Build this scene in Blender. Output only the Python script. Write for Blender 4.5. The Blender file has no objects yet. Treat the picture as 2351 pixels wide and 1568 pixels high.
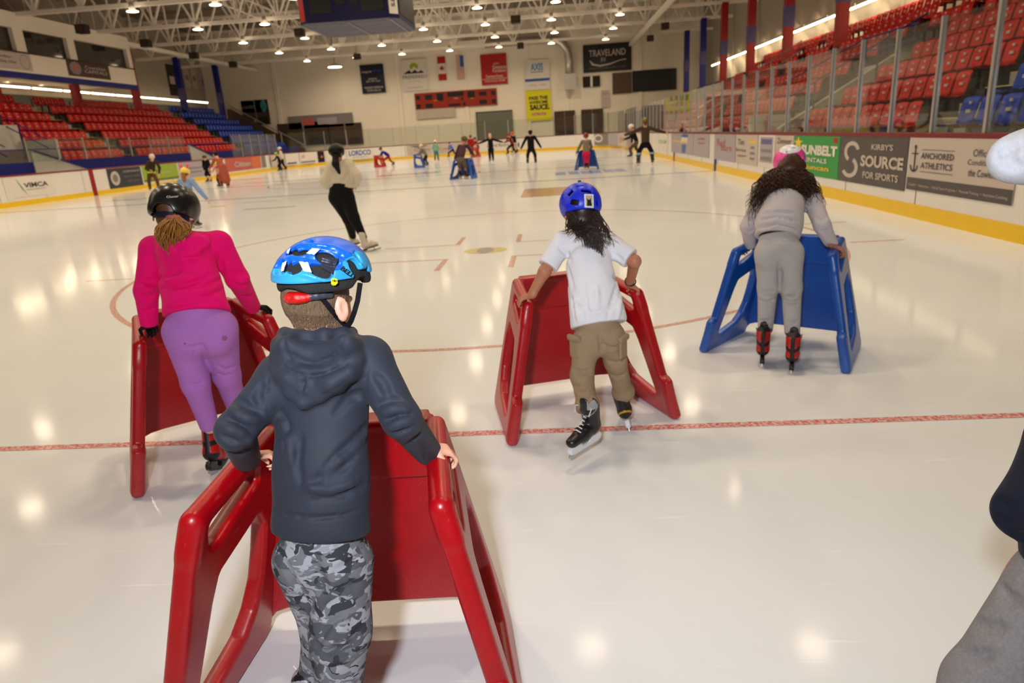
import bpy, math, random
import numpy as np
from mathutils import Vector, Matrix
random.seed(7)
rng = np.random.default_rng(11)
PI = math.pi
S = bpy.context.scene
COL = S.collection

# ------------------------------------------------------------------ camera
FPX, PIT, ROL, YAW, CAMZ = 1567.0, 0.294738, -0.06364, -0.07303, 1.5273
_cp, _sp, _cy, _sy = math.cos(PIT), math.sin(PIT), math.cos(YAW), math.sin(YAW)
CF = np.array([_sy*_cp, _cy*_cp, -_sp])
_R0 = np.array([_cy, -_sy, 0.0]); _U0 = np.cross(_R0, CF)
CR = math.cos(ROL)*_R0 + math.sin(ROL)*_U0
CU = -math.sin(ROL)*_R0 + math.cos(ROL)*_U0
CAM0 = np.array([0, 0, CAMZ])
cd = bpy.data.cameras.new('camera'); cam = bpy.data.objects.new('camera', cd); COL.objects.link(cam)
m = Matrix.Identity(4)
for i in range(3):
    m[i][0] = CR[i]; m[i][1] = CU[i]; m[i][2] = -CF[i]; m[i][3] = CAM0[i]
cam.matrix_world = m
cd.sensor_width = 36.0; cd.lens = FPX/2351*36
cd.clip_start = 0.05; cd.clip_end = 300
cd.dof.use_dof = True; cd.dof.focus_distance = 1.75; cd.dof.aperture_fstop = 4.5
S.camera = cam

# ------------------------------------------------------------------ look, world, big lights
S.view_settings.view_transform = 'Standard'; S.view_settings.look = 'None'
S.view_settings.gamma = 1.0; S.view_settings.exposure = 0.0
S.view_settings.use_curve_mapping = False
W = bpy.data.worlds.new('world'); S.world = W; W.use_nodes = True
W.node_tree.nodes['Background'].inputs[0].default_value = (1.0, 0.72, 0.45, 1)
W.node_tree.nodes['Background'].inputs[1].default_value = 0.16
LAMP_W = 98.0
WARM = (1.0, 0.80, 0.56)
def area(name, loc, size, power, color, rot=(0, 0, 0), sy=None, shape='DISK', parent=None):
    l = bpy.data.lights.new(name, 'AREA'); l.shape = shape if sy is None else 'RECTANGLE'
    l.size = size
    if sy is not None: l.size_y = sy
    l.energy = power; l.color = color
    o = bpy.data.objects.new(name, l); COL.objects.link(o); o.location = loc; o.rotation_euler = rot
    if parent: o.parent = parent
    return o
# the photographer's flash, held just above and left of the lens
fl = area('camera_flash', (-0.25, -0.35, 2.02), 0.18, 57.0, (0.93, 0.95, 1.0))
_d = Vector((-0.05, 4.0, 1.35)) - fl.location
fl.rotation_euler = _d.to_track_quat('-Z', 'Y').to_euler()
fl.data.spread = math.radians(140)

# ------------------------------------------------------------------ pixel to place helpers
def V(*a): return np.array(a, float)
def ray(px, py):
    d = CF + CR*(px-1175.5)/FPX - CU*(py-784)/FPX
    return d
def P(px, py, Y):
    d = ray(px, py); return CAM0 + d*(Y/d[1])
def G(px, py, z=0.0):
    d = ray(px, py); return CAM0 + d*((z-CAMZ)/d[2])
def unit(v): v = np.asarray(v, float); return v/np.linalg.norm(v)
def frame(fwd, up=(0, 0, 1)):
    f = unit(fwd); u = np.asarray(up, float); r = unit(np.cross(f, u)); u = np.cross(r, f)
    return r, f, u

# ------------------------------------------------------------------ materials
MATS = {}
def rgb(r, g, b):
    f = lambda c: (c/255/12.92) if c/255 <= 0.04045 else ((c/255+0.055)/1.055)**2.4
    return (f(r), f(g), f(b), 1)
class NT:
    def __init__(s, name):
        s.m = bpy.data.materials.new(name); s.m.use_nodes = True; s.t = s.m.node_tree; s.b = s.t.nodes['Principled BSDF']
    def n(s, kind, **kw):
        x = s.t.nodes.new(kind)
        for k, v in kw.items():
            if k in x.inputs: x.inputs[k].default_value = v
            else: setattr(x, k, v)
        return x
    def l(s, a, b): s.t.links.new(a, b)
def mat(name, col, rough=0.6, spec=0.4, metal=0.0, noise=0.0, nscale=20.0, bump=0.0, bscale=200.0, sheen=0.0, coat=0.0,
        emit=None, estr=0.0, stretch=None, bdist=0.002):
    if name in MATS: return MATS[name]
    t = NT(name); b = t.b
    b.inputs['Base Color'].default_value = col; b.inputs['Roughness'].default_value = rough
    b.inputs['Specular IOR Level'].default_value = spec; b.inputs['Metallic'].default_value = metal
    b.inputs['Sheen Weight'].default_value = sheen; b.inputs['Coat Weight'].default_value = coat
    if emit: b.inputs['Emission Color'].default_value = emit; b.inputs['Emission Strength'].default_value = estr
    if noise or bump:
        tc = t.n('ShaderNodeTexCoord'); mp = t.n('ShaderNodeMapping')
        if stretch: mp.inputs['Scale'].default_value = stretch
        t.l(tc.outputs['Object'], mp.inputs[0])
    if noise:
        nz = t.n('ShaderNodeTexNoise', Scale=nscale, Detail=4.0); t.l(mp.outputs[0], nz.inputs['Vector'])
        mx = t.n('ShaderNodeMix', data_type='RGBA', blend_type='MIX')
        d = tuple(max(0, c*(1-noise)) for c in col[:3])+(1,); u = tuple(min(1, c*(1+noise)) for c in col[:3])+(1,)
        mx.inputs[6].default_value = d; mx.inputs[7].default_value = u
        t.l(nz.outputs[0], mx.inputs[0]); t.l(mx.outputs[2], b.inputs['Base Color'])
    if bump:
        n2 = t.n('ShaderNodeTexNoise', Scale=bscale, Detail=3.0); t.l(mp.outputs[0], n2.inputs['Vector'])
        bp = t.n('ShaderNodeBump', Strength=bump, Distance=bdist); t.l(n2.outputs[0], bp.inputs['Height'])
        t.l(bp.outputs[0], b.inputs['Normal'])
    MATS[name] = t.m
    return t.m

# ------------------------------------------------------------------ object helpers
def setp(o, label=None, cat=None, group=None, kind=None):
    if label: o['label'] = label
    if cat: o['category'] = cat
    if group: o['group'] = group
    if kind: o['kind'] = kind
    return o
ORG = {}
def thing(name, loc, label, cat, group=None, rz=0.0):
    o = bpy.data.objects.new(name, None); COL.objects.link(o); o.location = loc; o.rotation_euler = (0, 0, rz)
    o.empty_display_size = 0.1
    ORG[o.name] = np.array(loc, float)
    return setp(o, label, cat, group)
def mesh_obj(name, verts, faces, mt, parent=None, smooth=False, label=None, local=False, mids=None):
    me = bpy.data.meshes.new(name)
    verts = np.asarray(verts, float)
    if parent is not None and not local: verts = verts - ORG.get(parent.name, np.zeros(3))
    if isinstance(faces, np.ndarray):
        nv, nf = len(verts), len(faces); k = faces.shape[1]
        me.vertices.add(nv); me.vertices.foreach_set('co', verts.astype(np.float32).ravel())
        me.loops.add(nf*k); me.loops.foreach_set('vertex_index', faces.astype(np.int32).ravel())
        me.polygons.add(nf); me.polygons.foreach_set('loop_start', np.arange(0, nf*k, k, dtype=np.int32))
        me.update(calc_edges=True)
    else:
        me.from_pydata([tuple(v) for v in verts], [], faces)
    for x in (mt if isinstance(mt, (list, tuple)) else [mt]): me.materials.append(x)
    if mids is not None: me.polygons.foreach_set('material_index', np.asarray(mids, np.int32))
    if smooth: me.polygons.foreach_set('use_smooth', np.ones(len(me.polygons), bool))
    me.update()
    o = bpy.data.objects.new(name, me); COL.objects.link(o)
    if parent is not None:
        o.parent = parent; ORG[o.name] = ORG.get(parent.name, np.zeros(3))
    if label: o['label'] = label
    return o
class MB:
    """collects plain shapes, builds ONE mesh"""
    def __init__(s): s.v = []; s.f = []; s.m = []; s.cur = 0
    def add(s, vs, fs):
        n = len(s.v); s.v += [tuple(map(float, v)) for v in vs]; s.f += [tuple(i+n for i in f) for f in fs]; s.m += [s.cur]*len(fs); return s
    def box(s, lo, hi):
        x0, y0, z0 = lo; x1, y1, z1 = hi
        return s.add([(x0,y0,z0),(x1,y0,z0),(x1,y1,z0),(x0,y1,z0),(x0,y0,z1),(x1,y0,z1),(x1,y1,z1),(x0,y1,z1)],
              [(3,2,1,0),(4,5,6,7),(0,1,5,4),(1,2,6,5),(2,3,7,6),(3,0,4,7)])
    def bar(s, a, b, w, h, up=(0, 0, 1)):
        a = np.array(a, float); b = np.array(b, float); f = unit(b-a)
        if abs(np.dot(f, up)) > 0.99: up = (0, 1, 0)
        r = unit(np.cross(f, up)); u = np.cross(r, f)
        vs = [p + r*sx*w/2 + u*sz*h/2 for p in (a, b) for sx, sz in ((-1,-1),(1,-1),(1,1),(-1,1))]
        return s.add(vs, [(0,1,2,3),(7,6,5,4),(0,4,5,1),(1,5,6,2),(2,6,7,3),(3,7,4,0)])
    def tube(s, pts, rad, n=8, caps=True):
        pts = [np.array(p, float) for p in pts]; rad = [rad]*len(pts) if np.isscalar(rad) else rad
        base = len(s.v); up = np.array([0, 0, 1.0]); pr = None
        vs = []; fs = []
        for i, p in enumerate(pts):
            f = unit(pts[min(i+1, len(pts)-1)] - pts[max(i-1, 0)])
            if pr is None:
                a = up if abs(f[2]) < 0.9 else np.array([1.0, 0, 0]); r = unit(np.cross(f, a))
            else:
                r = unit(pr - f*np.dot(pr, f))
            pr = r; u = np.cross(r, f)
            for k in range(n):
                t = 2*PI*k/n; vs.append(p + (r*math.cos(t)+u*math.sin(t))*rad[i])
        for i in range(len(pts)-1):
            for k in range(n):
                a = i*n+k; b = i*n+(k+1) % n; fs.append((a, a+n, b+n, b))
        if caps: fs.append(tuple(range(n))); fs.append(tuple(range(len(vs)-1, len(vs)-n-1, -1)))
        return s.add(vs, fs)
    def cyl(s, c, r, z0, z1, n=24, r1=None):
        r1 = r if r1 is None else r1
        vs = [(c[0]+r*math.cos(2*PI*k/n), c[1]+r*math.sin(2*PI*k/n), z0) for k in range(n)] + \
             [(c[0]+r1*math.cos(2*PI*k/n), c[1]+r1*math.sin(2*PI*k/n), z1) for k in range(n)]
        return s.add(vs, [(k, (k+1) % n, n+(k+1) % n, n+k) for k in range(n)] + [tuple(range(n-1, -1, -1)), tuple(range(n, 2*n))])
    def quad(s, a, b, c, d): return s.add([a, b, c, d], [(0, 1, 2, 3)])
    def build(s, name, mt, parent=None, smooth=False, label=None, local=False):
        return mesh_obj(name, s.v, s.f, mt, parent, smooth, label, local, mids=s.m if isinstance(mt, (list, tuple)) else None)
def bevel(o, w=0.01, seg=2):
    b = o.modifiers.new('bevel', 'BEVEL'); b.width = w; b.segments = seg; b.limit_method = 'ANGLE'; return o

def copy_tree(o, parent=None):
    c = o.copy(); COL.objects.link(c)
    if parent is not None: c.parent = parent
    for ch in o.children: copy_tree(ch, c)
    return c

# lettering: real mesh text; origin = centre, right = x dir, up = y dir
def text(txt, centre, right, up, h, mt, parent, w=None, name='lettering', bold=0.0, depth=0.004, sub=False, track=1.0, shear=0.0):
    cu = bpy.data.curves.new('t', 'FONT'); cu.body = txt; cu.size = 1.0; cu.align_x = 'CENTER'; cu.align_y = 'CENTER'
    cu.extrude = 0.0; cu.offset = bold; cu.space_character = track; cu.shear = shear; cu.resolution_u = 3
    to = bpy.data.objects.new('t', cu); COL.objects.link(to)
    me = bpy.data.meshes.new_from_object(to); bpy.data.objects.remove(to); bpy.data.curves.remove(cu)
    n = len(me.vertices); co = np.zeros(n*3); me.vertices.foreach_get('co', co); co = co.reshape(-1, 3)
    if n == 0: return None
    mn, mx = co.min(0), co.max(0)
    sy = h/max(mx[1]-mn[1], 1e-6); sx = sy if w is None else w/max(mx[0]-mn[0], 1e-6)
    c2 = (mn+mx)/2; r = unit(right); u = unit(up); nrm = np.cross(r, u)
    W3 = np.asarray(centre) + (co[:, :1]-c2[0])*sx*r + (co[:, 1:2]-c2[1])*sy*u + nrm*depth
    if parent is not None: W3 = W3 - ORG.get(parent.name, np.zeros(3))
    me.vertices.foreach_set('co', W3.astype(np.float32).ravel()); me.materials.clear(); me.materials.append(mt); me.update()
    me.name = name
    o = bpy.data.objects.new(name, me); COL.objects.link(o)
    if parent is not None: o.parent = parent; ORG[o.name] = ORG.get(parent.name, np.zeros(3))
    return o

ORD = ['', 'first', 'second', 'third', 'fourth', 'fifth', 'sixth', 'seventh', 'eighth', 'ninth', 'tenth', 'eleventh', 'twelfth',
       'thirteenth', 'fourteenth', 'fifteenth', 'sixteenth', 'seventeenth', 'eighteenth', 'nineteenth', 'twentieth']
def ordw(n):
    if n <= 20: return ORD[n]
    t = {2: 'twenty', 3: 'thirty', 4: 'forty', 5: 'fifty', 6: 'sixty'}[n//10]
    return t+'-'+ORD[n % 10] if n % 10 else t.replace('y', 'ieth')

# ------------------------------------------------------------------ signed distance modelling
def polyd(x, y, poly):
    """signed distance to a polygon"""
    P_ = np.asarray(poly, float); n = len(P_)
    d = np.full(x.shape, 1e9); s = np.ones(x.shape)
    j = n-1
    for i in range(n):
        ex, ey = P_[j]-P_[i]; wx, wy = x-P_[i][0], y-P_[i][1]
        t = np.clip((wx*ex+wy*ey)/(ex*ex+ey*ey), 0, 1)
        bx, by = wx-ex*t, wy-ey*t; d = np.minimum(d, bx*bx+by*by)
        c1 = y >= P_[i][1]; c2 = y < P_[j][1]; c3 = ex*wy > ey*wx
        flip = (c1 & c2 & c3) | (~c1 & ~c2 & ~c3)
        s = np.where(flip, -s, s); j = i
    return s*np.sqrt(d)
class Sdf:
    def __init__(s, lo, hi, h):
        s.lo = np.array(lo, float); s.h = h; s.n = np.ceil((np.array(hi)-s.lo)/h).astype(int)+1
        s.d = np.full(tuple(s.n), 1.0, np.float32); s.ax = [s.lo[i]+np.arange(s.n[i])*h for i in range(3)]
    def reg(s, lo, hi):
        a = np.clip(np.floor((np.array(lo)-s.lo)/s.h).astype(int), 0, s.n); b = np.clip(np.ceil((np.array(hi)-s.lo)/s.h).astype(int)+1, 0, s.n)
        sl = tuple(slice(a[i], b[i]) for i in range(3))
        X, Y, Z = np.meshgrid(s.ax[0][sl[0]], s.ax[1][sl[1]], s.ax[2][sl[2]], indexing='ij')
        return sl, X, Y, Z
    def mix(s, sl, d, k, op):
        o = s.d[sl]
        if d.size == 0: return
        if op == 'add':
            if k > 0:
                e = np.clip(0.5+0.5*(o-d)/k, 0, 1); r = o*(1-e)+d*e-k*e*(1-e)
            else: r = np.minimum(o, d)
        elif op == 'sub':
            d = -d
            if k > 0:
                e = np.clip(0.5-0.5*(o-d)/k, 0, 1); r = o*(1-e)+d*e+k*e*(1-e)
            else: r = np.maximum(o, d)
        else:
            if k > 0:
                e = np.clip(0.5-0.5*(o-d)/k, 0, 1); r = o*(1-e)+d*e+k*e*(1-e)
            else: r = np.maximum(o, d)
        s.d[sl] = r.astype(np.float32)
    def cap(s, a, b, ra, rb=None, k=0.02, flat=None, op='add'):
        rb = ra if rb is None else rb; a = np.asarray(a, float); b = np.asarray(b, float)
        mg = max(ra, rb)*(max(1, flat[1]) if flat else 1)+k+0.03
        sl, X, Y, Z = s.reg(np.minimum(a, b)-mg, np.maximum(a, b)+mg)
        px, py, pz = X-a[0], Y-a[1], Z-a[2]; ba = b-a; f = 1.0
        if flat:
            ax = unit(flat[0]); f = flat[1]; g = 1/f-1
            dt = px*ax[0]+py*ax[1]+pz*ax[2]; px = px+ax[0]*dt*g; py = py+ax[1]*dt*g; pz = pz+ax[2]*dt*g
            ba = ba+ax*np.dot(ba, ax)*g
        L = max(np.dot(ba, ba), 1e-9); t = np.clip((px*ba[0]+py*ba[1]+pz*ba[2])/L, 0, 1)
        d = np.sqrt((px-ba[0]*t)**2+(py-ba[1]*t)**2+(pz-ba[2]*t)**2)-(ra+(rb-ra)*t)
        s.mix(sl, d*min(1, f), k, op); return s
    def chain(s, pts, rad, k=0.02, flat=None, op='add'):
        for i in range(len(pts)-1): s.cap(pts[i], pts[i+1], rad[i], rad[i+1], k, flat, op)
        return s
    def ell(s, c, r, M=None, k=0.02, op='add'):
        c = np.asarray(c, float); r = np.asarray(r, float); mg = max(r)+k+0.03
        sl, X, Y, Z = s.reg(c-mg, c+mg); px, py, pz = X-c[0], Y-c[1], Z-c[2]
        if M is None: M = np.eye(3)
        q = [px*M[i][0]+py*M[i][1]+pz*M[i][2] for i in range(3)]
        k0 = np.sqrt(sum((q[i]/r[i])**2 for i in range(3))); k1 = np.sqrt(sum((q[i]/r[i]**2)**2 for i in range(3)))+1e-9
        s.mix(sl, k0*(k0-1)/k1, k, op); return s
    def box(s, c, half, M=None, r=0.005, k=0.01, op='add'):
        c = np.asarray(c, float); half = np.asarray(half, float); mg = np.linalg.norm(half)+k+0.02
        sl, X, Y, Z = s.reg(c-mg, c+mg); px, py, pz = X-c[0], Y-c[1], Z-c[2]
        if M is None: M = np.eye(3)
        q = [np.abs(px*M[i][0]+py*M[i][1]+pz*M[i][2])-half[i]+r for i in range(3)]
        d = np.sqrt(sum(np.maximum(a, 0)**2 for a in q))+np.minimum(np.maximum(np.maximum(q[0], q[1]), q[2]), 0)-r
        s.mix(sl, d, k, op); return s
    def plate(s, o, u, v, poly, half, r=0.008, k=0.01, holes=(), op='add', nofs=0.0):
        """rounded extrusion of a polygon lying in the plane (o,u,v)"""
        o = np.asarray(o, float); n = np.cross(u, v)
        pts = np.array([o+np.asarray(u)*a+np.asarray(v)*b for a, b in poly]); mg = half+k+0.03
        sl, X, Y, Z = s.reg(pts.min(0)-mg, pts.max(0)+mg); px, py, pz = X-o[0], Y-o[1], Z-o[2]
        a = px*u[0]+py*u[1]+pz*u[2]; b = px*v[0]+py*v[1]+pz*v[2]; w = np.abs(px*n[0]+py*n[1]+pz*n[2]-nofs)-half
        d2 = polyd(a, b, poly)
        for h in holes: d2 = np.maximum(d2, -(polyd(a, b, h[0])-h[1]))
        A, B = d2+r, w+r
        d = np.sqrt(np.maximum(A, 0)**2+np.maximum(B, 0)**2)+np.minimum(np.maximum(A, B), 0)-r
        s.mix(sl, d, k, op); return s
    def cut(s, pt, nrm, k=0.006):
        """keeps the side nrm points away from"""
        n = unit(nrm); X, Y, Z = np.meshgrid(*s.ax, indexing='ij', sparse=True)
        d = (X-pt[0])*n[0]+(Y-pt[1])*n[1]+(Z-pt[2])*n[2]
        s.mix((slice(None),)*3, d+0*s.d, k, 'max'); return s
    def hits(s, pxs, t0=None, t1=None):
        """first points of the surface met by the sight lines through picture points"""
        pxs = np.asarray(pxs, float); hi = s.lo+s.n*s.h; c = (s.lo+hi)/2; R = np.linalg.norm(hi-s.lo)/2; D = np.linalg.norm(c-CAM0)
        ts = np.arange(max(.05, D-R) if t0 is None else t0, (D+R) if t1 is None else t1, s.h*.5)
        out = []
        for px, py in pxs:
            d = unit(ray(px, py)); p = CAM0+ts[:, None]*d; q = (p-s.lo)/s.h; i = np.round(q).astype(int)
            ok = np.all((i >= 0) & (i < s.n), axis=1); v = np.full(len(ts), 1.0); ii = i[ok]; v[ok] = s.d[ii[:, 0], ii[:, 1], ii[:, 2]]
            w = np.nonzero(v < 0)[0]
            if len(w) == 0: out.append(None); continue
            out.append(p[w[0]])
        return out
    def val(s, p):
        q = (np.asarray(p)-s.lo)/s.h; i = np.clip(np.floor(q).astype(int), 0, s.n-2); f = q-i; r = 0
        for a in (0, 1):
            for b in (0, 1):
                for c in (0, 1): r += s.d[i[0]+a, i[1]+b, i[2]+c]*(f[0] if a else 1-f[0])*(f[1] if b else 1-f[1])*(f[2] if c else 1-f[2])
        return r
    def nrm(s, p):
        e = s.h; p = np.asarray(p)
        return unit([s.val(p+V(e, 0, 0))-s.val(p-V(e, 0, 0)), s.val(p+V(0, e, 0))-s.val(p-V(0, e, 0)), s.val(p+V(0, 0, e))-s.val(p-V(0, 0, e))])
    def snap(s, p):
        for _ in range(5): p = p-s.nrm(p)*s.val(p)*.8
        return p
    def fold(s, pxs, r, k=0.008, op='sub', push=0.3):
        """a crease or ridge along a line seen in the photo, laid on the surface"""
        ps = [p for p in s.hits(dense(pxs)) if p is not None]
        if len(ps) < 2: return s
        n = len(ps)
        off = -unit(np.mean(ps, 0)-CAM0)*r*push
        rr = [r*(0.35+0.65*math.sin(PI*(i+0.5)/n)) for i in range(n)]
        ps = [p+off for p in ps]
        for i in range(n-1): s.cap(ps[i], ps[i+1], rr[i], rr[i+1], k, None, op)
        return s
    def mesh(s):
        d = s.d; sg = d < 0
        c = sg[:-1,:-1,:-1].astype(np.int8)
        for a, b, e in ((1,0,0),(0,1,0),(1,1,0),(0,0,1),(1,0,1),(0,1,1),(1,1,1)):
            c = c+sg[a:a+d.shape[0]-1, b:b+d.shape[1]-1, e:e+d.shape[2]-1]
        act = (c > 0) & (c < 8); I, J, K = np.nonzero(act); N = len(I)
        idx = np.full(act.shape, -1, np.int32); idx[I, J, K] = np.arange(N)
        offs = [(0,0,0),(1,0,0),(0,1,0),(1,1,0),(0,0,1),(1,0,1),(0,1,1),(1,1,1)]
        val = np.stack([d[I+a, J+b, K+e] for a, b, e in offs], 1).astype(float)
        edges = [(0,1),(2,3),(4,5),(6,7),(0,2),(1,3),(4,6),(5,7),(0,4),(1,5),(2,6),(3,7)]
        acc = np.zeros((N, 3)); cnt = np.zeros(N)
        for a, b in edges:
            va, vb = val[:, a], val[:, b]; mk = (va < 0) != (vb < 0)
            t = np.where(mk, va/np.where(mk, va-vb, 1), 0)
            pa = np.array(offs[a], float); pb = np.array(offs[b], float)
            acc += mk[:, None]*(pa+(pb-pa)*t[:, None]); cnt += mk
        vs = (np.stack([I, J, K], 1)+acc/cnt[:, None])*s.h+s.lo
        fs = []
        for ax in range(3):
            a_ = [slice(None)]*3; b_ = [slice(None)]*3; a_[ax] = slice(0, -1); b_[ax] = slice(1, None)
            A, B = sg[tuple(a_)], sg[tuple(b_)]; I, J, K = np.nonzero(A != B)
            o1, o2 = [(1, 2), (2, 0), (0, 1)][ax]
            q = np.stack([I, J, K], 1)
            lim = np.array(act.shape)
            ok = (q[:, o1] > 0) & (q[:, o2] > 0) & (q[:, o1] < lim[o1]) & (q[:, o2] < lim[o2])
            q = q[ok]; inside = A[tuple(q.T)]
            e1 = np.zeros(3, int); e1[o1] = 1; e2 = np.zeros(3, int); e2[o2] = 1
            c0, c1, c2, c3 = q-e1-e2, q-e2, q, q-e1
            F = np.stack([idx[tuple(c.T)] for c in (c0, c1, c2, c3)], 1)
            F[~inside] = F[~inside][:, ::-1]; fs.append(F)
        F = np.concatenate(fs); F = F[(F >= 0).all(1)]
        return vs, F
    def build(s, name, mt, parent=None, label=None, smooth_it=0, fn=None, matfn=None):
        vs, F = s.mesh()
        for _ in range(smooth_it): vs = relax(vs, F)
        if fn is not None: vs = fn(vs)
        mids = matfn(vs[F].mean(1)) if matfn is not None else None
        return mesh_obj(name, vs, F, mt, parent, True, label, mids=mids)
def dense(pxs, k=4):
    out = []
    for a, b in zip(pxs[:-1], pxs[1:]):
        for j in range(k): out.append((a[0]+(b[0]-a[0])*j/k, a[1]+(b[1]-a[1])*j/k))
    return out+[tuple(pxs[-1])]
def patch(g, poly, step, name, mt, parent, lift=.0012):
    """a thin sticker that follows the surface of g inside a picture outline"""
    poly = np.array(poly, float); vs = []; fs = []; last = None
    if len(poly) == 4:
        n = max(3, int(np.linalg.norm(poly[1]-poly[0])/step)); m_ = max(3, int(np.linalg.norm(poly[3]-poly[0])/step))
        q = [tuple((poly[0]*(1-i/n)+poly[1]*i/n)*(1-j/m_)+(poly[3]*(1-i/n)+poly[2]*i/n)*j/m_) for i in range(n+1) for j in range(m_+1)]
        fs = [(i*(m_+1)+j, i*(m_+1)+j+1, (i+1)*(m_+1)+j+1, (i+1)*(m_+1)+j) for i in range(n) for j in range(m_)]
    else:
        ring = np.array(dense(list(map(tuple, poly))+[tuple(poly[0])], 3)[:-1]); N = len(ring); c_ = poly.mean(0); K = 5
        q = [tuple(c_+(p-c_)*(k+.02)/K) for k in range(K+1) for p in ring]
        fs = [(k*N+i, k*N+(i+1) % N, (k+1)*N+(i+1) % N, (k+1)*N+i) for k in range(K) for i in range(N)]
    for h_ in g.hits(q):
        if h_ is not None: p = g.snap(h_); last = p+g.nrm(p)*lift
        vs.append(last)
    f0 = next((v for v in vs if v is not None), None)
    if f0 is None: return None
    return mesh_obj(name, [f0 if v is None else v for v in vs], fs, mt, parent, True)
def text_on(g, txt, cx, cy, ang, hpx, wpx, mt, parent, name='lettering', bold=.02, shear=0, lift=.002):
    o = text(txt, (0, 0, 0), (1, 0, 0), (0, 1, 0), hpx, mt, None, w=wpx, depth=0, bold=bold, shear=shear, name=name)
    me = o.data; n = len(me.vertices); co = np.zeros(n*3); me.vertices.foreach_get('co', co); co = co.reshape(-1, 3)
    ca, sa = math.cos(ang), math.sin(ang); px = [(cx+x*ca+y*sa, cy+x*sa-y*ca) for x, y, _ in co]
    out = []; last = None
    for h_ in g.hits(px):
        if h_ is not None: p = g.snap(h_); last = p+g.nrm(p)*lift
        out.append(last if last is not None else CAM0)
    out = np.array(out)-ORG.get(parent.name, np.zeros(3)); me.vertices.foreach_set('co', out.astype(np.float32).ravel()); me.update(); o.parent = parent
    ORG[o.name] = ORG.get(parent.name, np.zeros(3))
    return o
def ribbon(pts, w, side, th, name, mt, parent):
    """flat strap along points"""
    pts = [np.asarray(p, float) for p in pts]; vs = []; fs = []; n = len(pts)
    for i, p in enumerate(pts):
        f = unit(pts[min(i+1, n-1)]-pts[max(i-1, 0)]); sd = side[i] if isinstance(side, list) else side
        nn = unit(sd-f*np.dot(sd, f)); r = np.cross(f, nn)
        vs += [p-r*w/2, p+r*w/2, p+r*w/2+nn*th, p-r*w/2+nn*th]
    for i in range(n-1):
        for k in range(4): a, b = i*4+k, i*4+(k+1) % 4; fs.append((a, b, b+4, a+4))
    fs += [(3, 2, 1, 0), (n*4-4, n*4-3, n*4-2, n*4-1)]
    return mesh_obj(name, vs, fs, mt, parent)
def relax(vs, F, w=0.5):
    acc = np.zeros_like(vs); cnt = np.zeros(len(vs))
    for a, b in ((0,1),(1,2),(2,3),(3,0)):
        for i, j in ((a, b), (b, a)):
            for c in range(3): acc[:, c] += np.bincount(F[:, i], weights=vs[F[:, j], c], minlength=len(vs))
            cnt += np.bincount(F[:, i], minlength=len(vs))
    return vs*(1-w)+w*acc/np.maximum(cnt, 1)[:, None]
# ================================================================== THE ARENA
XR, XL, YF = 5.2, -20.7, 60.96          # inner faces of the boards
RC = 8.53                               # corner radius
WALLY, LX, RX = 66.0, -32.0, 13.7
TRY = [61.8-6.4*i for i in range(8)]    # truss lines
def AX(px, py, X):
    d = ray(px, py); return CAM0 + d*(X/d[0])

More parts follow.
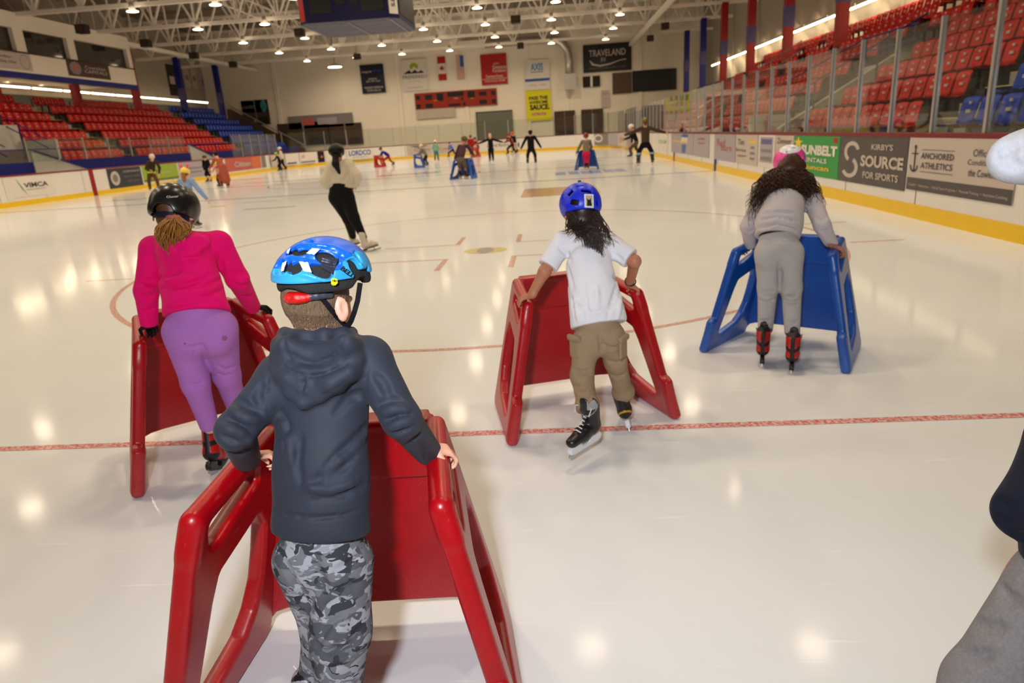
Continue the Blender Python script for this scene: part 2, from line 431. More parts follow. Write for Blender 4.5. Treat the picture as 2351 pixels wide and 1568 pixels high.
# ---- ice with painted marks and printed ads, one mesh
def ice_mat(name, col, rough=0.065, fleck=0.0, edge=0.0):
    t = NT(name); b = t.b
    tc = t.n('ShaderNodeTexCoord')
    n1 = t.n('ShaderNodeTexNoise', Scale=0.55, Detail=6.0, Roughness=0.6); t.l(tc.outputs['Object'], n1.inputs['Vector'])
    mp = t.n('ShaderNodeMapping'); mp.inputs['Rotation'].default_value = (0, 0, 0.5); mp.inputs['Scale'].default_value = (3, 40, 1)
    t.l(tc.outputs['Object'], mp.inputs[0])
    n2 = t.n('ShaderNodeTexNoise', Scale=1.2, Detail=5.0); t.l(mp.outputs[0], n2.inputs['Vector'])
    mp3 = t.n('ShaderNodeMapping'); mp3.inputs['Rotation'].default_value = (0, 0, -0.9); mp3.inputs['Scale'].default_value = (2, 60, 1)
    t.l(tc.outputs['Object'], mp3.inputs[0])
    n3 = t.n('ShaderNodeTexNoise', Scale=1.0, Detail=4.0); t.l(mp3.outputs[0], n3.inputs['Vector'])
    # base colour, slightly cloudy
    mx = t.n('ShaderNodeMix', data_type='RGBA')
    mx.inputs[6].default_value = tuple(c*0.90 for c in col[:3])+(1,); mx.inputs[7].default_value = tuple(min(1, c*1.06) for c in col[:3])+(1,)
    t.l(n1.outputs[0], mx.inputs[0]); out = mx.outputs[2]
    # skate scratches and snow dust
    r = t.n('ShaderNodeMapRange'); r.inputs['From Min'].default_value = 0.665; r.inputs['From Max'].default_value = 0.78
    t.l(n3.outputs[0], r.inputs[0])
    r2 = t.n('ShaderNodeMath', operation='MULTIPLY'); t.l(r.outputs[0], r2.inputs[0]); r2.inputs[1].default_value = 0.8
    m2 = t.n('ShaderNodeMix', data_type='RGBA'); m2.inputs[7].default_value = (0.93, 0.95, 0.98, 1)
    t.l(r2.outputs[0], m2.inputs[0]); t.l(out, m2.inputs[6]); out = m2.outputs[2]
    if fleck:
        n4 = t.n('ShaderNodeTexNoise', Scale=55.0, Detail=3.0); t.l(tc.outputs['Object'], n4.inputs['Vector'])
        r4 = t.n('ShaderNodeMapRange'); r4.inputs['From Min'].default_value = 0.40; r4.inputs['From Max'].default_value = 0.62
        t.l(n4.outputs[0], r4.inputs[0])
        q = t.n('ShaderNodeMath', operation='MULTIPLY'); q.inputs[1].default_value = fleck; t.l(r4.outputs[0], q.inputs[0])
        m4 = t.n('ShaderNodeMix', data_type='RGBA'); m4.inputs[7].default_value = (0.72, 0.68, 0.66, 1)
        t.l(q.outputs[0], m4.inputs[0]); t.l(out, m4.inputs[6]); out = m4.outputs[2]
    t.l(out, b.inputs['Base Color'])
    rr = t.n('ShaderNodeMapRange'); rr.inputs['To Min'].default_value = rough*0.6; rr.inputs['To Max'].default_value = rough*2.3
    t.l(n2.outputs[0], rr.inputs[0]); t.l(rr.outputs[0], b.inputs['Roughness'])
    b.inputs['IOR'].default_value = 1.17; b.inputs['Specular IOR Level'].default_value = 0.16
    ad = t.n('ShaderNodeMath', operation='ADD'); t.l(n2.outputs[0], ad.inputs[0]); t.l(n3.outputs[0], ad.inputs[1])
    bp = t.n('ShaderNodeBump', Strength=0.03, Distance=0.002); t.l(ad.outputs[0], bp.inputs['Height']); t.l(bp.outputs[0], b.inputs['Normal'])
    return t.m
ICE = (0.755, 0.785, 0.815, 1)
M_ice = ice_mat('ice', ICE)
M_ired = ice_mat('ice_red_paint', (0.60, 0.13, 0.11, 1), fleck=0.75)
M_ired2 = ice_mat('ice_faint_red_paint', (0.56, 0.26, 0.20, 1), fleck=0.7)
M_iblue = ice_mat('ice_blue_paint', (0.26, 0.27, 0.42, 1), fleck=0.55)
M_iadb = ice_mat('ice_blue_print', (0.20, 0.36, 0.70, 1), fleck=0.6)
M_iadbr = ice_mat('ice_brown_print', (0.42, 0.22, 0.12, 1), fleck=0.45)
M_iadg = ice_mat('ice_grey_print', (0.27, 0.27, 0.28, 1), fleck=0.6)
M_iady = ice_mat('ice_yellow_print', (0.62, 0.55, 0.16, 1), fleck=0.6)
M_igrn = ice_mat('ice_green_print', (0.30, 0.50, 0.36, 1), fleck=0.8)
ICEM = [M_ice, M_ired, M_ired2, M_iblue, M_iadb, M_iadbr, M_iadg, M_iady, M_igrn]
ib = MB()
def rink_path(z=0.0, off=0.0, y0=1.5):
    """inner face of the boards from the near right round the far end to the near left"""
    pts = [(XR+off, y0)]
    for i in range(15):
        a = PI/2*i/14; pts.append((XR-RC+(RC+off)*math.cos(a), YF-RC+(RC+off)*math.sin(a)))
    for i in range(15):
        a = PI/2+PI/2*i/14; pts.append((XL+RC+(RC+off)*math.cos(a), YF-RC+(RC+off)*math.sin(a)))
    pts.append((XL-off, y0))
    return [(x, y, z) for x, y in pts]
rp = rink_path(0, 0.05, -1.5); ib.add(rp, [tuple(range(len(rp)))])
ZI = 0.0012
def istrip(a, b, w, k, z=ZI, lift=0):
    ib.cur = k; a = np.array(a[:2], float); b = np.array(b[:2], float); f = unit(b-a); r = np.array([f[1], -f[0]])*w/2; z = z+lift
    ib.add([(*(a-r), z), (*(a+r), z), (*(b+r), z), (*(b-r), z)], [(0, 1, 2, 3)])
def iring(c, r, w, k, a0=0, a1=2*PI, n=96, z=ZI):
    ib.cur = k; vs = []
    for i in range(n+1):
        a = a0+(a1-a0)*i/n
        for q in (r-w/2, r+w/2): vs.append((c[0]+q*math.cos(a), c[1]+q*math.sin(a), z))
    ib.add(vs, [(2*i, 2*i+1, 2*i+3, 2*i+2) for i in range(n)])
def irect(x0, y0, x1, y1, k, z=ZI): istrip(((x0+x1)/2, y0), ((x0+x1)/2, y1), abs(x1-x0), k, z)
GY = 3.35
istrip((XL, GY), (XR, GY), 0.06, 1)
istrip((XL, GY+19.5), (XR, GY+19.5), 0.30, 3)
istrip((XL, 30.48), (XR, 30.48), 0.30, 2)
istrip((XL, 38.1), (XR, 38.1), 0.30, 3)
istrip((XL+1, YF-3.35), (XR-1, YF-3.35), 0.05, 2)
iring((-7.75, 30.48), 4.57, 0.06, 3)
for cx, cy in ((-1.0, 9.45), (-14.5, 9.45), (-1.5, 51.5), (-14, 51.5)):
    iring((cx, cy), 4.57, 0.06, 2)
    for sx in (-1, 1):
        for sy in (-1, 1):
            istrip((cx+sx*4.6, cy+sy*0.86), (cx+sx*5.25, cy+sy*0.86), 0.05, 2)
            istrip((cx+sx*0.45, cy+sy*0.60), (cx+sx*1.55, cy+sy*0.60), 0.05, 2)
            istrip((cx+sx*0.45, cy+sy*0.57), (cx+sx*0.45, cy+sy*1.38), 0.07, 2, lift=0.0004)
def idisc(c, rx, ry, k, z=ZI):
    ib.cur = k; ib.add([(c[0]+rx*math.cos(2*PI*i/24), c[1]+ry*math.sin(2*PI*i/24), z) for i in range(24)], [tuple(range(24))])
idisc((-0.98, 9.42), 0.31, 0.26, 7); idisc((-0.98, 9.42), 0.12, 0.24, 6, ZI*2)
# printed adverts under the ice
a = G(1195, 454); b = G(1258, 433); irect(a[0], a[1], a[0]+1.25, b[1]+0.3, 5)
irect(a[0]+1.27, a[1], a[0]+2.0, b[1]+0.3, 7)
a = G(1275, 403); b = G(1372, 394)
for i, q in enumerate((0, .5, .95, 1.3, 1.8, 2.2)): irect(a[0]+q, a[1], a[0]+q+.38, b[1]+1.0, 4)
for yy in (372, 376): 
    a = G(1262, yy); irect(a[0], a[1], a[0]+2.6, a[1]+0.5, 6)
for px0, px1, py_, k, w in ((480, 520, 475, 7, .35), (530, 690, 468, 7, .12), (700, 760, 461, 7, .12), (560, 680, 481, 8, .35), (820, 930, 445, 7, .16),
                            (560, 640, 464, 4, .12), (650, 730, 456, 4, .1), (240, 330, 462, 6, .4), (330, 400, 455, 6, .3), (700, 830, 412, 6, .5),
                            (560, 700, 421, 5, .5), (870, 960, 404, 5, 1.2), (960, 1010, 398, 6, 1.5), (520, 610, 414, 3, .5)):
    a = G(px0, py_); b = G(px1, py_-(px1-px0)*0.062); istrip(a, (b[0], a[1]), w, k)
ib.cur = 0
o = ib.build('floor', ICEM); setp(o, 'scratched white rink ice with red and blue lines', None, None, 'structure')

# ---- shell of the building
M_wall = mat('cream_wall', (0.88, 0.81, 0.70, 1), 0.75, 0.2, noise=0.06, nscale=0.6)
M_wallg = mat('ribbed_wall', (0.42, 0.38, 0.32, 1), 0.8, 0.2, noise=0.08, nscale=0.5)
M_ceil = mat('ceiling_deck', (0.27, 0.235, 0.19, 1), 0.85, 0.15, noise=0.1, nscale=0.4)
M_steel = mat('painted_steel', (0.88, 0.82, 0.74, 1), 0.5, 0.3)
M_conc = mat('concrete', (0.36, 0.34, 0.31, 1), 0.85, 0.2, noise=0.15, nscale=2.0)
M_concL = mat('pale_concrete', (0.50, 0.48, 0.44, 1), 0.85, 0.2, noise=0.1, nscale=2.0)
M_dark = mat('dark_opening', (0.018, 0.013, 0.010, 1), 0.6, 0.3)
M_dbr = mat('dark_brown', (0.07, 0.045, 0.03, 1), 0.7, 0.2)
M_blue = mat('blue_paint', rgb(8, 24, 120), 0.5, 0.35)
M_red = mat('red_paint', rgb(150, 14, 18), 0.5, 0.35)
M_blk = mat('black', (0.008, 0.008, 0.009, 1), 0.5, 0.4)
M_white = mat('white', (0.78, 0.77, 0.75, 1), 0.55, 0.3)
M_grey = mat('grey_metal', (0.40, 0.40, 0.42, 1), 0.35, 0.5, metal=0.7)
M_alu = mat('brushed_aluminium', (0.62, 0.62, 0.64, 1), 0.28, 0.5, metal=0.9)
def struct(o, label): return setp(o, label, None, None, 'structure')
q = MB(); q.box((LX-1, -3, -0.35), (RX+1, WALLY+1, -0.02)); struct(q.build('floor_concrete', M_conc), 'grey concrete floor around the rink')
q = MB(); q.box((LX, WALLY, -0.02), (RX, WALLY+0.3, 12.6))
for x in (-25.2, -19.2, -13.7, -7.6, -1.9, 1.6, 8.2): q.box((x-.16, WALLY-.12, 0), (x+.16, WALLY, 12.0))
struct(q.build('wall_far', M_wall), 'cream end wall behind the rink with banners')
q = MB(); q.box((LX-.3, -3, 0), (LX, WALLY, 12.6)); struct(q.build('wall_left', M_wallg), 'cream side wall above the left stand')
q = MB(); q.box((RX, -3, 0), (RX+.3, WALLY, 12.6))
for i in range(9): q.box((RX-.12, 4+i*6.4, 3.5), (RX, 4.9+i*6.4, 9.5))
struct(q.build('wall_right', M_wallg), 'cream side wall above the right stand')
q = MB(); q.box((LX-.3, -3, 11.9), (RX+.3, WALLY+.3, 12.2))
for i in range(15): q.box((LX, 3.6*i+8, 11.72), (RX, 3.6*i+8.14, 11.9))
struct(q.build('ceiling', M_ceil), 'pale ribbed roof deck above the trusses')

# ---- roof trusses
tb = MB(); x0, x1, zb, zt = LX+0.1, RX-0.1, 8.78, 11.3
tb.bar((x0, 0, zb), (x1, 0, zb), 0.2, 0.2); tb.bar((x0, 0, zt), (x1, 0, zt), 0.2, 0.2)
n = 18; dx = (x1-x0)/n
for i in range(n):
    a = x0+dx*i
    tb.bar((a, 0, zt), (a+dx/2, 0, zb), 0.10, 0.10); tb.bar((a+dx/2, 0, zb), (a+dx, 0, zt), 0.10, 0.10)
    tb.bar((a+dx/2, 0, zb), (a+dx/2, 0, zt), 0.09, 0.09)
tr0 = None
for i, y in enumerate(TRY[:7]):
    if tr0 is None: tr = tb.build('roof_truss', M_steel); tr0 = tr
    else: tr = tr0.copy(); COL.objects.link(tr)
    tr.location = (0, y, 0)
    setp(tr, 'white steel roof truss, %s one from the far end wall' % ordw(i+1), 'truss', 'roof trusses')
# lattice joists along the hall at the far end and the edge beam over the left stand
pj = None
for k, x in enumerate((-20.0, -8.0, 4.0)):
    if pj is None:
        j = MB(); j.bar((0, 17, 11.2), (0, 65.8, 11.2), .1, .1); j.bar((0, 17, 10.3), (0, 65.8, 10.3), .08, .08)
        for i in range(34): j.bar((0, 17.4+i*1.42, 10.3), (0, 18.1+i*1.42, 11.2), .05, .05); j.bar((0, 18.1+i*1.42, 11.2), (0, 18.82+i*1.42, 10.3), .05, .05)
        pj = j.build('lattice_joist', M_steel); jo = pj
    else: jo = pj.copy(); COL.objects.link(jo)
    jo.location = (x, 0, 0); setp(jo, 'white lattice joist running down the hall, %s from the left' % ordw(k+1), 'joist', 'joists between the trusses')
q = MB(); q.box((-26.95, 20, 8.42), (-26.65, 65.9, 8.64)); setp(q.build('edge_beam', M_steel), 'long white beam running from the press box to the far wall', 'beam')
q = MB(); q.box((7.2, 10, 8.3), (7.45, 65.9, 8.55)); setp(q.build('edge_beam', M_steel), 'long white beam under the roof over the right stand', 'beam')

# ---- ceiling lamps: a real grid, the far ones are in the photo, the near ones mirror in the ice
M_lens = mat('lamp_lens', (1, 0.9, 0.75, 1), 0.4, emit=(1.0, 0.80, 0.54, 1), estr=9.0)
M_house = mat('lamp_housing', (0.55, 0.52, 0.48, 1), 0.5)
lx = [-20.2, -16.1, -12.2, -8.1, -3.9, 0.45, 4.8]; ly = [60.8, 54.6, 48.4, 42.1, 35.8, 29.6, 23.5, 17.4, 11.3, 5.2]
proto = None
for r_, y in enumerate(ly):
    for c_, x in enumerate(lx):
        if proto is None:
            L = thing('ceiling_lamp', (0, 0, 0), '', 'lamp')
            MB().cyl((0, 0), 0.16, 0.05, 0.40, 20, 0.10).build('housing', M_house, L, True)
            a = MB(); a.cyl((0, 0), 0.17, 0.0, 0.05, 20, 0.17); a.build('rim', M_house, L)
            MB().tube([(0, 0, .4), (0, 0, 3.32)], .012, 6).build('hanger', M_house, L)
            a = MB(); a.cyl((0, 0), 0.27, -0.015, 0.0, 24, 0.27); a.build('lens', M_lens, L)
            area('lamp_light', (0, 0, -0.03), 0.62, LAMP_W, WARM, parent=L).data.spread = math.radians(160)
            proto = L
        else: L = copy_tree(proto)
        L.location = (x+0.12*math.sin(r_*3+c_), y, 8.42)
        setp(L, 'round ceiling lamp, %s from the left in the %s row from the end wall' % (ordw(c_+1), ordw(r_+1)), 'lamp', 'round ceiling lamps')
t = thing('hanging_lamp', (-18.6, 63.2, 8.05), 'wide white hanging lamp under a dark duct by the left of the end wall', 'lamp')
MB().cyl((0, 0), .62, 0.02, .26, 28, .2).build('shade', M_house, t, True, local=True)
MB().cyl((0, 0), .58, -.02, 0.02, 28, .58).build('lens', M_lens, t, local=True)
MB().tube([(0, 0, .26), (0, 0, 3.85)], .025, 6).build('cord', M_blk, t, local=True)

# ---- boards, kick plate, rail
M_board = mat('white_boards', (0.80, 0.77, 0.74, 1), 0.28, 0.5, noise=0.04, nscale=3.0)
M_kick = mat('yellow_kick_plate', rgb(238, 196, 0), 0.32, 0.5, noise=0.05, nscale=4.0)
M_cap = mat('dark_red_rail', rgb(120, 22, 30), 0.4, 0.4)
def wallband(name, z0, z1, off0, off1, mt, parent):
    a = rink_path(z0, off0); b = rink_path(z1, off0); c = rink_path(z1, off1); d = rink_path(z0, off1); n = len(a)
    vs = a+b+c+d; fs = []
    for i in range(n-1):
        for k in range(4):
            k2 = (k+1) % 4; fs.append((k*n+i, k*n+i+1, k2*n+i+1, k2*n+i))
    fs += [(0, n, 2*n, 3*n), (n-1, 4*n-1, 3*n-1, 2*n-1)]
    return mesh_obj(name, vs, fs, mt, parent)
bd = thing('rink_boards', (XR, 30, 0), 'white dasher boards with a yellow kick plate all round the ice', 'rink boards')
wallband('board_panel', 0.19, 1.13, 0.0, 0.12, M_board, bd)
wallband('kick_plate', 0.0, 0.2, -0.012, 0.12, M_kick, bd)
wallband('cap_rail', 1.13, 1.185, -0.02, 0.2, M_cap, bd)
for (px, mm, X, w, lab) in ((1633, M_iblue, XR, .30, 'blue'), (1537, M_ired, XR, .3, 'red'), (0, M_red, XL, .3, 'red')):
    y = {1633: GY+19.5, 1537: 30.48, 0: 30.48}[px]
    s_ = -1 if X > 0 else 1
    a = MB(); a.box((min(X, X+s_*.014), y-w/2, 0), (max(X, X+s_*.014), y+w/2, 1.13)); a.build('line_stripe', M_blue if lab == 'blue' else M_red, bd, label='%s stripe' % lab)
# vertical panel joints
a = MB()
for i in range(24):
    y = 3.0+2.44*i
    if y < 52: a.box((XR-.004, y-.006, .2), (XR, y+.006, 1.13)); a.box((XL, y-.006, .2), (XL+.004, y+.006, 1.13))
a.build('panel_joint', M_dbr, bd)

# ---- glass and posts
t = NT('clear_glass'); nt = t.t; nt.nodes.remove(t.b)
go = [x for x in nt.nodes if x.type == 'OUTPUT_MATERIAL'][0]
tr_ = t.n('ShaderNodeBsdfTransparent'); tr_.inputs[0].default_value = (0.90, 0.93, 0.90, 1)
gl = t.n('ShaderNodeBsdfGlossy', Roughness=0.02); gl.inputs[0].default_value = (1, 1, 1, 1)
df = t.n('ShaderNodeBsdfDiffuse'); df.inputs[0].default_value = (0.75, 0.75, 0.72, 1)
fr = t.n('ShaderNodeFresnel'); ge = t.n('ShaderNodeNewGeometry'); mr = t.n('ShaderNodeMapRange')
mr.inputs['To Min'].default_value = 1.33; mr.inputs['To Max'].default_value = 1/1.33; t.l(ge.outputs['Backfacing'], mr.inputs[0]); t.l(mr.outputs[0], fr.inputs[0])
m1 = t.n('ShaderNodeMixShader'); m2 = t.n('ShaderNodeMixShader'); m2.inputs[0].default_value = 0.012
t.l(tr_.outputs[0], m2.inputs[1]); t.l(df.outputs[0], m2.inputs[2])
t.l(fr.outputs[0], m1.inputs[0]); t.l(m2.outputs[0], m1.inputs[1]); t.l(gl.outputs[0], m1.inputs[2]); t.l(m1.outputs[0], go.inputs[0])
M_glass = t.m
def glazing(pts, where, z0=1.185, z1=2.68, grp='rink glass', thick=0.012, post=0.028):
    n = len(pts)-1
    for i in range(n):
        p, p2 = np.array(pts[i]), np.array(pts[i+1]); L_ = np.linalg.norm(p2-p); ang = math.atan2(p2[1]-p[1], p2[0]-p[0])
        t = thing('glass_panel', (p[0], p[1], z0), 'clear pane and post on the %s, %s of %d' % (where, ordw(i+1), n), 'glass panel', '%s on the %s' % (grp, where), ang)
        a = MB(); a.box((-post, -post, 0), (post, post, z1-z0)); a.build('glass_post', M_alu, t, local=True)
        g = MB(); g.box((post+.004, -thick/2, 0), (L_-post-.004, thick/2, z1-z0-.02)); g.build('glass_pane', M_glass, t, local=True)
def along(off, s0, s1, step):
    """points on the board line between arc lengths"""
    p = np.array(rink_path(0, off, 0.0))[:, :2]; seg = np.linalg.norm(np.diff(p, axis=0), axis=1); cs = np.concatenate([[0], np.cumsum(seg)])
    out = []; s = s0
    while s <= s1+1e-6:
        i = min(np.searchsorted(cs, s, side='right')-1, len(seg)-1); f = (s-cs[i])/seg[i]; out.append(tuple(p[i]*(1-f)+p[i+1]*f)); s += step
    return out, cs[-1]
rp_, tot = along(0.1, 7.8, 52.0, 1.2355); glazing(rp_, 'right side boards')
fp_, _ = along(0.1, rp_ and 7.8+1.2355*36, 52.4+13.4+9+13.3, 2.0); glazing(fp_, 'far end boards')
lp_, _ = along(0.1, 52.4+13.4+9+13.3, tot-44.0, 1.5); glazing(lp_, 'left side boards', z1=2.6)

# ---- signs
def sign(name, label, origin, right, w, h, base, texts=(), cat='sign', thick=0.02, group=None, extra=()):
    """origin = centre of the face; extra: (kind, cx, cy, w, h, mat) flat shapes on the face"""
    r = unit(right); u = V(0, 0, 1); n = np.cross(r, u); c = np.asarray(origin, float)
    T = thing(name, tuple(c), label, cat, group)
    b = MB(); vs = []
    for d in (-thick, 0.0):
        for sx, sy in ((-1, -1), (1, -1), (1, 1), (-1, 1)): vs.append(c+r*sx*w/2+u*sy*h/2+n*d)
    b.add(vs, [(3, 2, 1, 0), (4, 5, 6, 7), (0, 1, 5, 4), (1, 2, 6, 5), (2, 3, 7, 6), (3, 0, 4, 7)]); b.build('sign_panel', base, T)
    for i, e in enumerate(extra):
        b = MB(); k = e[0]; cx, cy, ew, eh, mt = e[1:6]; cc = c+r*cx+u*cy+n*(0.003+0.0015*i)
        if k == 'rect': b.add([cc+r*sx*ew/2+u*sy*eh/2 for sx, sy in ((-1, -1), (1, -1), (1, 1), (-1, 1))], [(0, 1, 2, 3)])
        elif k == 'disc': b.add([cc+r*ew/2*math.cos(2*PI*j/28)+u*eh/2*math.sin(2*PI*j/28) for j in range(28)], [tuple(range(28))])
        elif k == 'poly': b.add([cc+r*x*ew+u*y*eh for x, y in e[6]], [tuple(range(len(e[6])))])
        elif k == 'ring':
            m_ = e[6]; a0, a1 = e[7] if len(e) > 7 else (0, 2*PI); N = 36; vs = []
            for j in range(N+1):
                t_ = a0+(a1-a0)*j/N
                for q_ in (1, m_): vs.append(cc+r*ew/2*q_*math.cos(t_)+u*eh/2*q_*math.sin(t_))
            b.add(vs, [(2*j+1, 2*j, 2*j+2, 2*j+3) for j in range(N)])
        b.build('emblem', mt, T)
    for tx in texts:
        s_, cx, cy, th, mt = tx[:5]; tw = tx[5] if len(tx) > 5 else None; kw = tx[6] if len(tx) > 6 else {}
        text(s_, c+r*cx+u*cy, r, u, th, mt, T, w=tw, depth=0.009, **kw)
    return T
# ================================================================== SIGNS
def sm(name, *c, rough=0.35): return mat('print_'+name, rgb(*c), rough, 0.4)
K_w = sm('white', 226, 220, 212); K_gw = sm('greyish', 196, 184, 176); K_k = sm('black', 24, 22, 24); K_gr = sm('charcoal', 78, 72, 72); K_r = sm('red', 176, 14, 22)
K_y = sm('yellow', 222, 214, 20); K_b = sm('blue', 40, 90, 170); K_lb = sm('light_blue', 70, 150, 205); K_n = sm('navy', 16, 18, 44); K_g = sm('green', 30, 150, 60)
K_g2 = sm('lime', 150, 175, 50); K_p = sm('purple', 100, 88, 150); K_pk = sm('brick', 190, 92, 84); K_or = sm('orange', 215, 110, 60); K_m = sm('mid_grey', 130, 124, 122)
K_t = sm('teal', 40, 130, 140); K_lav = sm('lavender_grey', 168, 160, 172); K_sun = sm('sun', 240, 200, 30); K_br = sm('brown', 70, 40, 30)
def bsign(px0, px1, z0, z1, base, texts=(), label='', extra=(), X=XR-0.016, py=330, name='board_advert', side='R'):
    """advert panel on the side boards between two columns of the picture; text coordinates are fractions of its size"""
    ya, yb = AX(px0, py if side == 'R' else 400, X)[1], AX(px1, py if side == 'R' else 400, X)[1]
    w = abs(yb-ya); h = z1-z0; c = (X, (ya+yb)/2, (z0+z1)/2); right = (0, -1, 0) if side == 'R' else (0, 1, 0)
    tx = [(t[0], t[1]*w, t[2]*h, t[3]*h, t[4], t[5]*w if len(t) > 5 and t[5] else None, t[6] if len(t) > 6 else {}) for t in texts]
    ex = [(e[0], e[1]*w, e[2]*h, e[3]*w, e[4]*h)+tuple(e[5:]) for e in extra]
    return sign(name, label, c, right, w, h, base, tx, 'advert', 0.006, 'adverts on the rink boards', ex)
AG = 'adverts on the rink boards'
bsign(2091, 2343, .40, 1.125, K_gw, [('ANCHORED', -.19, .17, .115, K_gr, .34, dict(bold=.02, track=1.08)), ('ATHLETICS', -.19, -.01, .115, K_gr, .33, dict(bold=.02, track=1.08)),
    ('Official', .23, .27, .12, K_gr, .16), ('Conditioning', .25, .10, .12, K_gr, .28), ('the Cowichan', .26, -.06, .12, K_gr, .27, dict(bold=.01)),
    ('CrossFit  •  Bootcamps  •  Kids & Teens Programs  •  Personal Training  •  Nutrition Coaching', .0, -.40, .065, K_gw, .94)],
    'white gym advert with a blue anchor and grey lettering on the right boards', extra=[('rect', 0, -.38, 1, .24, K_gr), ('rect', -.19, .28, .34, .016, K_m), ('rect', -.19, -.13, .34, .016, K_m),
    ('rect', -.43, .10, .012, .44, K_n), ('rect', -.43, .20, .08, .02, K_n), ('disc', -.43, .33, .022, .07, K_n), ('ring', -.43, -.02, .09, .26, K_n, .75, (PI, 2*PI))])
bsign(1930, 2086, .36, 1.125, K_gr, [("KIRBY'S", .17, .30, .12, K_gw, .30, dict(bold=.02)), ('SOURCE', .17, .0, .24, K_gw, .60, dict(bold=.04)), ('FOR SPORTS', .17, -.29, .14, K_gw, .50, dict(bold=.02))],
    'charcoal sports shop advert with a large white S swirl on the right boards', extra=[('ring', -.29, .17, .26, .46, K_gw, .62, (PI*.1, PI*1.35)), ('ring', -.31, -.17, .28, .46, K_gw, .62, (-PI*.85, PI*.35))])
bsign(1824, 1928, .36, 1.125, K_g, [('SUNBELT', .08, .15, .25, K_w, .78, dict(bold=.05)), ('RENTALS', .0, -.10, .11, K_w, .55, dict(bold=.02)), ('duncan', .05, -.28, .12, K_sun, .55, dict(bold=.02))],
    'green equipment rental advert with a yellow star and white letters', extra=[('poly', -.40, .32, .12, .16, K_sun, [(0, 1), (.25, .3), (1, .3), (.4, -.1), (.6, -.9), (0, -.4), (-.6, -.9), (-.4, -.1), (-1, .3), (-.25, .3)]), ('rect', .42, .40, .08, .12, K_r)])
bsign(1781, 1822, .36, 1.125, K_gw, [('Zimmer', .0, .34, .16, K_gr, .8)], 'pale advert with grey script beside the green rental advert')
bsign(1742, 1779, .36, 1.125, K_w, [], 'white advert holding a grey block of three lines', extra=[('rect', 0, .05, .8, .78, K_lav), ('rect', 0, .30, .66, .16, K_p), ('rect', 0, .02, .66, .10, K_m), ('rect', 0, -.22, .66, .12, K_m)])
bsign(1690, 1740, .36, 1.125, K_gw, [('Tim', -.25, .25, .2, K_gr, .3), ('Service', -.25, -.02, .12, K_gr, .5), ('open', -.2, -.24, .1, K_r, .4)], 'cream advert with a column of small logos', extra=[('rect', .28, .27, .3, .09, K_sun), ('rect', .28, .08, .18, .09, K_m), ('rect', .28, -.1, .2, .09, K_m), ('rect', .28, -.28, .2, .08, K_m)])
bsign(1640, 1688, .36, 1.125, K_lav, [('Red', -.15, .18, .3, K_pk, .4), ('barn', .12, .0, .26, K_pk, .5)], 'lavender advert with faded red lettering beside the blue line')
bsign(1594, 1628, .36, 1.125, K_lav, [('Lumber', .0, .3, .1, K_r, .5), ('yard', .0, .1, .1, K_r, .4)], 'lavender advert with small red words left of the blue line')
bsign(1541, 1592, .36, 1.125, K_lav, [], 'blue grey advert with a hockey player figure', extra=[('rect', -.2, -.05, .5, .6, K_lav), ('poly', .12, .0, .3, .42, K_w, [(-.6, .1), (.5, .1), (.5, .7), (-.2, .9)]), ('poly', .1, -.1, .22, .42, K_b, [(-.3, -.9), (.3, -.8), (.5, .2), (-.4, .1)]), ('rect', -.1, .1, .7, .06, K_sun), ('disc', .15, .4, .3, .16, K_b)])
bsign(1510, 1533, .36, 1.125, K_w, [('CO-OP', 0, 0, .2, K_g, .8)], 'white advert with green letters left of the red line')
# left boards
bsign(2, 118, .32, 1.1, K_w, [('VIMCA', .12, .06, .24, K_gr, .5, dict(bold=.03)), ('MASONRY CONTRACTORS', .1, -.16, .06, K_m, .4)], 'white advert with grey letters and a green flash on the left boards', X=XL+.016, side='L',
      extra=[('poly', -.18, .0, .10, .5, K_g, [(-.9, .9), (-.2, .3), (1.0, -.95), (-.1, -.1)])])
bsign(246, 325, .2, 1.11, sm('dark_slate', 52, 56, 66), [('CHEMAINUS', .2, .3, .1, K_gw, .5), ('dental clinic', .2, .05, .1, K_m, .5), ('250 246', .2, -.2, .1, K_m, .35)], 'dark slate advert with a big white ring on the left boards', X=XL+.016, side='L',
      extra=[('ring', -.30, 0, .26, .72, K_gw, .55), ('ring', -.30, 0, .14, .38, K_m, .1)])
bsign(328, 410, .3, 1.11, K_g2, [('Country Grocer', .05, .0, .12, K_w, .5)], 'lime green advert behind the skater in brown', X=XL+.016, side='L', extra=[('disc', -.25, .1, .3, .5, sm('olive', 110, 120, 30)), ('rect', 0, -.42, 1, .14, sm('olive', 110, 120, 30))])
bsign(413, 478, .24, 1.11, K_lav, [], 'pale lavender advert right of the lime green one', X=XL+.016, side='L', extra=[('rect', 0, .1, .7, .1, K_m), ('rect', 0, -.15, .6, .1, K_m)])
bsign(522, 583, .3, 1.12, K_pk, [('Citizen', .12, 0, .42, K_gw, .62, dict(bold=.02))], 'brick red newspaper advert with pale letters on the left boards', X=XL+.016, side='L')
bsign(583, 604, .3, 1.12, K_or, [], 'orange end panel of the brick red advert', X=XL+.016, side='L')
bsign(606, 615, .3, 1.12, K_m, [], 'narrow grey advert right of the orange panel', X=XL+.016, side='L')
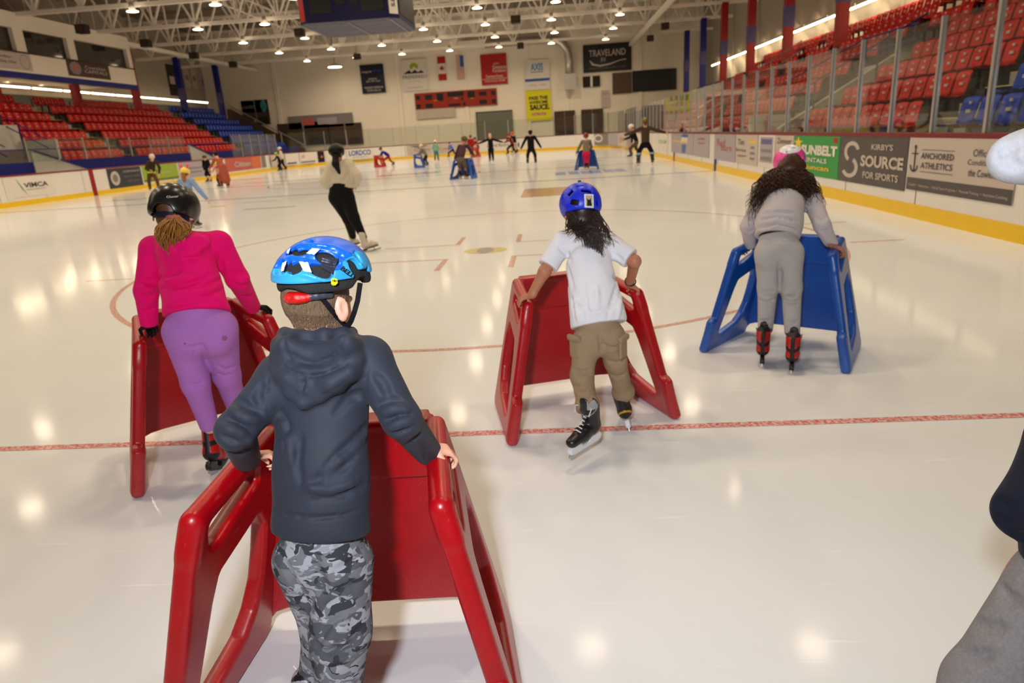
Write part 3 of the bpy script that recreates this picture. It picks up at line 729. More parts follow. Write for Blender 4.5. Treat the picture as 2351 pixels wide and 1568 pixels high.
# far boards: on the curve and the straight end
def fsign(px0, px1, label, base, texts=(), extra=(), z0=.25, z1=1.11):
    Y = YF-.03; d0, d1 = ray(px0, 335), ray(px1, 330); x0, x1 = d0[0]/d0[1]*Y, d1[0]/d1[1]*Y; w, h = x1-x0, z1-z0
    tx = [(t[0], t[1]*w, t[2]*h, t[3]*h, t[4], t[5]*w if len(t) > 5 and t[5] else None, t[6] if len(t) > 6 else {}) for t in texts]
    ex = [(e[0], e[1]*w, e[2]*h, e[3]*w, e[4]*h)+tuple(e[5:]) for e in extra]
    return sign('board_advert', label, ((x0+x1)/2, Y, (z0+z1)/2), (1, 0, 0), w, h, base, tx, 'advert', .006, AG, ex)
fsign(875, 930, 'white advert of small dark text, first on the far boards from the left', K_gw, [('Duncan Motors', 0, .2, .2, K_gr, .7), ('sales and service', 0, -.1, .14, K_m, .7)], [('rect', 0, -.42, .9, .1, K_m)])
fsign(933, 990, 'grey chevron advert on the far boards behind the cream helmet', K_gw, [('FUSION', .1, .0, .3, K_m, .6)], [('poly', -.0, .3, .4, .3, K_m, [(-1, .5), (1, .5), (0, -.6)])])
fsign(993, 1098, 'pale advert with faint red writing on the middle of the far boards', K_gw, [('Cowichan', -.2, 0, .3, K_pk, .3), ('Ford', .25, 0, .3, K_pk, .2)])
fsign(1101, 1172, 'white advert with black writing left of the purple oval', K_w, [('island floors', .1, .0, .34, K_k, .7)])
fsign(1186, 1226, 'white advert with a purple oval on the far boards', K_w, [], [('disc', 0, -.1, .9, .8, K_p)])
fsign(1228, 1249, 'small white advert with red writing left of the blue lettered one', K_w, [('save', 0, .1, .3, K_r, .8)])
fsign(1251, 1311, 'white advert with large blue letters on the far boards', K_w, [('Shaw)', 0, 0, .6, K_b, .8, dict(bold=.02))], z0=.3, z1=1.14)
fsign(1313, 1338, 'purple and grey advert right of the blue lettered one', K_p, [], [('rect', -.2, -.2, .5, .4, K_m), ('rect', .2, .2, .5, .3, K_w)])
def csign(px0, px1, py0, label, base, texts=(), extra=(), z0=.25, z1=1.11):
    """advert on a corner: faces along the chord between two points of the boards"""
    path = np.array(rink_path(0, -.035, 0))[:, :2]
    def at(px):
        d = ray(px, py0); best = None; k = math.atan2(d[0], d[1])
        for i in range(len(path)-1):
            a, b = path[i], path[i+1]; e = b-a; den = d[0]*e[1]-d[1]*e[0]
            if abs(den) < 1e-9: continue
            t = (a[0]*e[1]-a[1]*e[0])/den; u_ = (a[0]*d[1]-a[1]*d[0])/den
            if t > 0 and -1e-6 <= u_ <= 1+1e-6: best = a+e*u_
        return best
    a, b = at(px0), at(px1); w = np.linalg.norm(b-a); h = z1-z0; c = (a+b)/2; r = (b-a)/w; s_ = w*w/8/RC*0.9
    n = np.cross((r[0], r[1], 0), (0, 0, 1)); c = c+n[:2]*s_
    tx = [(t[0], t[1]*w, t[2]*h, t[3]*h, t[4], t[5]*w if len(t) > 5 and t[5] else None, t[6] if len(t) > 6 else {}) for t in texts]
    ex = [(e[0], e[1]*w, e[2]*h, e[3]*w, e[4]*h)+tuple(e[5:]) for e in extra]
    return sign('board_advert', label, (c[0], c[1], (z0+z1)/2), (r[0], r[1], 0), w, h, base, tx, 'advert', .006, AG, ex)
csign(620, 652, 370, 'white advert behind the skater in the white top', K_gw)
csign(655, 682, 368, 'white advert with a blue bottom line in the far left corner', K_w, (), [('rect', 0, -.35, .8, .16, K_p)])
csign(688, 724, 365, 'pink white advert with a blue bottom line in the far left corner', K_w, [('oil', -.3, .2, .4, K_pk, .2)], [('rect', 0, -.35, .9, .12, K_p)])
csign(730, 745, 362, 'dark advert left of the woman in the cream sweater', K_k, (), [('rect', .1, 0, .3, .2, K_or)])
csign(748, 762, 362, 'white advert just behind the black helmet of the woman', K_w)
csign(796, 856, 355, 'white advert with large blue letters right of the woman', K_w, [('LORDCO', 0, .12, .5, K_b, .84, dict(bold=.03)), ('auto parts', 0, -.3, .14, K_m, .6)])
csign(1366, 1398, 330, 'dark advert with a white oval in the far right corner', K_m, (), [('disc', -.2, .1, .6, .7, K_w), ('disc', -.2, .1, .45, .45, K_m)])
csign(1400, 1428, 330, 'lavender advert in the far right corner', K_lav)
csign(1432, 1452, 330, 'pale red advert in the far right corner', K_gw, [('gas', 0, 0, .5, K_pk, .6)])

# ------------------------------------------------------------ end wall
YW = WALLY-.16
def wsign(name, label, p0, p1, base, texts=(), extra=(), thick=.03, cat='banner', Y=None):
    Y = Y or YW; a, b = P(*p0, Y), P(*p1, Y); w, h = abs(b[0]-a[0]), abs(b[2]-a[2])
    tx = [(t[0], t[1]*w, t[2]*h, t[3]*h, t[4], t[5]*w if len(t) > 5 and t[5] else None, t[6] if len(t) > 6 else {}) for t in texts]
    ex = [(e[0], e[1]*w, e[2]*h, e[3]*w, e[4]*h)+tuple(e[5:]) for e in extra]
    return sign(name, label, ((a[0]+b[0])/2, Y, (a[2]+b[2])/2), (1, 0, 0), w, h, base, tx, cat, thick, None, ex)
wsign('wall_banner', 'navy banner with white and blue print, leftmost on the end wall', (825, 150), (886, 212), K_n, [('MAJOR', -.22, .24, .08, K_w, .4), ('METAL', .2, .27, .08, K_b, .4), ('ROOFING', 0, .0, .06, K_w, .35), ('250 748 1234', 0, -.08, .05, K_w, .6), ('THE BEST ROOFS IN', 0, -.3, .07, K_w, .8), ('TOWN CALL US', 0, -.4, .07, K_w, .6)])
wsign('wall_banner', 'white banner with a yellow sun over mountain roofs', (919, 138), (984, 206), K_w, [('PREFERRED', 0, -.06, .10, K_n, .95), ('HOMES', 0, -.2, .06, K_gw, .5), ('preferredhomes.ca', 0, -.4, .06, K_m, .6)], [('disc', 0, .27, .34, .24, K_g2), ('poly', 0, .17, .4, .2, K_w, [(-1, -.5), (-.5, .2), (-.3, -.1), (0, .5), (.4, -.1), (.6, .2), (1, -.5)]), ('poly', -.02, .08, .42, .10, K_n, [(-1, -.3), (-.4, .9), (-.2, 0), (.1, .9), (.4, 0), (.7, .6), (1, -.3)])])
wsign('wall_flag', 'red and white maple leaf flag hanging on the end wall', (1003, 131), (1026, 184), K_w, (), [('rect', 0, .36, 1, .28, K_r), ('rect', 0, -.36, 1, .28, K_r), ('poly', 0, 0, .42, .13, K_r, [(0, -1), (.15, -.3), (.6, -.5), (.5, -.1), (.95, .2), (.45, .3), (.3, .7), (0, 1), (-.3, .7), (-.45, .3), (-.95, .2), (-.5, -.1), (-.6, -.5), (-.15, -.3)][::-1])], .015, 'flag')
st = [('rect', -.43+.143*i, 0, .075, 1, K_pk) for i in range(7)]
wsign('wall_flag', 'striped flag with a blue corner hanging on the end wall', (1046, 128), (1068, 182), K_w, (), st+[('rect', .22, .26, .5, .46, K_b)], .015, 'flag')
wsign('wall_banner', 'red banner with white lettering on the end wall', (1102, 126), (1166, 192), K_r, [('SOFA', .1, .18, .06, K_w, .2), ('Simmons', .22, .07, .14, K_w, .55), ('Furniture', .2, -.05, .1, K_w, .5), ('Downtown Duncan', 0, -.22, .1, K_w, .65), ('YOUR LOCAL STORE', 0, -.38, .06, K_w, .8)], [('rect', 0, -.31, 1, .012, K_w)])
wsign('wall_banner', 'pale banner with blue letters and a blue bar above the yellow one', (1203, 139), (1263, 205), K_w, [('AXIS', 0, .26, .24, K_lb, .5, dict(bold=.03)), ('heating', -.2, -.33, .06, K_m, .3), ('cooling', .2, -.33, .06, K_m, .3)], [('rect', 0, .10, .5, .02, K_gr), ('rect', 0, -.16, 1, .09, K_b)])
wsign('wall_banner', 'yellow banner with bold black slogan on the end wall', (1206, 208), (1267, 275), K_y, [('PASS THE', 0, .24, .12, K_k, .74, dict(bold=.04)), ('AWESOME', 0, .10, .10, K_k, .74, dict(bold=.04)), ('SAUCE.', .04, -.06, .18, K_k, .78, dict(bold=.05)), ('REAL FRUIT', 0, -.28, .07, K_w, .5)], [('rect', 0, -.28, .56, .09, K_pk)])
sc = wsign('wall_scoreboard', 'long red scoreboard with dark number panels on the end wall', (951, 215), (1142, 240), sm('rust', 150, 40, 22), [('HOME', -.24, .0, .1, K_sun, .05), ('GUEST', .2, .0, .1, K_sun, .05), ('TIME', 0, .05, .08, K_w, .05)],
      [('rect', x_, y_, w_, h_, K_k) for x_, y_, w_, h_ in ((-.46, .22, .05, .25), (-.46, -.3, .05, .25), (-.33, .22, .09, .3), (-.33, -.3, .09, .25), (-.19, .18, .08, .45), (0, .3, .2, .28), (.19, .22, .09, .4), (.33, .22, .09, .25), (.33, -.28, .09, .25), (.46, .22, .05, .25), (.46, -.28, .05, .25), (-.02, -.34, .15, .14), (.1, -.34, .03, .2), (.08, .0, .02, .2))], .25, 'scoreboard')
wsign('wall_banner', 'black banner with white swooping lettering at the top right of the end wall', (1338, 104), (1450, 160), K_k, [('TRAVELAND', .0, .18, .24, K_gw, .76, dict(bold=.01)), ('RV', -.08, -.06, .16, K_gw, .10), ('VANCOUVER ISLAND FAMILY OWNED', 0, -.36, .05, K_m, .76)],
      [('poly', 0, -.14, .5, .2, K_gw, [(-.75, .5), (-.55, -.3), (-.3, -.55), (.1, -.35), (.5, .15), (.75, .3), (.8, .15), (.5, 0), (.1, -.6), (-.3, -.85), (-.65, -.5)][::-1])], thick=.04)
wsign('roller_door', 'large grey green roller door behind the far glass', (1092, 258), (1180, 319), sm('door_green', 112, 112, 98), (), [('rect', 0, -.5+.1*i, 1, .012, K_m) for i in range(1, 10)]+[('rect', -.49, 0, .02, 1, K_k), ('rect', 0, .49, 1, .03, K_k)], .08, 'door')
for p0, p1, lab in (((1272, 256), (1322, 318), 'dark doorway right of the yellow banner'), ((1334, 252), (1386, 316), 'dark doorway beside the white column of the end wall'), ((636, 285), (760, 330), 'dark recess under a sign at the left of the end wall'),
                    ((752, 286), (835, 330), 'dark recess with a lamp left of the pale glass'), ((552, 232), (622, 285), 'dark brown alcove at the far left corner')):
    wsign('wall_opening', lab, p0, p1, M_dbr, (), [('rect', -.2, -.33, .34, .3, M_dark), ('rect', .25, -.33, .34, .3, M_dark), ('rect', .0, .0, .03, 1, K_m)], .02, 'doorway')
wsign('wall_window', 'pair of small dark windows under the black banner', (1338, 176), (1378, 198), M_dark, (), [('rect', 0, 0, .12, 1, M_wall)], .03, 'window')
wsign('wall_sign', 'small white notice on the end wall right of the windows', (1380, 208), (1400, 245), K_gw, [('RULES', 0, .3, .1, K_gr, .5), ('no running', 0, 0, .08, K_m, .6)])
wsign('wall_sign', 'long grey sign under the left part of the end wall', (660, 268), (812, 288), K_m, (), [('rect', -.2, 0, .2, .5, K_pk), ('rect', .1, 0, .3, .5, K_lav)])
wsign('wall_sign', 'white sign with a teal oval in the far left corner', (552, 232), (620, 256), K_w, [('nordic', -.25, 0, .3, K_m, .4)], [('disc', .3, 0, .22, 1, K_t)], .35)
wsign('wall_sign', 'black video board high on the right of the end wall', (1452, 163), (1553, 205), M_blk, (), (), .2)
wsign('wall_sign', 'brown rounded panel left of the black video board', (1406, 168), (1450, 213), sm('walnut', 84, 62, 50), (), (), .1)
wsign('vent_panel', 'pale hatch panel low under the long red scoreboard', (955, 252), (1046, 268), mat('hatch', (0.52, 0.46, 0.38, 1), .6), (), (), .05, 'panel')
# duct
dct = thing('air_duct', (2.2, WALLY-.7, 8.6), 'silver round duct bending down the end wall beside the pale banner', 'duct')
M_duct = mat('duct_silver', (0.62, 0.60, 0.56, 1), 0.32, 0.5, metal=0.85)
pts = [(-7.6, WALLY-.7, 9.3), (-1, WALLY-.7, 9.3), (.6, WALLY-.7, 9.25), (1.3, WALLY-.7, 8.9), (1.75, WALLY-.7, 8.3), (1.85, WALLY-.7, 7.4), (1.85, WALLY-.7, 6.3)]
MB().tube(pts, .36, 18).build('duct_pipe', M_duct, dct, True)
a = MB(); a.box((1.4, WALLY-1.0, 5.0), (2.4, WALLY-.3, 6.35)); a.build('duct_box', M_duct, dct)
a = MB(); a.box((1.5, WALLY-.4, 5.6), (2.3, WALLY+.01, 5.7)); a.box((-6, WALLY-.4, 9.2), (-5.8, WALLY+.01, 9.3)); a.build('duct_strap', M_grey, dct)
a = MB(); a.box((-7.9, WALLY-1.1, 8.9), (-5.5, WALLY-.3, 9.6)); a.build('duct_end', M_steel, dct)
# speakers
for i, (px, py, Z, lab) in enumerate(((688, 75, 8.3, 'left of the hanging scoreboard'), (1184, 45, 8.3, 'above the end wall banners'), (1195, 105, 8.4, 'near the silver duct'), (820, 130, 8.4, 'above the navy banner'),
        (1527, 60, 8.3, 'high on the right'), (1493, 88, 8.3, 'above the black video board'), (189, 67, 8.35, 'nearest on the press box beam'), (335, 100, 8.35, 'second on the press box beam'), (445, 128, 8.35, 'third on the press box beam'), (535, 148, 8.35, 'fourth on the press box beam'))):
    p = G(px, py, Z); t = thing('loudspeaker', tuple(p), 'black loudspeaker hung from the roof %s' % lab, 'speaker', 'speakers under the roof')
    s_ = .26 if i != 1 else .3
    a = MB(); a.box((-s_, -.25, -.22), (s_, .25, .22)); a.build('cabinet', M_blk, t, local=True)
    a = MB(); a.box((-s_*.8, -.262, -.18), (s_*.8, -.25, .18)); a.build('grille', M_dbr, t, local=True)
    MB().tube([(0, 0, .2), (0, 0, 11.8-p[2])], .012, 6).build('bracket', M_blk, t, local=True)

# ------------------------------------------------------------ hanging scoreboard
sbx, sby0, sby1 = -7.75, 28.6, 32.6
hs = thing('hanging_scoreboard', (sbx, 30.5, 6.0), 'blue four sided scoreboard hanging over centre ice', 'scoreboard')
c0, c1 = P(703, 51, sby0), P(893, 44, sby0); x0, x1, z0 = c0[0], c1[0], (c0[2]+c1[2])/2
M_sb = mat('scoreboard_blue', rgb(3, 5, 64), 0.45, 0.3)
a = MB(); ch = .35; zt = z0+2.6
ring = [(x0, sby0), (x1, sby0), (x1+ch, sby0+ch), (x1+ch, sby1-ch), (x1, sby1), (x0, sby1), (x0-ch, sby1-ch), (x0-ch, sby0+ch)]
a.add([(x, y, z0) for x, y in ring]+[(x, y, zt) for x, y in ring], [tuple(range(7, -1, -1)), tuple(range(8, 16))]+[(i, (i+1) % 8, 8+(i+1) % 8, 8+i) for i in range(8)])
a.build('scoreboard_body', M_sb, hs)
K_sbt = sm('dim_lavender', 84, 76, 104); W_ = x1-x0; a = MB()
for cx, cz, w_, h_ in ((.19, .62, .26, .62), (.44, .72, .11, .26), (.60, .72, .11, .26), (.82, .62, .27, .66)): a.box((x0+W_*(cx-w_/2), sby0-.02, z0+cz-h_/2), (x0+W_*(cx+w_/2), sby0, z0+cz+h_/2))
a.box((x1+ch, sby0+ch+.1, z0+.2), (x1+ch+.02, sby1-ch-.1, z0+1.6)); a.build('number_panel', M_blk, hs)
for s_, cx, cz, h_, w_ in (('PLYR', .10, 1.06, .13, .11), ('PENALTY', .26, 1.07, .13, .18), ('SHOTS ON GOAL', .52, .98, .13, .34), ('PLYR', .72, 1.12, .12, .11), ('PENALTY', .88, 1.12, .12, .18)):
    text(s_, (x0+W_*cx, sby0, z0+cz), (1, 0, 0), (0, 0, 1), h_, K_w, hs, W_*w_, depth=.01, bold=.02)
rr = unit((1, 1, 0)); cc = np.array([x1+ch/2, sby0+ch/2, z0+.9]); nn = np.cross(rr, (0, 0, 1))
a = MB(); a.add([cc+rr*sx*.2+V(0, 0, sy*.75)+nn*.01 for sx, sy in ((-1, -1), (1, -1), (1, 1), (-1, 1))], [(0, 1, 2, 3)]); a.build('corner_strip', K_w, hs)
text('SPORTS', cc+nn*.012, (0, 0, -1), rr, .16, K_k, hs, 1.0, depth=.006, bold=.02)
rr = unit((1, -1, 0)); cc = np.array([x0-ch/2, sby0+ch/2, z0+1.2]); nn = np.cross(rr, (0, 0, 1))
a = MB(); a.add([cc+rr*sx*.2+V(0, 0, sy*1.1)+nn*.01 for sx, sy in ((-1, -1), (1, -1), (1, 1), (-1, 1))], [(0, 1, 2, 3)]); a.build('corner_strip', K_r, hs)
for cx in (.27, .74):
    for yy in (29.5, 31.2): text('COWICHAN DISTRICT', (x0+W_*cx, yy, z0), (1, 0, 0), (0, 1, 0), .30, K_sbt, hs, W_*.42, depth=-.01)
for cx in (.48, 1.0):
    a = MB(); a.box((x0+W_*cx-.04, sby0+.2, z0-.02), (x0+W_*cx+.04, sby1-.1, z0)); a.build('seam_strip', K_sbt, hs)
a = MB()
for x in (x0+.3, x1-.3):
    for y in (sby0+.4, sby1-.4): a.tube([(x, y, zt), (x, y, zt+.9)], .02, 6)
a.build('hanging_cable', M_blk, hs)

# ------------------------------------------------------------ columns
def column(x, y, z0, mt, mt2, lab):
    t = thing('stand_column', (x, y, z0), lab, 'column', 'columns of the side stands')
    a = MB(); a.box((-.2, -.2, 0), (.2, .2, 8.75-z0)); a.build('column_post', mt, t, local=True)
    
    if x > 0 or y > 50: a = MB(); a.box((-.215, -.215, 1.6), (.215, .215, 2.5)); a.build('column_band', mt2, t, local=True)
    return t
M_band = mat('column_wrap', rgb(70, 60, 120), 0.5, noise=0.5, nscale=9)
for i, y in enumerate(TRY[:6]):
    column(11.5, y, 4.0, M_blue if i < 2 else M_red, M_band, '%s square column in the right stand, %s from the far end' % ('blue' if i < 2 else 'red', ordw(i+1)))
    if i < 5: column(-28.7, y, 4.0, M_blue if i < 2 else M_red, M_band, '%s square column in the left stand, %s from the far end' % ('blue' if i < 2 else 'red', ordw(i+1)))
# ================================================================== STANDS
RROW = [(6.45+.85*i, .80+.5*i) for i in range(8)]       # front edge of each tread, tread height
LROW = [(-23.0-.9*i, 1.20+.52*i) for i in range(7)]
a = MB()
for i, (x, z) in enumerate(RROW):
    x2 = RROW[i+1][0] if i < 7 else RX
    if i < 4:
        a.box((x, 2, -.02), (x2, 20.3, z)); a.box((x, 23.6, -.02), (x2, 46, z))
    else: a.box((x, 2, -.02), (x2, 62, z) if i > 4 else (x2, 46, z))
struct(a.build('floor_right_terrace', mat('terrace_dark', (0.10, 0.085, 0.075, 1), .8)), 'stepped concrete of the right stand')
a = MB()
for i, (x, z) in enumerate(LROW):
    x2 = LROW[i+1][0] if i < 6 else LX; a.box((x2, 26, -.02), (x, 62.5, z))
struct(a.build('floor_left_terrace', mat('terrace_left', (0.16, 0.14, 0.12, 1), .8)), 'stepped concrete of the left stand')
# blue kick wall below the left stand
t = thing('stand_front_wall', (-22.6, 45, 0), 'deep blue front wall below the left stand seats', 'wall')
a = MB()
for y0, y1 in ((24, 29.6), (31.7, 43.2), (45.2, 62.5)): a.box((-22.75, y0, 0), (-22.6, y1, 1.62))
a.build('front_panel', M_blue, t)
for y0, y1, lab in ((29.6, 31.7, 'grey sloping stair wall in the left stand near the picture edge'), (43.2, 45.2, 'grey sloping stair wall in the left stand behind the yellow helmet')):
    t = thing('stair_wall', (-22.6, y0, 0), lab, 'wall', 'sloping stair walls of the left stand')
    a = MB(); a.add([(-22.55, y0, 1.1), (-22.55, y1+1.6, 1.1), (-22.55, y0, 2.1), (-22.7, y0, 1.1), (-22.7, y1+1.6, 1.1), (-22.7, y0, 2.1)], [(0, 1, 2), (5, 4, 3), (0, 3, 4, 1), (1, 4, 5, 2), (2, 5, 3, 0)]); a.build('wall_slab', M_concL, t)
    a = MB(); a.bar((-22.55, y0, 2.13), (-22.55, y1+1.65, 1.12), .08, .06); a.build('blue_edge', M_blue, t)
t = thing('stair_block', (-24.5, 29, 1.5), 'pale concrete stairwell block at the left edge of the left stand', 'wall')
a = MB(); a.box((-25.4, 27.0, 1.2), (-25.2, 32.6, 3.35)); a.box((-25.4, 32.4, 1.2), (-23.4, 32.6, 2.6)); a.build('block_wall', M_concL, t)
a = MB(); a.box((-28.6, 27.0, 3.3), (-25.4, 32.0, 4.6)); a.build('dark_recess', M_dark, t)
# blue hand rails
def rail(name, lab, runs, mt, posts=(), r=.025, grp=None):
    t = thing(name, tuple(runs[0][0]), lab, 'railing', grp)
    a = MB()
    for q_ in runs: a.tube(q_, r, 6)
    a.build('rail_tube', mt, t)
    if posts:
        for p0, p1 in posts: MB().tube([p0, p1], r, 6).build('rail_post', mt, t)
    return t
rail('hand_rail', 'blue hand rail along the top of the left stand front wall', [[(-22.66, 26, 2.15), (-22.66, 58, 2.15)]], M_blue, [((-22.66, y, 1.6), (-22.66, y, 2.15)) for y in np.arange(26.5, 58, 3.4)])
rail('hand_rail', 'upper sloping blue stair rail at the left edge', [[(-23.4, 31.9, 2.6), (-28.4, 31.9, 5.6)], [(-23.4, 31.9, 2.2), (-28.4, 31.9, 5.2)]], M_blue, [((-24.6, 31.9, 2.2), (-24.6, 31.9, 3.3)), ((-26.6, 31.9, 3.3), (-26.6, 31.9, 4.5))])
rail('hand_rail', 'lower sloping blue stair rail at the left edge', [[(-23.2, 29.0, 2.3), (-27.5, 29.0, 4.8)], [(-23.2, 29.0, 1.9), (-27.5, 29.0, 4.4)]], M_blue, [((-24.6, 29.0, 1.6), (-24.6, 29.0, 3.1))])
rail('hand_rail', 'long grey rail sloping down the far end of the left stand', [[(-28.6, 63.4, 5.4), (-21.6, 62.6, 1.4)]], M_grey, [((-26.5, 63.2, 1.5), (-26.5, 63.2, 4.2)), ((-24.2, 62.9, 1.2), (-24.2, 62.9, 2.9))], .06)
t = thing('end_screen', (-25, 63, 0), 'dark mesh panel closing the far end of the left stand', 'panel')
a = MB(); a.add([(-29, 63.3, 0), (-22, 62.7, 0), (-22, 62.7, 1.35), (-28.6, 63.3, 5.2), (-29, 63.3, 5.2)], [(0, 1, 2, 3, 4)]); o = a.build('screen', M_dbr, t); o.modifiers.new('s', 'SOLIDIFY').thickness = .05
# short glass screen posts over the left front wall
glazing([(-22.45, y) for y in np.arange(29.2, 44.2, 1.9)], 'left stand front', z0=1.62, z1=2.62, grp='screen')
# right stand: sloping parapet of the opening, rails and end walls
t = thing('stair_wall', (6.5, 20.4, 0), 'grey sloping wall beside the opening of the right stand', 'wall', None)
a = MB(); yy = 20.3
a.add([(6.3, yy, 0), (9.9, yy, 0), (9.9, yy, 3.0), (9.4, yy, 3.0), (6.3, yy, 1.2)]+[(6.3, yy+.2, 0), (9.9, yy+.2, 0), (9.9, yy+.2, 3.0), (9.4, yy+.2, 3.0), (6.3, yy+.2, 1.2)],
      [(0, 1, 2, 3, 4), (9, 8, 7, 6, 5), (0, 5, 6, 1), (1, 6, 7, 2), (2, 7, 8, 3), (3, 8, 9, 4), (4, 9, 5, 0)]); a.build('wall_slab', M_concL, t)
t = thing('opening_wall', (9.9, 22, 0), 'pale back wall of the opening in the right stand with a dark doorway', 'wall')
a = MB(); a.box((9.85, 20.5, 0), (9.95, 23.6, 2.85)); a.box((6.4, 23.4, 0), (9.9, 23.6, 1.6)); a.build('wall_slab', M_concL, t); a = MB(); a.box((9.82, 21.3, 0), (9.86, 22.6, 2.2)); a.build('doorway', M_dark, t)
M_brail = mat('blue_grey_rail', rgb(48, 52, 110), .5)
rail('hand_rail', 'blue sloping rail at the near side of the opening in the right stand', [[(6.5, 20.2, 2.0), (10.0, 20.2, 3.9)], [(6.5, 20.2, 1.6), (10.0, 20.2, 3.5)]], M_brail, [((7.2, 20.2, 1.3), (7.2, 20.2, 2.4)), ((8.8, 20.2, 2.2), (8.8, 20.2, 3.2))])
rail('hand_rail', 'blue rail box over the opening in the right stand', [[(9.9, 20.4, 3.7), (9.9, 23.8, 3.7)], [(9.9, 20.4, 3.3), (9.9, 23.8, 3.3)], [(6.6, 23.7, 2.1), (9.9, 23.7, 3.7)]], M_brail, [((9.9, y, 2.8), (9.9, y, 3.7)) for y in (20.6, 22.1, 23.6)])
rail('hand_rail', 'grey rail sloping beside the far aisle of the right stand', [[(6.6, 33.6, 2.0), (11.3, 33.6, 4.7)], [(6.6, 33.6, 1.6), (11.3, 33.6, 4.3)]], M_grey, [((8, 33.6, 1.6), (8, 33.6, 2.8)), ((10, 33.6, 2.8), (10, 33.6, 3.9))])
t = thing('stand_end_wall', (10, 46.2, 0), 'cream wall with a dark red doorway closing the far end of the right stand', 'wall')
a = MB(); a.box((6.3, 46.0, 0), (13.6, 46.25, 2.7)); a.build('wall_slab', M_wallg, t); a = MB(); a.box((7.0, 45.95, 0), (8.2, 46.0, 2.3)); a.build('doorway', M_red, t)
for x0_, lab in ((5.9, 'nearest'), ):
    q = MB()
    for i in range(26): q.box((6.25, 47+i*.55, 0), (6.35, 47.06+i*.55, 2.6))
    setp(q.build('bar_fence', mat('navy_bars', rgb(40, 40, 74), .5)), 'dark blue vertical bar fence behind the far right glass', 'fence')
# press box
pb = thing('press_box', (-28.5, 37, 6), 'cream press box with dark windows above the left stand', 'press box')
a = MB(); X0, X1, Y0, Y1 = -31.9, -26.5, 20.0, 45.6
a.box((X0, Y0, 6.0), (X1, Y1, 6.95)); a.box((X0, Y0, 8.1), (X1, Y1, 8.85))
for y0, y1 in ((20, 21), (31.1, 31.5), (35.6, 36.3), (39.6, 40.2), (45.2, 45.6)): a.box((X1-.35, y0, 6.95), (X1, y1, 8.1))
a.box((X0, Y1-.3, 6.95), (X0+3.2, Y1, 8.1)); a.build('box_wall', M_wall, pb)
a = MB(); a.box((X1-3.0, Y0, 6.9), (X1-2.9, Y1, 8.15)); a.build('dark_interior', M_dark, pb)
a = MB(); a.box((X1-.24, Y0, 6.95), (X1-.22, Y1-.3, 8.1)); a.build('window_glass', mat('tinted_glass', (.03, .025, .02, 1), .05, .6), pb)
a = MB(); a.box((X1-.3, Y0, 5.72), (X1+.02, Y1, 6.0)); a.build('blue_beam', M_blue, pb)
a = MB(); a.box((X1-.4, Y0, 6.93), (X1+.06, Y1+.05, 6.99)); a.build('window_sill', M_dbr, pb)
def facesign(name, label, px0, px1, z0, z1, base, texts=(), extra=(), X=-26.47, py=150):
    ya, yb = AX(px0, py, X)[1], AX(px1, py, X)[1]; w, h = yb-ya, z1-z0
    tx = [(t[0], t[1]*w, t[2]*h, t[3]*h, t[4], t[5]*w if len(t) > 5 and t[5] else None) for t in texts]; ex = [(e[0], e[1]*w, e[2]*h, e[3]*w, e[4]*h)+tuple(e[5:]) for e in extra]
    return sign(name, label, (X, (ya+yb)/2, (z0+z1)/2), (0, 1, 0), w, h, base, tx, 'banner', .02, None, ex)
facesign('press_box_banner', 'dark brown banner with pale print on the press box', 154, 248, 6.12, 6.98, K_br, [('Cowichan', .15, .15, .2, K_gw, .5), ('CAPITALS', .15, -.12, .2, K_gw, .55)], [('disc', -.32, 0, .26, .8, K_m), ('disc', -.32, 0, .12, .4, K_pk)])
facesign('press_box_banner', 'white club banner with a pale ring at the left edge', -40, 74, 6.1, 6.92, K_gw, [('Duncan Minor', -.1, .2, .14, K_gr, .4), ('Hockey Club', -.05, -.1, .2, K_k, .45)], [('ring', .36, 0, .2, .85, K_m, .9)])
# wall banners over the left stand
for px0, px1, z0, z1, mt_, lab in ((380, 398, 6.4, 8.9, K_k, 'black and white banner beside the blue column on the left wall'), (418, 430, 7.2, 8.9, K_gw, 'pale pennant on the left wall, first right of the blue column'), (434, 446, 7.2, 8.9, K_gw, 'pale pennant on the left wall, second right of the blue column'), (454, 466, 6.8, 8.9, K_lav, 'pennant with a purple block on the left wall'), (470, 484, 6.6, 8.9, sm('olive2', 70, 66, 40), 'olive banner beside the farther blue column')):
    facesign('left_wall_banner', lab, px0, px1, z0, z1, mt_, (), [('rect', 0, 0, .6, .25, K_gw if mt_ is K_k else (K_p if mt_ is K_lav else K_m))], X=LX+.06, py=150)
# fluorescent strips: their own light
M_tube = mat('fluorescent_tube', (1, .9, .7, 1), .4, emit=(1.0, 0.80, 0.50, 1), estr=15)
def strips(lab, x, z, ys, ln, side):
    pr = None
    for i, y in enumerate(ys):
        if pr is None:
            t = thing('strip_light', (0, 0, 0), '', 'strip light')
            a = MB(); a.box((-.09, -ln/2, .03), (.09, ln/2, .14)); a.build('light_body', M_house, t, local=True)
            a = MB(); a.tube([(0, -ln/2+.03, 0), (0, ln/2-.03, 0)], .045, 8); a.build('light_tube', M_tube, t, local=True)
            a = MB(); a.box((min(0, -side*(.48 if side < 0 else 1.78)), -.03, .06), (max(0, -side*(.48 if side < 0 else 1.78)), .03, .10)); a.build('wall_arm', M_house, t, local=True)
            l = area('strip_glow', (0, 0, -.06), ln, 34, (1.0, .77, .46), parent=t, sy=.12); l.rotation_euler = (0, 0.5*side, PI/2)
            pr = t
        else: t = copy_tree(pr)
        t.location = (x, y, z); setp(t, 'glowing fluorescent strip over the %s stand, %s from the far end' % (lab, ordw(len(ys)-i)), 'strip light', 'strip lights over the %s stand' % lab)
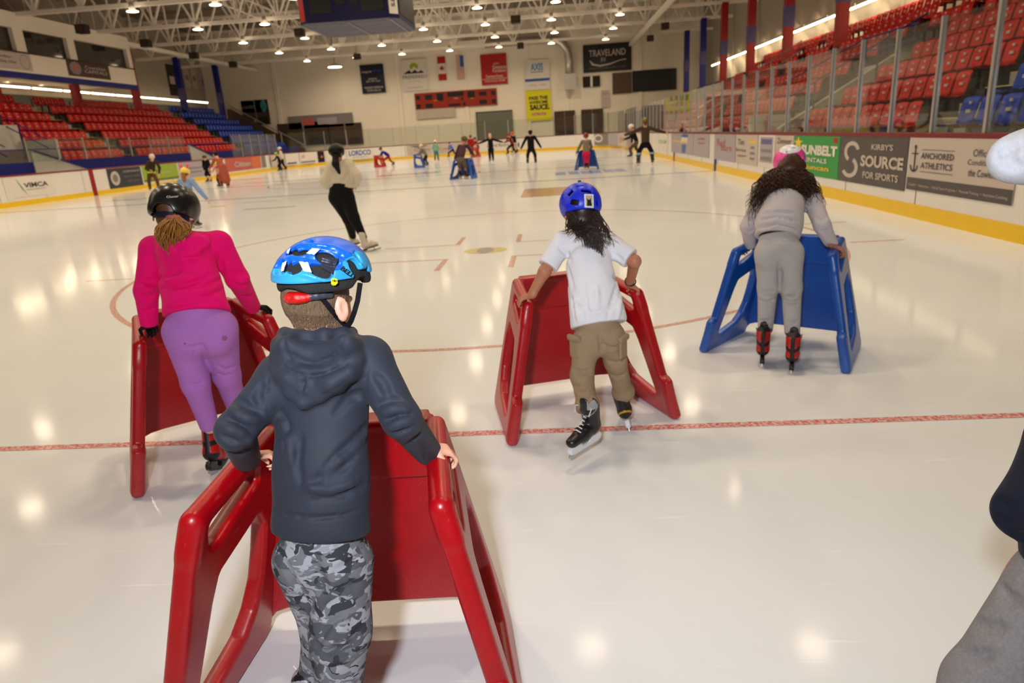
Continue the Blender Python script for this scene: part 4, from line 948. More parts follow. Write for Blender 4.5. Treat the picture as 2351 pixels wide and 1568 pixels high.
strips('left', -30.2, 5.80, [36.6, 39.6, 42.3, 45.0, 47.7, 50.4, 53.1, 55.8, 58.5, 61.2], 2.5, 1)
strips('right', 13.2, 5.8, [22+3.05*i for i in range(13)], 2.9, -1)
t = thing('wall_light', (-27.5, 33.4, 5.5), 'bright white lamp under the press box at the left edge', 'lamp')
a = MB(); a.box((-.1, -.9, 0), (.1, .9, .1)); a.build('light_tube', M_tube, t, local=True)
t = thing('concession_window', (LX+.05, 50, 4.6), 'dark row of concession windows along the left wall', 'window')
a = MB(); a.box((LX, 36, 4.2), (LX+.1, 61, 5.6)); a.build('dark_glass', M_dark, t)
for i, y in enumerate((37.5, 40, 43, 46.5, 50, 53.5, 57)): MB().box((LX+.1, y, 4.2), (LX+.14, y+.9, 5.4)).build('window_bar', M_dbr, t)
for px, py, lab in ((448, 347, 'left one'), (475, 346, 'right one')):
    p = AX(px-45 if px < 460 else px, py, -21.5)

# ------------------------------------------------------------ seats
def seat_proto(name, mt):
    """origin: floor under the seat, faces -x"""
    t = thing(name, (0, 0, 0), '', 'seat')
    def shell(prof, w0, w1, th, nm, m_):
        n = len(prof); vs = []; fs = []; K = 7
        for s_ in (0, 1):
            for i, (x, z) in enumerate(prof):
                w = (w0+(w1-w0)*i/(n-1))/2
                for k in range(K):
                    u_ = -1+2*k/(K-1); vs.append((x-(0.035*u_*u_)+(th if s_ else 0), u_*w, z+(0 if not s_ else -.004)-(.03*u_**4 if i == n-1 else 0)))
        N = n*K
        for i in range(n-1):
            for k in range(K-1):
                a_ = i*K+k; fs.append((a_, a_+1, a_+K+1, a_+K)); b_ = N+a_; fs.append((b_+K, b_+K+1, b_+1, b_))
        for i in range(n-1):
            for k in (0, K-1):
                a_ = i*K+k; f_ = (a_, a_+K, N+a_+K, N+a_); fs.append(f_ if k == 0 else f_[::-1])
        for k in range(K-1):
            fs.append((k+1, k, N+k, N+k+1)); a_ = (n-1)*K+k; fs.append((a_, a_+1, N+a_+1, N+a_))
        return mesh_obj(nm, vs, fs, m_, t, True, local=True)
    shell([(.30, .40), (.33, .50), (.36, .62), (.39, .76), (.42, .86)], .44, .47, .02, 'backrest', mt)
    shell([(.28, .41), (.20, .385), (.05, .395), (-.10, .43), (-.13, .44)], .42, .46, -.0201, 'seat_pan', mt)
    a = MB(); a.box((.325, -.06, .60), (.345, .06, .655)); o = a.build('row_sticker', K_gw, t, local=True)
    a = MB(); a.box((.352, -.035, .74), (.372, .035, .785)); a.build('number_plate', K_gw, t, local=True)
    a = MB(); a.box((.05, -.03, 0), (.12, .03, .39)); a.box((.05, -.03, .36), (.34, .03, .40)); a.build('seat_bracket', M_blk, t, local=True)
    return t
M_sr = mat('red_seat_plastic', rgb(192, 14, 6), .5, .2, noise=.12, nscale=8); M_sbl = mat('blue_seat_plastic', rgb(8, 58, 170), .5, .2, noise=.12, nscale=8)
PR, PB = seat_proto('stadium_seat', M_sr), seat_proto('stadium_seat', M_sbl)
slots = []
def addrow(side, i, y0, y1, col, step=.535):
    row = (RROW if side == 'right' else LROW)[i]; n = int((y1-y0)/step)
    for k in range(n):
        y = y0+step*(k+.5); xx = (RROW if side == 'right' else LROW)[i][0]+(.2 if side == 'right' else -.2)
        if any(abs(y-ty) < .48 for ty in TRY) and abs(xx-(11.5 if side == 'right' else -28.7)) < .75: continue
        slots.append((side, i, y, col, k, n))
for i in range(8):
    if i < 8: addrow('right', i, 8.6, 12.95, 'blue' if i < 2 else 'red')
    if i < 8: addrow('right', i, 14.2, 20.1, 'red')
    if i >= 5: addrow('right', i, 20.6, 23.5, 'red')
    if i < 8: addrow('right', i, 24.0, 33.2, 'red'); addrow('right', i, 34.2, 45.6, 'red')
    if i < 7: addrow('left', i, 33.0 if i > 0 else 33.0, 38.0, 'red'); addrow('left', i, 39.2, 52.2, 'red'); addrow('left', i, 53.5, 62.2-.4*max(0, i-3), 'blue')
def seatpos(s_):
    side, i, y = s_[:3]; x, z = (RROW if side == 'right' else LROW)[i]
    return (x+.28, y, z, 0.0) if side == 'right' else (x-.28, y, z, PI)
def inview(p):
    d = np.array(p)+V(0, 0, .6)-CAM0; z = d@CF; px = 1175+FPX*(d@CR)/z; py = 784-FPX*(d@CU)/z
    return z > 0 and -40 < px < 2390 and -40 < py < 1600, z
vis = [(inview(seatpos(s_)[:3])[1], s_) for s_ in slots if inview(seatpos(s_)[:3])[0]]
vis.sort(key=lambda q_: q_[0]); used = set(); near, far = vis[:300], vis[300:]
blockname = lambda s_: ('%s block' % ('near' if s_[2] < 13 else 'middle' if s_[2] < 24 else 'far' if s_[2] < 33.5 else 'farthest')) if s_[0] == 'right' else ('near block' if s_[2] < 38.5 else 'middle block' if s_[2] < 53 else 'far block')
for z_, s_ in near:
    pr = PR if s_[3] == 'red' else PB
    if s_[3] in used: t = copy_tree(pr)
    else: t = pr; used.add(s_[3])
    x, y, z, r = seatpos(s_); t.location = (x, y, z); t.rotation_euler = (0, 0, r)
    setp(t, '%s seat, %s of the %s stand, %s row up, %s along' % (s_[3], blockname(s_), s_[0], ordw(s_[1]+1), ordw(s_[4]+1)), 'seat', '%s seats of the %s stand' % (s_[3], s_[0]))
for col, pr in (('red', PR), ('blue', PB)):
    for side in ('left', 'right'):
        fl_ = [s_ for z_, s_ in far if s_[3] == col and s_[0] == side]
        if not fl_: continue
        vs, fs, ms = [], [], []
        for s_ in fl_:
            x, y, z, r = seatpos(s_); c_ = -1 if r else 1
            for ch in pr.children:
                k = len(vs); mi = 1 if 'plate' in ch.name or 'sticker' in ch.name else (2 if 'bracket' in ch.name else 0)
                vs += [(x+v.co.x*c_, y+v.co.y*c_, z+v.co.z) for v in ch.data.vertices]; fs += [tuple(i_+k for i_ in f.vertices) for f in ch.data.polygons]; ms += [mi]*len(ch.data.polygons)
        o = mesh_obj('distant_seats', vs, fs, [M_sr if col == 'red' else M_sbl, K_gw, M_blk], None, True, mids=ms)
        setp(o, 'far rows of small %s seats in the %s stand' % (col, side), 'seats', None, 'stuff')
# yellow stair nosings in the aisles
ny = 0
for side, rows, aisles in (('right', RROW, ((13.05, 14.1), (33.3, 34.1))), ('left', LROW, ((38.05, 39.1), (52.3, 53.4)))):
    for (y0, y1) in aisles:
        t = thing('aisle_steps', (rows[0][0], y0, 0), 'yellow edged aisle steps of the %s stand at %s' % (side, 'the near end' if y0 in (13.05, 38.05) else 'the far end'), 'steps')
        a = MB(); b = MB()
        for i, (x, z) in enumerate(rows):
            s_ = 1 if side == 'right' else -1
            for k_ in (0, 1):
                xx = x+s_*.425*k_; zz = z+(.25 if k_ else .012)
                a.box((min(xx, xx+s_*.44), y0, z-.3), (max(xx, xx+s_*.44), y1, zz))
                b.box((min(xx, xx+s_*.06), y0, zz), (max(xx, xx+s_*.06), y1, zz+.012))
        a.build('step_block', M_conc, t); b.build('yellow_edge', mat('yellow_nosing', rgb(200, 180, 30), .5), t)
# ================================================================== SKATING AIDS
def plastic(name, col, dark):
    t = NT(name); b = t.b
    tc = t.n('ShaderNodeTexCoord')
    n1 = t.n('ShaderNodeTexNoise', Scale=14.0, Detail=6.0); t.l(tc.outputs['Object'], n1.inputs['Vector'])
    sp = t.n('ShaderNodeMapping'); sp.inputs['Scale'].default_value = (90, 6, 40); sp.inputs['Rotation'].default_value = (.6, .5, .9); t.l(tc.outputs['Object'], sp.inputs[0])
    n2 = t.n('ShaderNodeTexNoise', Scale=1.4, Detail=6.0); t.l(sp.outputs[0], n2.inputs['Vector'])
    m1 = t.n('ShaderNodeMix', data_type='RGBA'); m1.inputs[6].default_value = dark; m1.inputs[7].default_value = col; t.l(n1.outputs[0], m1.inputs[0])
    r = t.n('ShaderNodeMapRange'); r.inputs['From Min'].default_value = .64; r.inputs['From Max'].default_value = .80; r.inputs['To Max'].default_value = .22; t.l(n2.outputs[0], r.inputs[0])
    # scuffed pale patches low down where it knocks on the ice
    sx = t.n('ShaderNodeSeparateXYZ'); t.l(tc.outputs['Object'], sx.inputs[0])
    r3 = t.n('ShaderNodeMapRange'); r3.inputs['From Min'].default_value = .26; r3.inputs['From Max'].default_value = .0; r3.inputs['To Max'].default_value = .35; t.l(sx.outputs[2], r3.inputs[0])
    n3 = t.n('ShaderNodeTexNoise', Scale=120.0, Detail=3.0); t.l(tc.outputs['Object'], n3.inputs['Vector'])
    mm = t.n('ShaderNodeMath', operation='MULTIPLY'); t.l(r3.outputs[0], mm.inputs[0]); t.l(n3.outputs[0], mm.inputs[1])
    ad = t.n('ShaderNodeMath', operation='ADD'); t.l(r.outputs[0], ad.inputs[0]); t.l(mm.outputs[0], ad.inputs[1])
    m2 = t.n('ShaderNodeMix', data_type='RGBA'); m2.inputs[7].default_value = tuple(min(1, c*1.3+.22) for c in col[:3])+(1,)
    t.l(ad.outputs[0], m2.inputs[0]); t.l(m1.outputs[2], m2.inputs[6]); t.l(m2.outputs[2], b.inputs['Base Color'])
    b.inputs['Roughness'].default_value = .33; b.inputs['Specular IOR Level'].default_value = .5
    bp = t.n('ShaderNodeBump', Strength=.15, Distance=.003); t.l(n1.outputs[0], bp.inputs['Height']); t.l(bp.outputs[0], b.inputs['Normal'])
    return t.m
M_wr = plastic('red_plastic', rgb(176, 0, 16), rgb(150, 0, 12)); M_wb = plastic('blue_plastic', rgb(0, 84, 180), rgb(0, 62, 150))
def walker_meshes(h):
    """rear at y=0 (the skater's side), front at y=.6; returns side frame and front panel distance fields"""
    A, B, C_, D = V(.462, 0, 0), V(.398, .592, 0), V(.299, .114, .700), V(.226, .573, .740)
    sides = []
    for s_ in (1, -1):
        m_ = V(s_, 1, 1); a, b, c, d = A*m_, B*m_, C_*m_, D*m_
        u = unit(b-a); v = (c-a)-u*np.dot(c-a, u); v = unit(v); q = lambda p: (np.dot(p-a, u), np.dot(p-a, v))
        cs, ct = q(c); ds, dt = q(d)
        outer = [(0.0, 0.0), (.575, 0.0), (.61, .03), (ds+.012, dt-.03), (ds-.02, dt), (ds-.06, dt), (cs+.05, ct+.004), (cs+.005, ct-.02), (cs-.012, ct-.075),
                 (.058, .245), (.030, .236), (.008, .222), (.004, .10), (-.012, .012)]
        k_ = (dt-ct)/(ds-cs); top = lambda s: ct+(s-cs)*k_
        slot = [(cs+.080, top(cs+.08)-.066), (cs+.31, top(cs+.31)-.066), (cs+.31, top(cs+.31)-.080), (cs+.11, top(cs+.11)-.112), (cs+.085, top(cs+.085)-.105)]
        big = [(cs+.135, ct-.245), (ds-.13, dt-.25), (ds-.095, dt-.30), (.500, .36), (.490, .27), (.455, .20), (.40, .155), (.185, .118), (.160, .130), (cs+.110, ct-.30)]
        g = Sdf((min(a[0], d[0])-.08 if s_ > 0 else a[0]-.06, -.06, -.03), (a[0]+.06 if s_ > 0 else d[0]+.08, .72, .80), h)
        g.plate(a, u, v, outer, .028, .019, 0, holes=((slot, .017), (big, .02)))
        # rolled edge along handle and rear leg, step at the rear foot
        e1 = a+u*(cs+.03)+v*(ct-.015); e2 = a+u*(ds-.03)+v*(dt-.022)
        g.cap(e1+v*.002, e2, .027, .027, .010); g.cap(a+u*.03+v*.03, a+u*.055+v*.21, .030, .030, .015)
        g.cap(a+u*(cs+.014)+v*(ct-.10), a+u*(cs+.03)+v*(ct-.022), .030, .030, .012)
        X, Y, Z = np.meshgrid(*g.ax, indexing='ij', sparse=True); g.mix((slice(None),)*3, -Z+0*g.d, .004, 'max')
        sides.append(g)
    p = Sdf((-.50, .45, .0), (.50, .68, .80), h)
    R_ = V(1, 0, 0); U_ = unit(V(0, -.045, 1)); o = V(0, .612, 0)
    poly = [(-.235, .738), (-.30, .45), (-.355, .16), (-.392, .01), (-.386, .0), (-.380, .0), (-.370, .035), (-.345, .065), (-.30, .080), (-.235, .085), (.235, .085), (.30, .080), (.345, .065), (.370, .035), (.380, .0), (.386, .0), (.392, .01), (.355, .16), (.30, .45), (.235, .738)]
    p.plate(o, R_, U_, poly[::-1], .016, .010, 0)
    p.plate(o+V(0, -.012, 0), R_, U_, [(-.24, .742), (.24, .742), (.262, .565), (.258, .555), (-.258, .555), (-.262, .565)], .030, .012, .006)
    p.plate(o, R_, U_, [(-.225, .748), (.225, .748), (.225, .722), (-.225, .722)], .042, .012, .01)
    return sides, p
_sd, _pn = walker_meshes(.0055)
wp = thing('skating_aid', (0, 0, 0), '', 'skating aid')
o1 = _sd[0].build('side_frame', M_wr, wp, smooth_it=1); o2 = _sd[1].build('side_frame', M_wr, wp, smooth_it=1); o3 = _pn.build('front_panel', M_wr, wp, smooth_it=1)
meshr = [o1.data, o2.data, o3.data]; meshb = [m_.copy() for m_ in meshr]
for m_ in meshb: m_.materials.clear(); m_.materials.append(M_wb)
wfirst = True
def walker(x, y, t, col, lab, tilt=0):
    global wfirst
    o = wp if wfirst else copy_tree(wp); wfirst = False
    o.location = (x, y, 0.001); o.rotation_euler = (tilt, 0, t)
    if col == 'blue':
        for c in o.children: c.data = dict(zip([m_.name for m_ in meshr], meshb))[c.data.name]
    ORG[o.name] = V(x, y, 0)
    return setp(o, lab, 'skating aid', 'plastic skating aids')
def wpt(w, k, s_):
    x, y, z = w; return None
WK = {'boy': (-.589, 1.27, .061), 'tee': (.174, 3.313, .299), 'pink': (-1.644, 3.034, .67), 'curly': (1.359, 4.304, -.605)}
def wloc(key, x, y, z):
    X, Y, t = WK[key]; return V(X+x*math.cos(t)-y*math.sin(t), Y+x*math.sin(t)+y*math.cos(t), z)
def handle(key, s_, f):
    """a point on the handle tube, f from rear corner (0) to front (1)"""
    A = V(.299*s_, .125, .695); B = V(.226*s_, .56, .735); p = A*(1-f)+B*f; return wloc(key, *p)
walker(*WK['boy'], 'red', 'red plastic skating aid pushed by the boy in the charcoal hoodie')
walker(*WK['tee'], 'red', 'red plastic skating aid held by the child in the white shirt')
walker(*WK['pink'], 'red', 'red plastic skating aid held by the girl in the pink hoodie')
walker(*WK['curly'], 'blue', 'blue plastic skating aid held by the girl with long curly hair')
def far_walker(px, py, t, col, lab):
    p = G(px, py); return walker(p[0], p[1], t, col, lab)
far_walker(1058, 412, -.35, 'blue', 'blue skating aid pushed by the skater in the plum top')
far_walker(1347, 390, -.12, 'blue', 'blue skating aid pushed by the small skater in pink trousers')
far_walker(976, 384, 1.75, 'blue', 'blue skating aid seen from the side with a child in a cream helmet')
far_walker(884, 383, 1.6, 'red', 'red skating aid seen from the side with the skater in a blue top')
far_walker(1101, 360, 1.9, 'red', 'small red skating aid by the far boards')
# ================================================================== PEOPLE: shared builders
SK_l = mat('skin_light', rgb(226, 172, 148), .5, .4, noise=.06, nscale=30, bump=.1, bscale=260); SK_m = mat('skin_tan', rgb(176, 118, 88), .5, .4, noise=.06, nscale=30, bump=.1, bscale=260)
def fabric(name, col, noise=.10, ns=30, bump=.25, bs=420, sheen=.02, rough=.85, st=None, bd=.0012):
    m_ = mat(name, col, rough, .2, 0, noise, ns, bump, bs, sheen, stretch=st, bdist=bd)
    return m_
def camo():
    if 'camo' in MATS: return MATS['camo']
    t = NT('camo'); b = t.b; tc = t.n('ShaderNodeTexCoord'); out = None
    base = rgb(106, 108, 116)
    cols = [(rgb(152, 155, 165), 3.0, .52, (0, 0, 0)), (rgb(78, 80, 88), 2.0, .56, (3.1, 1.7, 2.2)), (rgb(52, 54, 62), 2.6, .59, (7.3, 5.1, 1.2)), (rgb(136, 139, 149), 3.4, .63, (1.3, 8.1, 4.2))]
    prev = None
    for i, (c, sc, th, off) in enumerate(cols):
        mp = t.n('ShaderNodeMapping'); mp.inputs['Location'].default_value = off; mp.inputs['Scale'].default_value = (7.2, 7.2, 14.0); t.l(tc.outputs['Object'], mp.inputs[0])
        n = t.n('ShaderNodeTexNoise', Scale=sc, Detail=2.2, Roughness=.5, Distortion=.7); t.l(mp.outputs[0], n.inputs['Vector'])
        r = t.n('ShaderNodeMapRange'); r.inputs['From Min'].default_value = th-.006; r.inputs['From Max'].default_value = th+.006; t.l(n.outputs[0], r.inputs[0])
        m_ = t.n('ShaderNodeMix', data_type='RGBA'); m_.inputs[7].default_value = c; t.l(r.outputs[0], m_.inputs[0])
        if prev is None: m_.inputs[6].default_value = base
        else: t.l(prev, m_.inputs[6])
        prev = m_.outputs[2]
    t.l(prev, b.inputs['Base Color']); b.inputs['Roughness'].default_value = .85; b.inputs['Specular IOR Level'].default_value = .2
    nz = t.n('ShaderNodeTexNoise', Scale=500.0); t.l(tc.outputs['Object'], nz.inputs['Vector']); bp = t.n('ShaderNodeBump', Strength=.25, Distance=.001); t.l(nz.outputs[0], bp.inputs['Height']); t.l(bp.outputs[0], b.inputs['Normal'])
    MATS['camo'] = t.m; return t.m
def person(loc, lab): return thing('person', tuple(loc), lab, 'person', 'skaters on the rink')

def head_sdf(g, c, f, u, s=1.0, neck=None, ears=True, nr=.046):
    """cranium, face, jaw, nose, ears and neck"""
    c = np.asarray(c, float); r, f, u = frame(f, u); M = np.array([r, f, u])
    g.ell(c+u*.026*s-f*.010*s, V(.073, .092, .084)*s, M, .01); g.ell(c-u*.030*s+f*.030*s, V(.058, .056, .072)*s, M, .02)
    g.ell(c-u*.078*s+f*.050*s, V(.026, .024, .020)*s, M, .02)
    g.ell(c-u*.022*s+f*.092*s, V(.011, .016, .012)*s, M, .012); g.cap(c+u*.006*s+f*.084*s, c-u*.018*s+f*.094*s, .007*s, .009*s, .008)
    for q in (-1, 1):
        g.ell(c+r*q*.030*s+u*.008*s+f*.090*s, V(.015, .012, .010)*s, M, .008, 'sub')
        g.ell(c+r*q*.030*s+u*.006*s+f*.078*s, V(.012, .009, .009)*s, M, .004)
    g.cap(c-r*.018*s-u*.052*s+f*.088*s, c+r*.018*s-u*.052*s+f*.088*s, .0022*s, .0022*s, .003, None, 'sub')
    g.cap(c-r*.014*s-u*.058*s+f*.082*s, c+r*.014*s-u*.058*s+f*.082*s, .006*s, .006*s, .006)
    if ears:
        for q in (-1, 1):
            e = c+r*q*.075*s-f*.006*s-u*.008*s; er = unit(r*q*.9-f*.42); eM = np.array([er, unit(np.cross(u, er)), u])
            g.ell(e+er*.006*s, V(.009, .019, .031)*s, eM, .008); g.ell(e+er*.017*s+f*.004*s+u*.004*s, V(.008, .011, .018)*s, eM, .004, 'sub')
            g.ell(e-u*.024*s+er*.004*s, V(.007, .009, .011)*s, eM, .006)
    if neck is not None: g.cap(c-u*.045*s-f*.026*s, neck, nr*s, nr*1.1*s, .025)
def hand_sdf(g, w, d, n, thumb, s=1.0, curl=(50, 60, 45)):
    """palm from wrist w along d, palm side n, fingers curl towards n; thumb = +1/-1 side"""
    d = unit(d); n = unit(n-d*np.dot(n, d)); q = np.cross(d, n)
    pc = w+d*.040*s
    g.cap(w-d*.03*s, w+d*.012*s, .021*s, .023*s, .012, (n, .75)); g.box(pc, V(.034, .040, .0125)*s, np.array([q, d, n]), .012*s, .012)
    L = [(.036, .024, .018), (.041, .027, .019), (.038, .025, .018), (.030, .019, .016)]
    for i in range(4):
        off = (1.5-i)*.0178*s*thumb; p = w+d*(.078-.004*abs(i-1))*s+q*off; r0 = (.0088, .0090, .0086, .0076)[i]*s; a = 0; dd = d
        for j, ln in enumerate(L[i]):
            a += math.radians(curl[j]+3*i); dd = d*math.cos(a)+n*math.sin(a)+q*.04*(1.5-i)*thumb; p2 = p+unit(dd)*ln*s
            g.cap(p, p2, r0*(1-.07*j), r0*(1-.07*(j+1)), .003); p = p2
    b = w+d*.018*s+q*.026*s*thumb; t1 = b+unit(d*.6+q*.75*thumb+n*.35)*.034*s; t2 = t1+unit(d*.75+q*.15*thumb+n*.75)*.026*s; t3 = t2+unit(d*.6-q*.1*thumb+n*.8)*.02*s
    g.cap(b, t1, .0125*s, .0108*s, .010); g.cap(t1, t2, .0102*s, .0094*s, .003); g.cap(t2, t3, .0092*s, .008*s, .003)
def eyes(c, f, u, s, parent):
    r, f, u = frame(f, u)
    for q in (-1, 1):
        p = c+r*q*.030*s+u*.007*s+f*.081*s; a = MB(); n = 10
        vs = []; fs = []
        for i in range(1, n):
            for k in range(n): th = PI*i/n; ph = 2*PI*k/n; vs.append(p+.0085*s*V(math.sin(th)*math.cos(ph), math.sin(th)*math.sin(ph), math.cos(th)))
        for i in range(n-2):
            for k in range(n): fs.append((i*n+k, (i+1)*n+k, (i+1)*n+(k+1) % n, i*n+(k+1) % n))
        a.add(vs, fs); a.build('eye', K_w, parent, True)
# ---- skates: boot origin on the ice under the blade, toe +y
def skate_set():
    S_ = {}
    def boot(kind):
        g = Sdf((-.07, -.16, .03), (.07, .18, .32), .0045)
        if kind == 'figure':
            g.cap((0, -.075, .105), (0, .03, .095), .036, .036, .02); g.cap((0, .03, .095), (0, .095, .082), .036, .028, .02); g.cap((0, -.062, .11), (0, -.055, .25), .038, .046, .02)
        else:
            g.cap((0, -.072, .105), (0, .02, .100), .037, .039, .02); g.cap((0, .02, .098), (0, .098, .085), .039, .031, .02, ((0, 0, 1), .85)); g.cap((0, -.060, .115), (0, -.048, .225), .040, .047, .02)
            g.cap((0, -.02, .22), (0, -.005, .262), .030, .027, .012, ((0, 1, 0), .4)); g.cap((0, -.085, .12), (0, -.095, .22), .026, .022, .02)
        g.cut((0, 0, .058), (0, 0, -1), .006); g.ell((0, -.04, .31), (.030, .034, .07), None, .006, 'sub')
        return g
    def lace_pts(): return [((-.024+.004*k, .055-.0155*k, .128+.0125*k+.012*(k > 4)), (.024-.004*k, .055-.0155*k, .128+.0125*k+.012*(k > 4))) for k in range(7)]
    for kind, bm, hm, lm in (('hockey', mat('boot_black', rgb(20, 20, 24), .38, .5), mat('holder_white', rgb(225, 228, 232), .35, .5), mat('lace_white', rgb(220, 220, 220), .8)),
                             ('rental', mat('boot_red', rgb(176, 20, 22), .4, .5), mat('holder_black', rgb(18, 18, 20), .4, .5), mat('lace_black', rgb(16, 16, 18), .8)),
                             ('figure', mat('boot_white', rgb(205, 196, 182), .45, .4), mat('heel_brown', rgb(92, 62, 44), .5), mat('lace_white', rgb(220, 220, 220), .8))):
        g = boot(kind); mt = [bm, M_blk, mat('boot_gold', rgb(190, 150, 40), .4), mat('boot_silver', rgb(150, 150, 156), .4)]
        def mf(c, kind=kind):
            ids = np.zeros(len(c), int); ax = np.abs(c[:, 0])
            if kind == 'rental':
                ids[(c[:, 2] > .240)] = 1; ids[(c[:, 1] < -.07) & (ax < .013)] = 1; ids[(c[:, 1] < -.06) & (c[:, 2] < .105)] = 1; ids[(c[:, 2] < .072)] = 1; ids[(np.abs(c[:, 2]-.172-.3*(c[:, 1]+.05)) < .013)] = 1; ids[(ax < .016) & (c[:, 1] > -.02)] = 1
            elif kind == 'hockey':
                ids[(np.abs(c[:, 2]-(.105-.6*(c[:, 1]+.09))) < .006) & (c[:, 1] < -.05)] = 2; ids[(np.abs(c[:, 2]-.30+.9*(c[:, 1]+.13)) < .004) & (c[:, 1] < .03)] = 3
                ids[(c[:, 2] > .225) & (ax > .022) & (c[:, 1] > -.06)] = 3
            return ids
        vs, F = g.mesh(); vs = relax(vs, F); o = mesh_obj('skate', vs, F, mt, None, True, local=True, mids=mf(vs[F].mean(1)))
        ORG[o.name] = np.zeros(3)
        h = MB()
        if kind == 'figure':
            h.box((-.030, -.105, .045), (.030, .115, .060)); h.box((-.028, -.105, .030), (.028, -.05, .046)); h.build('sole', hm, o, local=True)
            b = MB()
            for y in (-.075, .05): b.box((-.004, y-.006, .012), (.004, y+.006, .05))
            b.box((-.002, -.13, .0), (.002, .14, .016)); b.build('blade', M_alu, o, local=True)
        else:
            gh = Sdf((-.04, -.14, .008), (.04, .14, .075), .004)
            gh.plate((0, 0, 0), V(0, 1, 0), V(0, 0, 1), [(-.11, .068), (-.128, .045), (-.118, .022), (-.09, .016), (.09, .016), (.12, .026), (.125, .05), (.10, .066), (.04, .066), (.025, .040), (-.02, .040), (-.04, .068)], .014, .006, 0)
            gh.build('blade_holder', hm, o)
            b = MB(); pts = [(-.125, .006), (-.10, 0), (.10, 0), (.13, .010), (.12, .026), (-.12, .026)]
            b.add([(sx*.0015, y, z) for sx in (-1, 1) for y, z in pts], [tuple(range(5, -1, -1)), tuple(range(6, 12))]+[(i, (i+1) % 6, 6+(i+1) % 6, 6+i) for i in range(6)]); b.build('blade', M_alu, o, local=True)
        b = MB()
        for p0, p1 in lace_pts(): b.tube([p0, ((p0[0]+p1[0])/2, p0[1]+.006, p0[2]+.010), p1], .0028, 5)
        b.tube([(-.015, -.035, .232), (-.05, .0, .24), (-.04, .01, .20)], .0025, 5); b.tube([(.015, -.035, .232), (.05, .0, .235), (.045, .01, .205)], .0025, 5)
        b.build('lace', lm, o, local=True)
        S_[kind] = o
    return S_
SKT = skate_set(); SKU = set()
def skate(kind, parent, pos, fwd, up=(0, 0, 1), s=1.0):
    o = SKT[kind]
    if kind in SKU: o = copy_tree(o)
    else: SKU.add(kind)
    r, f, u = frame(fwd, up); o.parent = parent; p = np.asarray(pos, float)-ORG[parent.name]
    m_ = Matrix.Identity(4)
    for i in range(3): m_[i][0], m_[i][1], m_[i][2], m_[i][3] = r[i]*s, f[i]*s, u[i]*s, p[i]
    o.matrix_parent_inverse = Matrix.Identity(4); o.matrix_basis = m_
    return o
def hair_strands(roots, fn, n, r0, name, mt, parent, seg=14, sides=4):
    """strands as one mesh: fn(i, t) gives the point at t on strand i"""
    vs = []; fs = []
    for i in range(n):
        pts = np.array([fn(i, j/seg) for j in range(seg+1)]); base = len(vs)
        for j, p in enumerate(pts):
            f = unit(pts[min(j+1, seg)]-pts[max(j-1, 0)]+1e-9); a = np.array([0.3, .2, 1.0]); r = unit(np.cross(f, a)); u = np.cross(r, f); rr = r0*(1-.75*(j/seg)**2)
            for k in range(sides): th = 2*PI*k/sides; vs.append(p+(r*math.cos(th)+u*math.sin(th))*rr)
        for j in range(seg):
            for k in range(sides): a = base+j*sides+k; b = base+j*sides+(k+1) % sides; fs.append((a, a+sides, b+sides, b))
    return mesh_obj(name, vs, np.array(fs), mt, parent, True)
def hairmat(name, c, noise=.35): return mat(name, c, .42, .45, 0, noise, 60, .2, 300, stretch=(1, 1, .2))
def box_of(pts, pad): p = np.array(pts); return p.min(0)-pad, p.max(0)+pad
def bez(a, b, c, t): return a*(1-t)**2+b*2*t*(1-t)+c*t*t
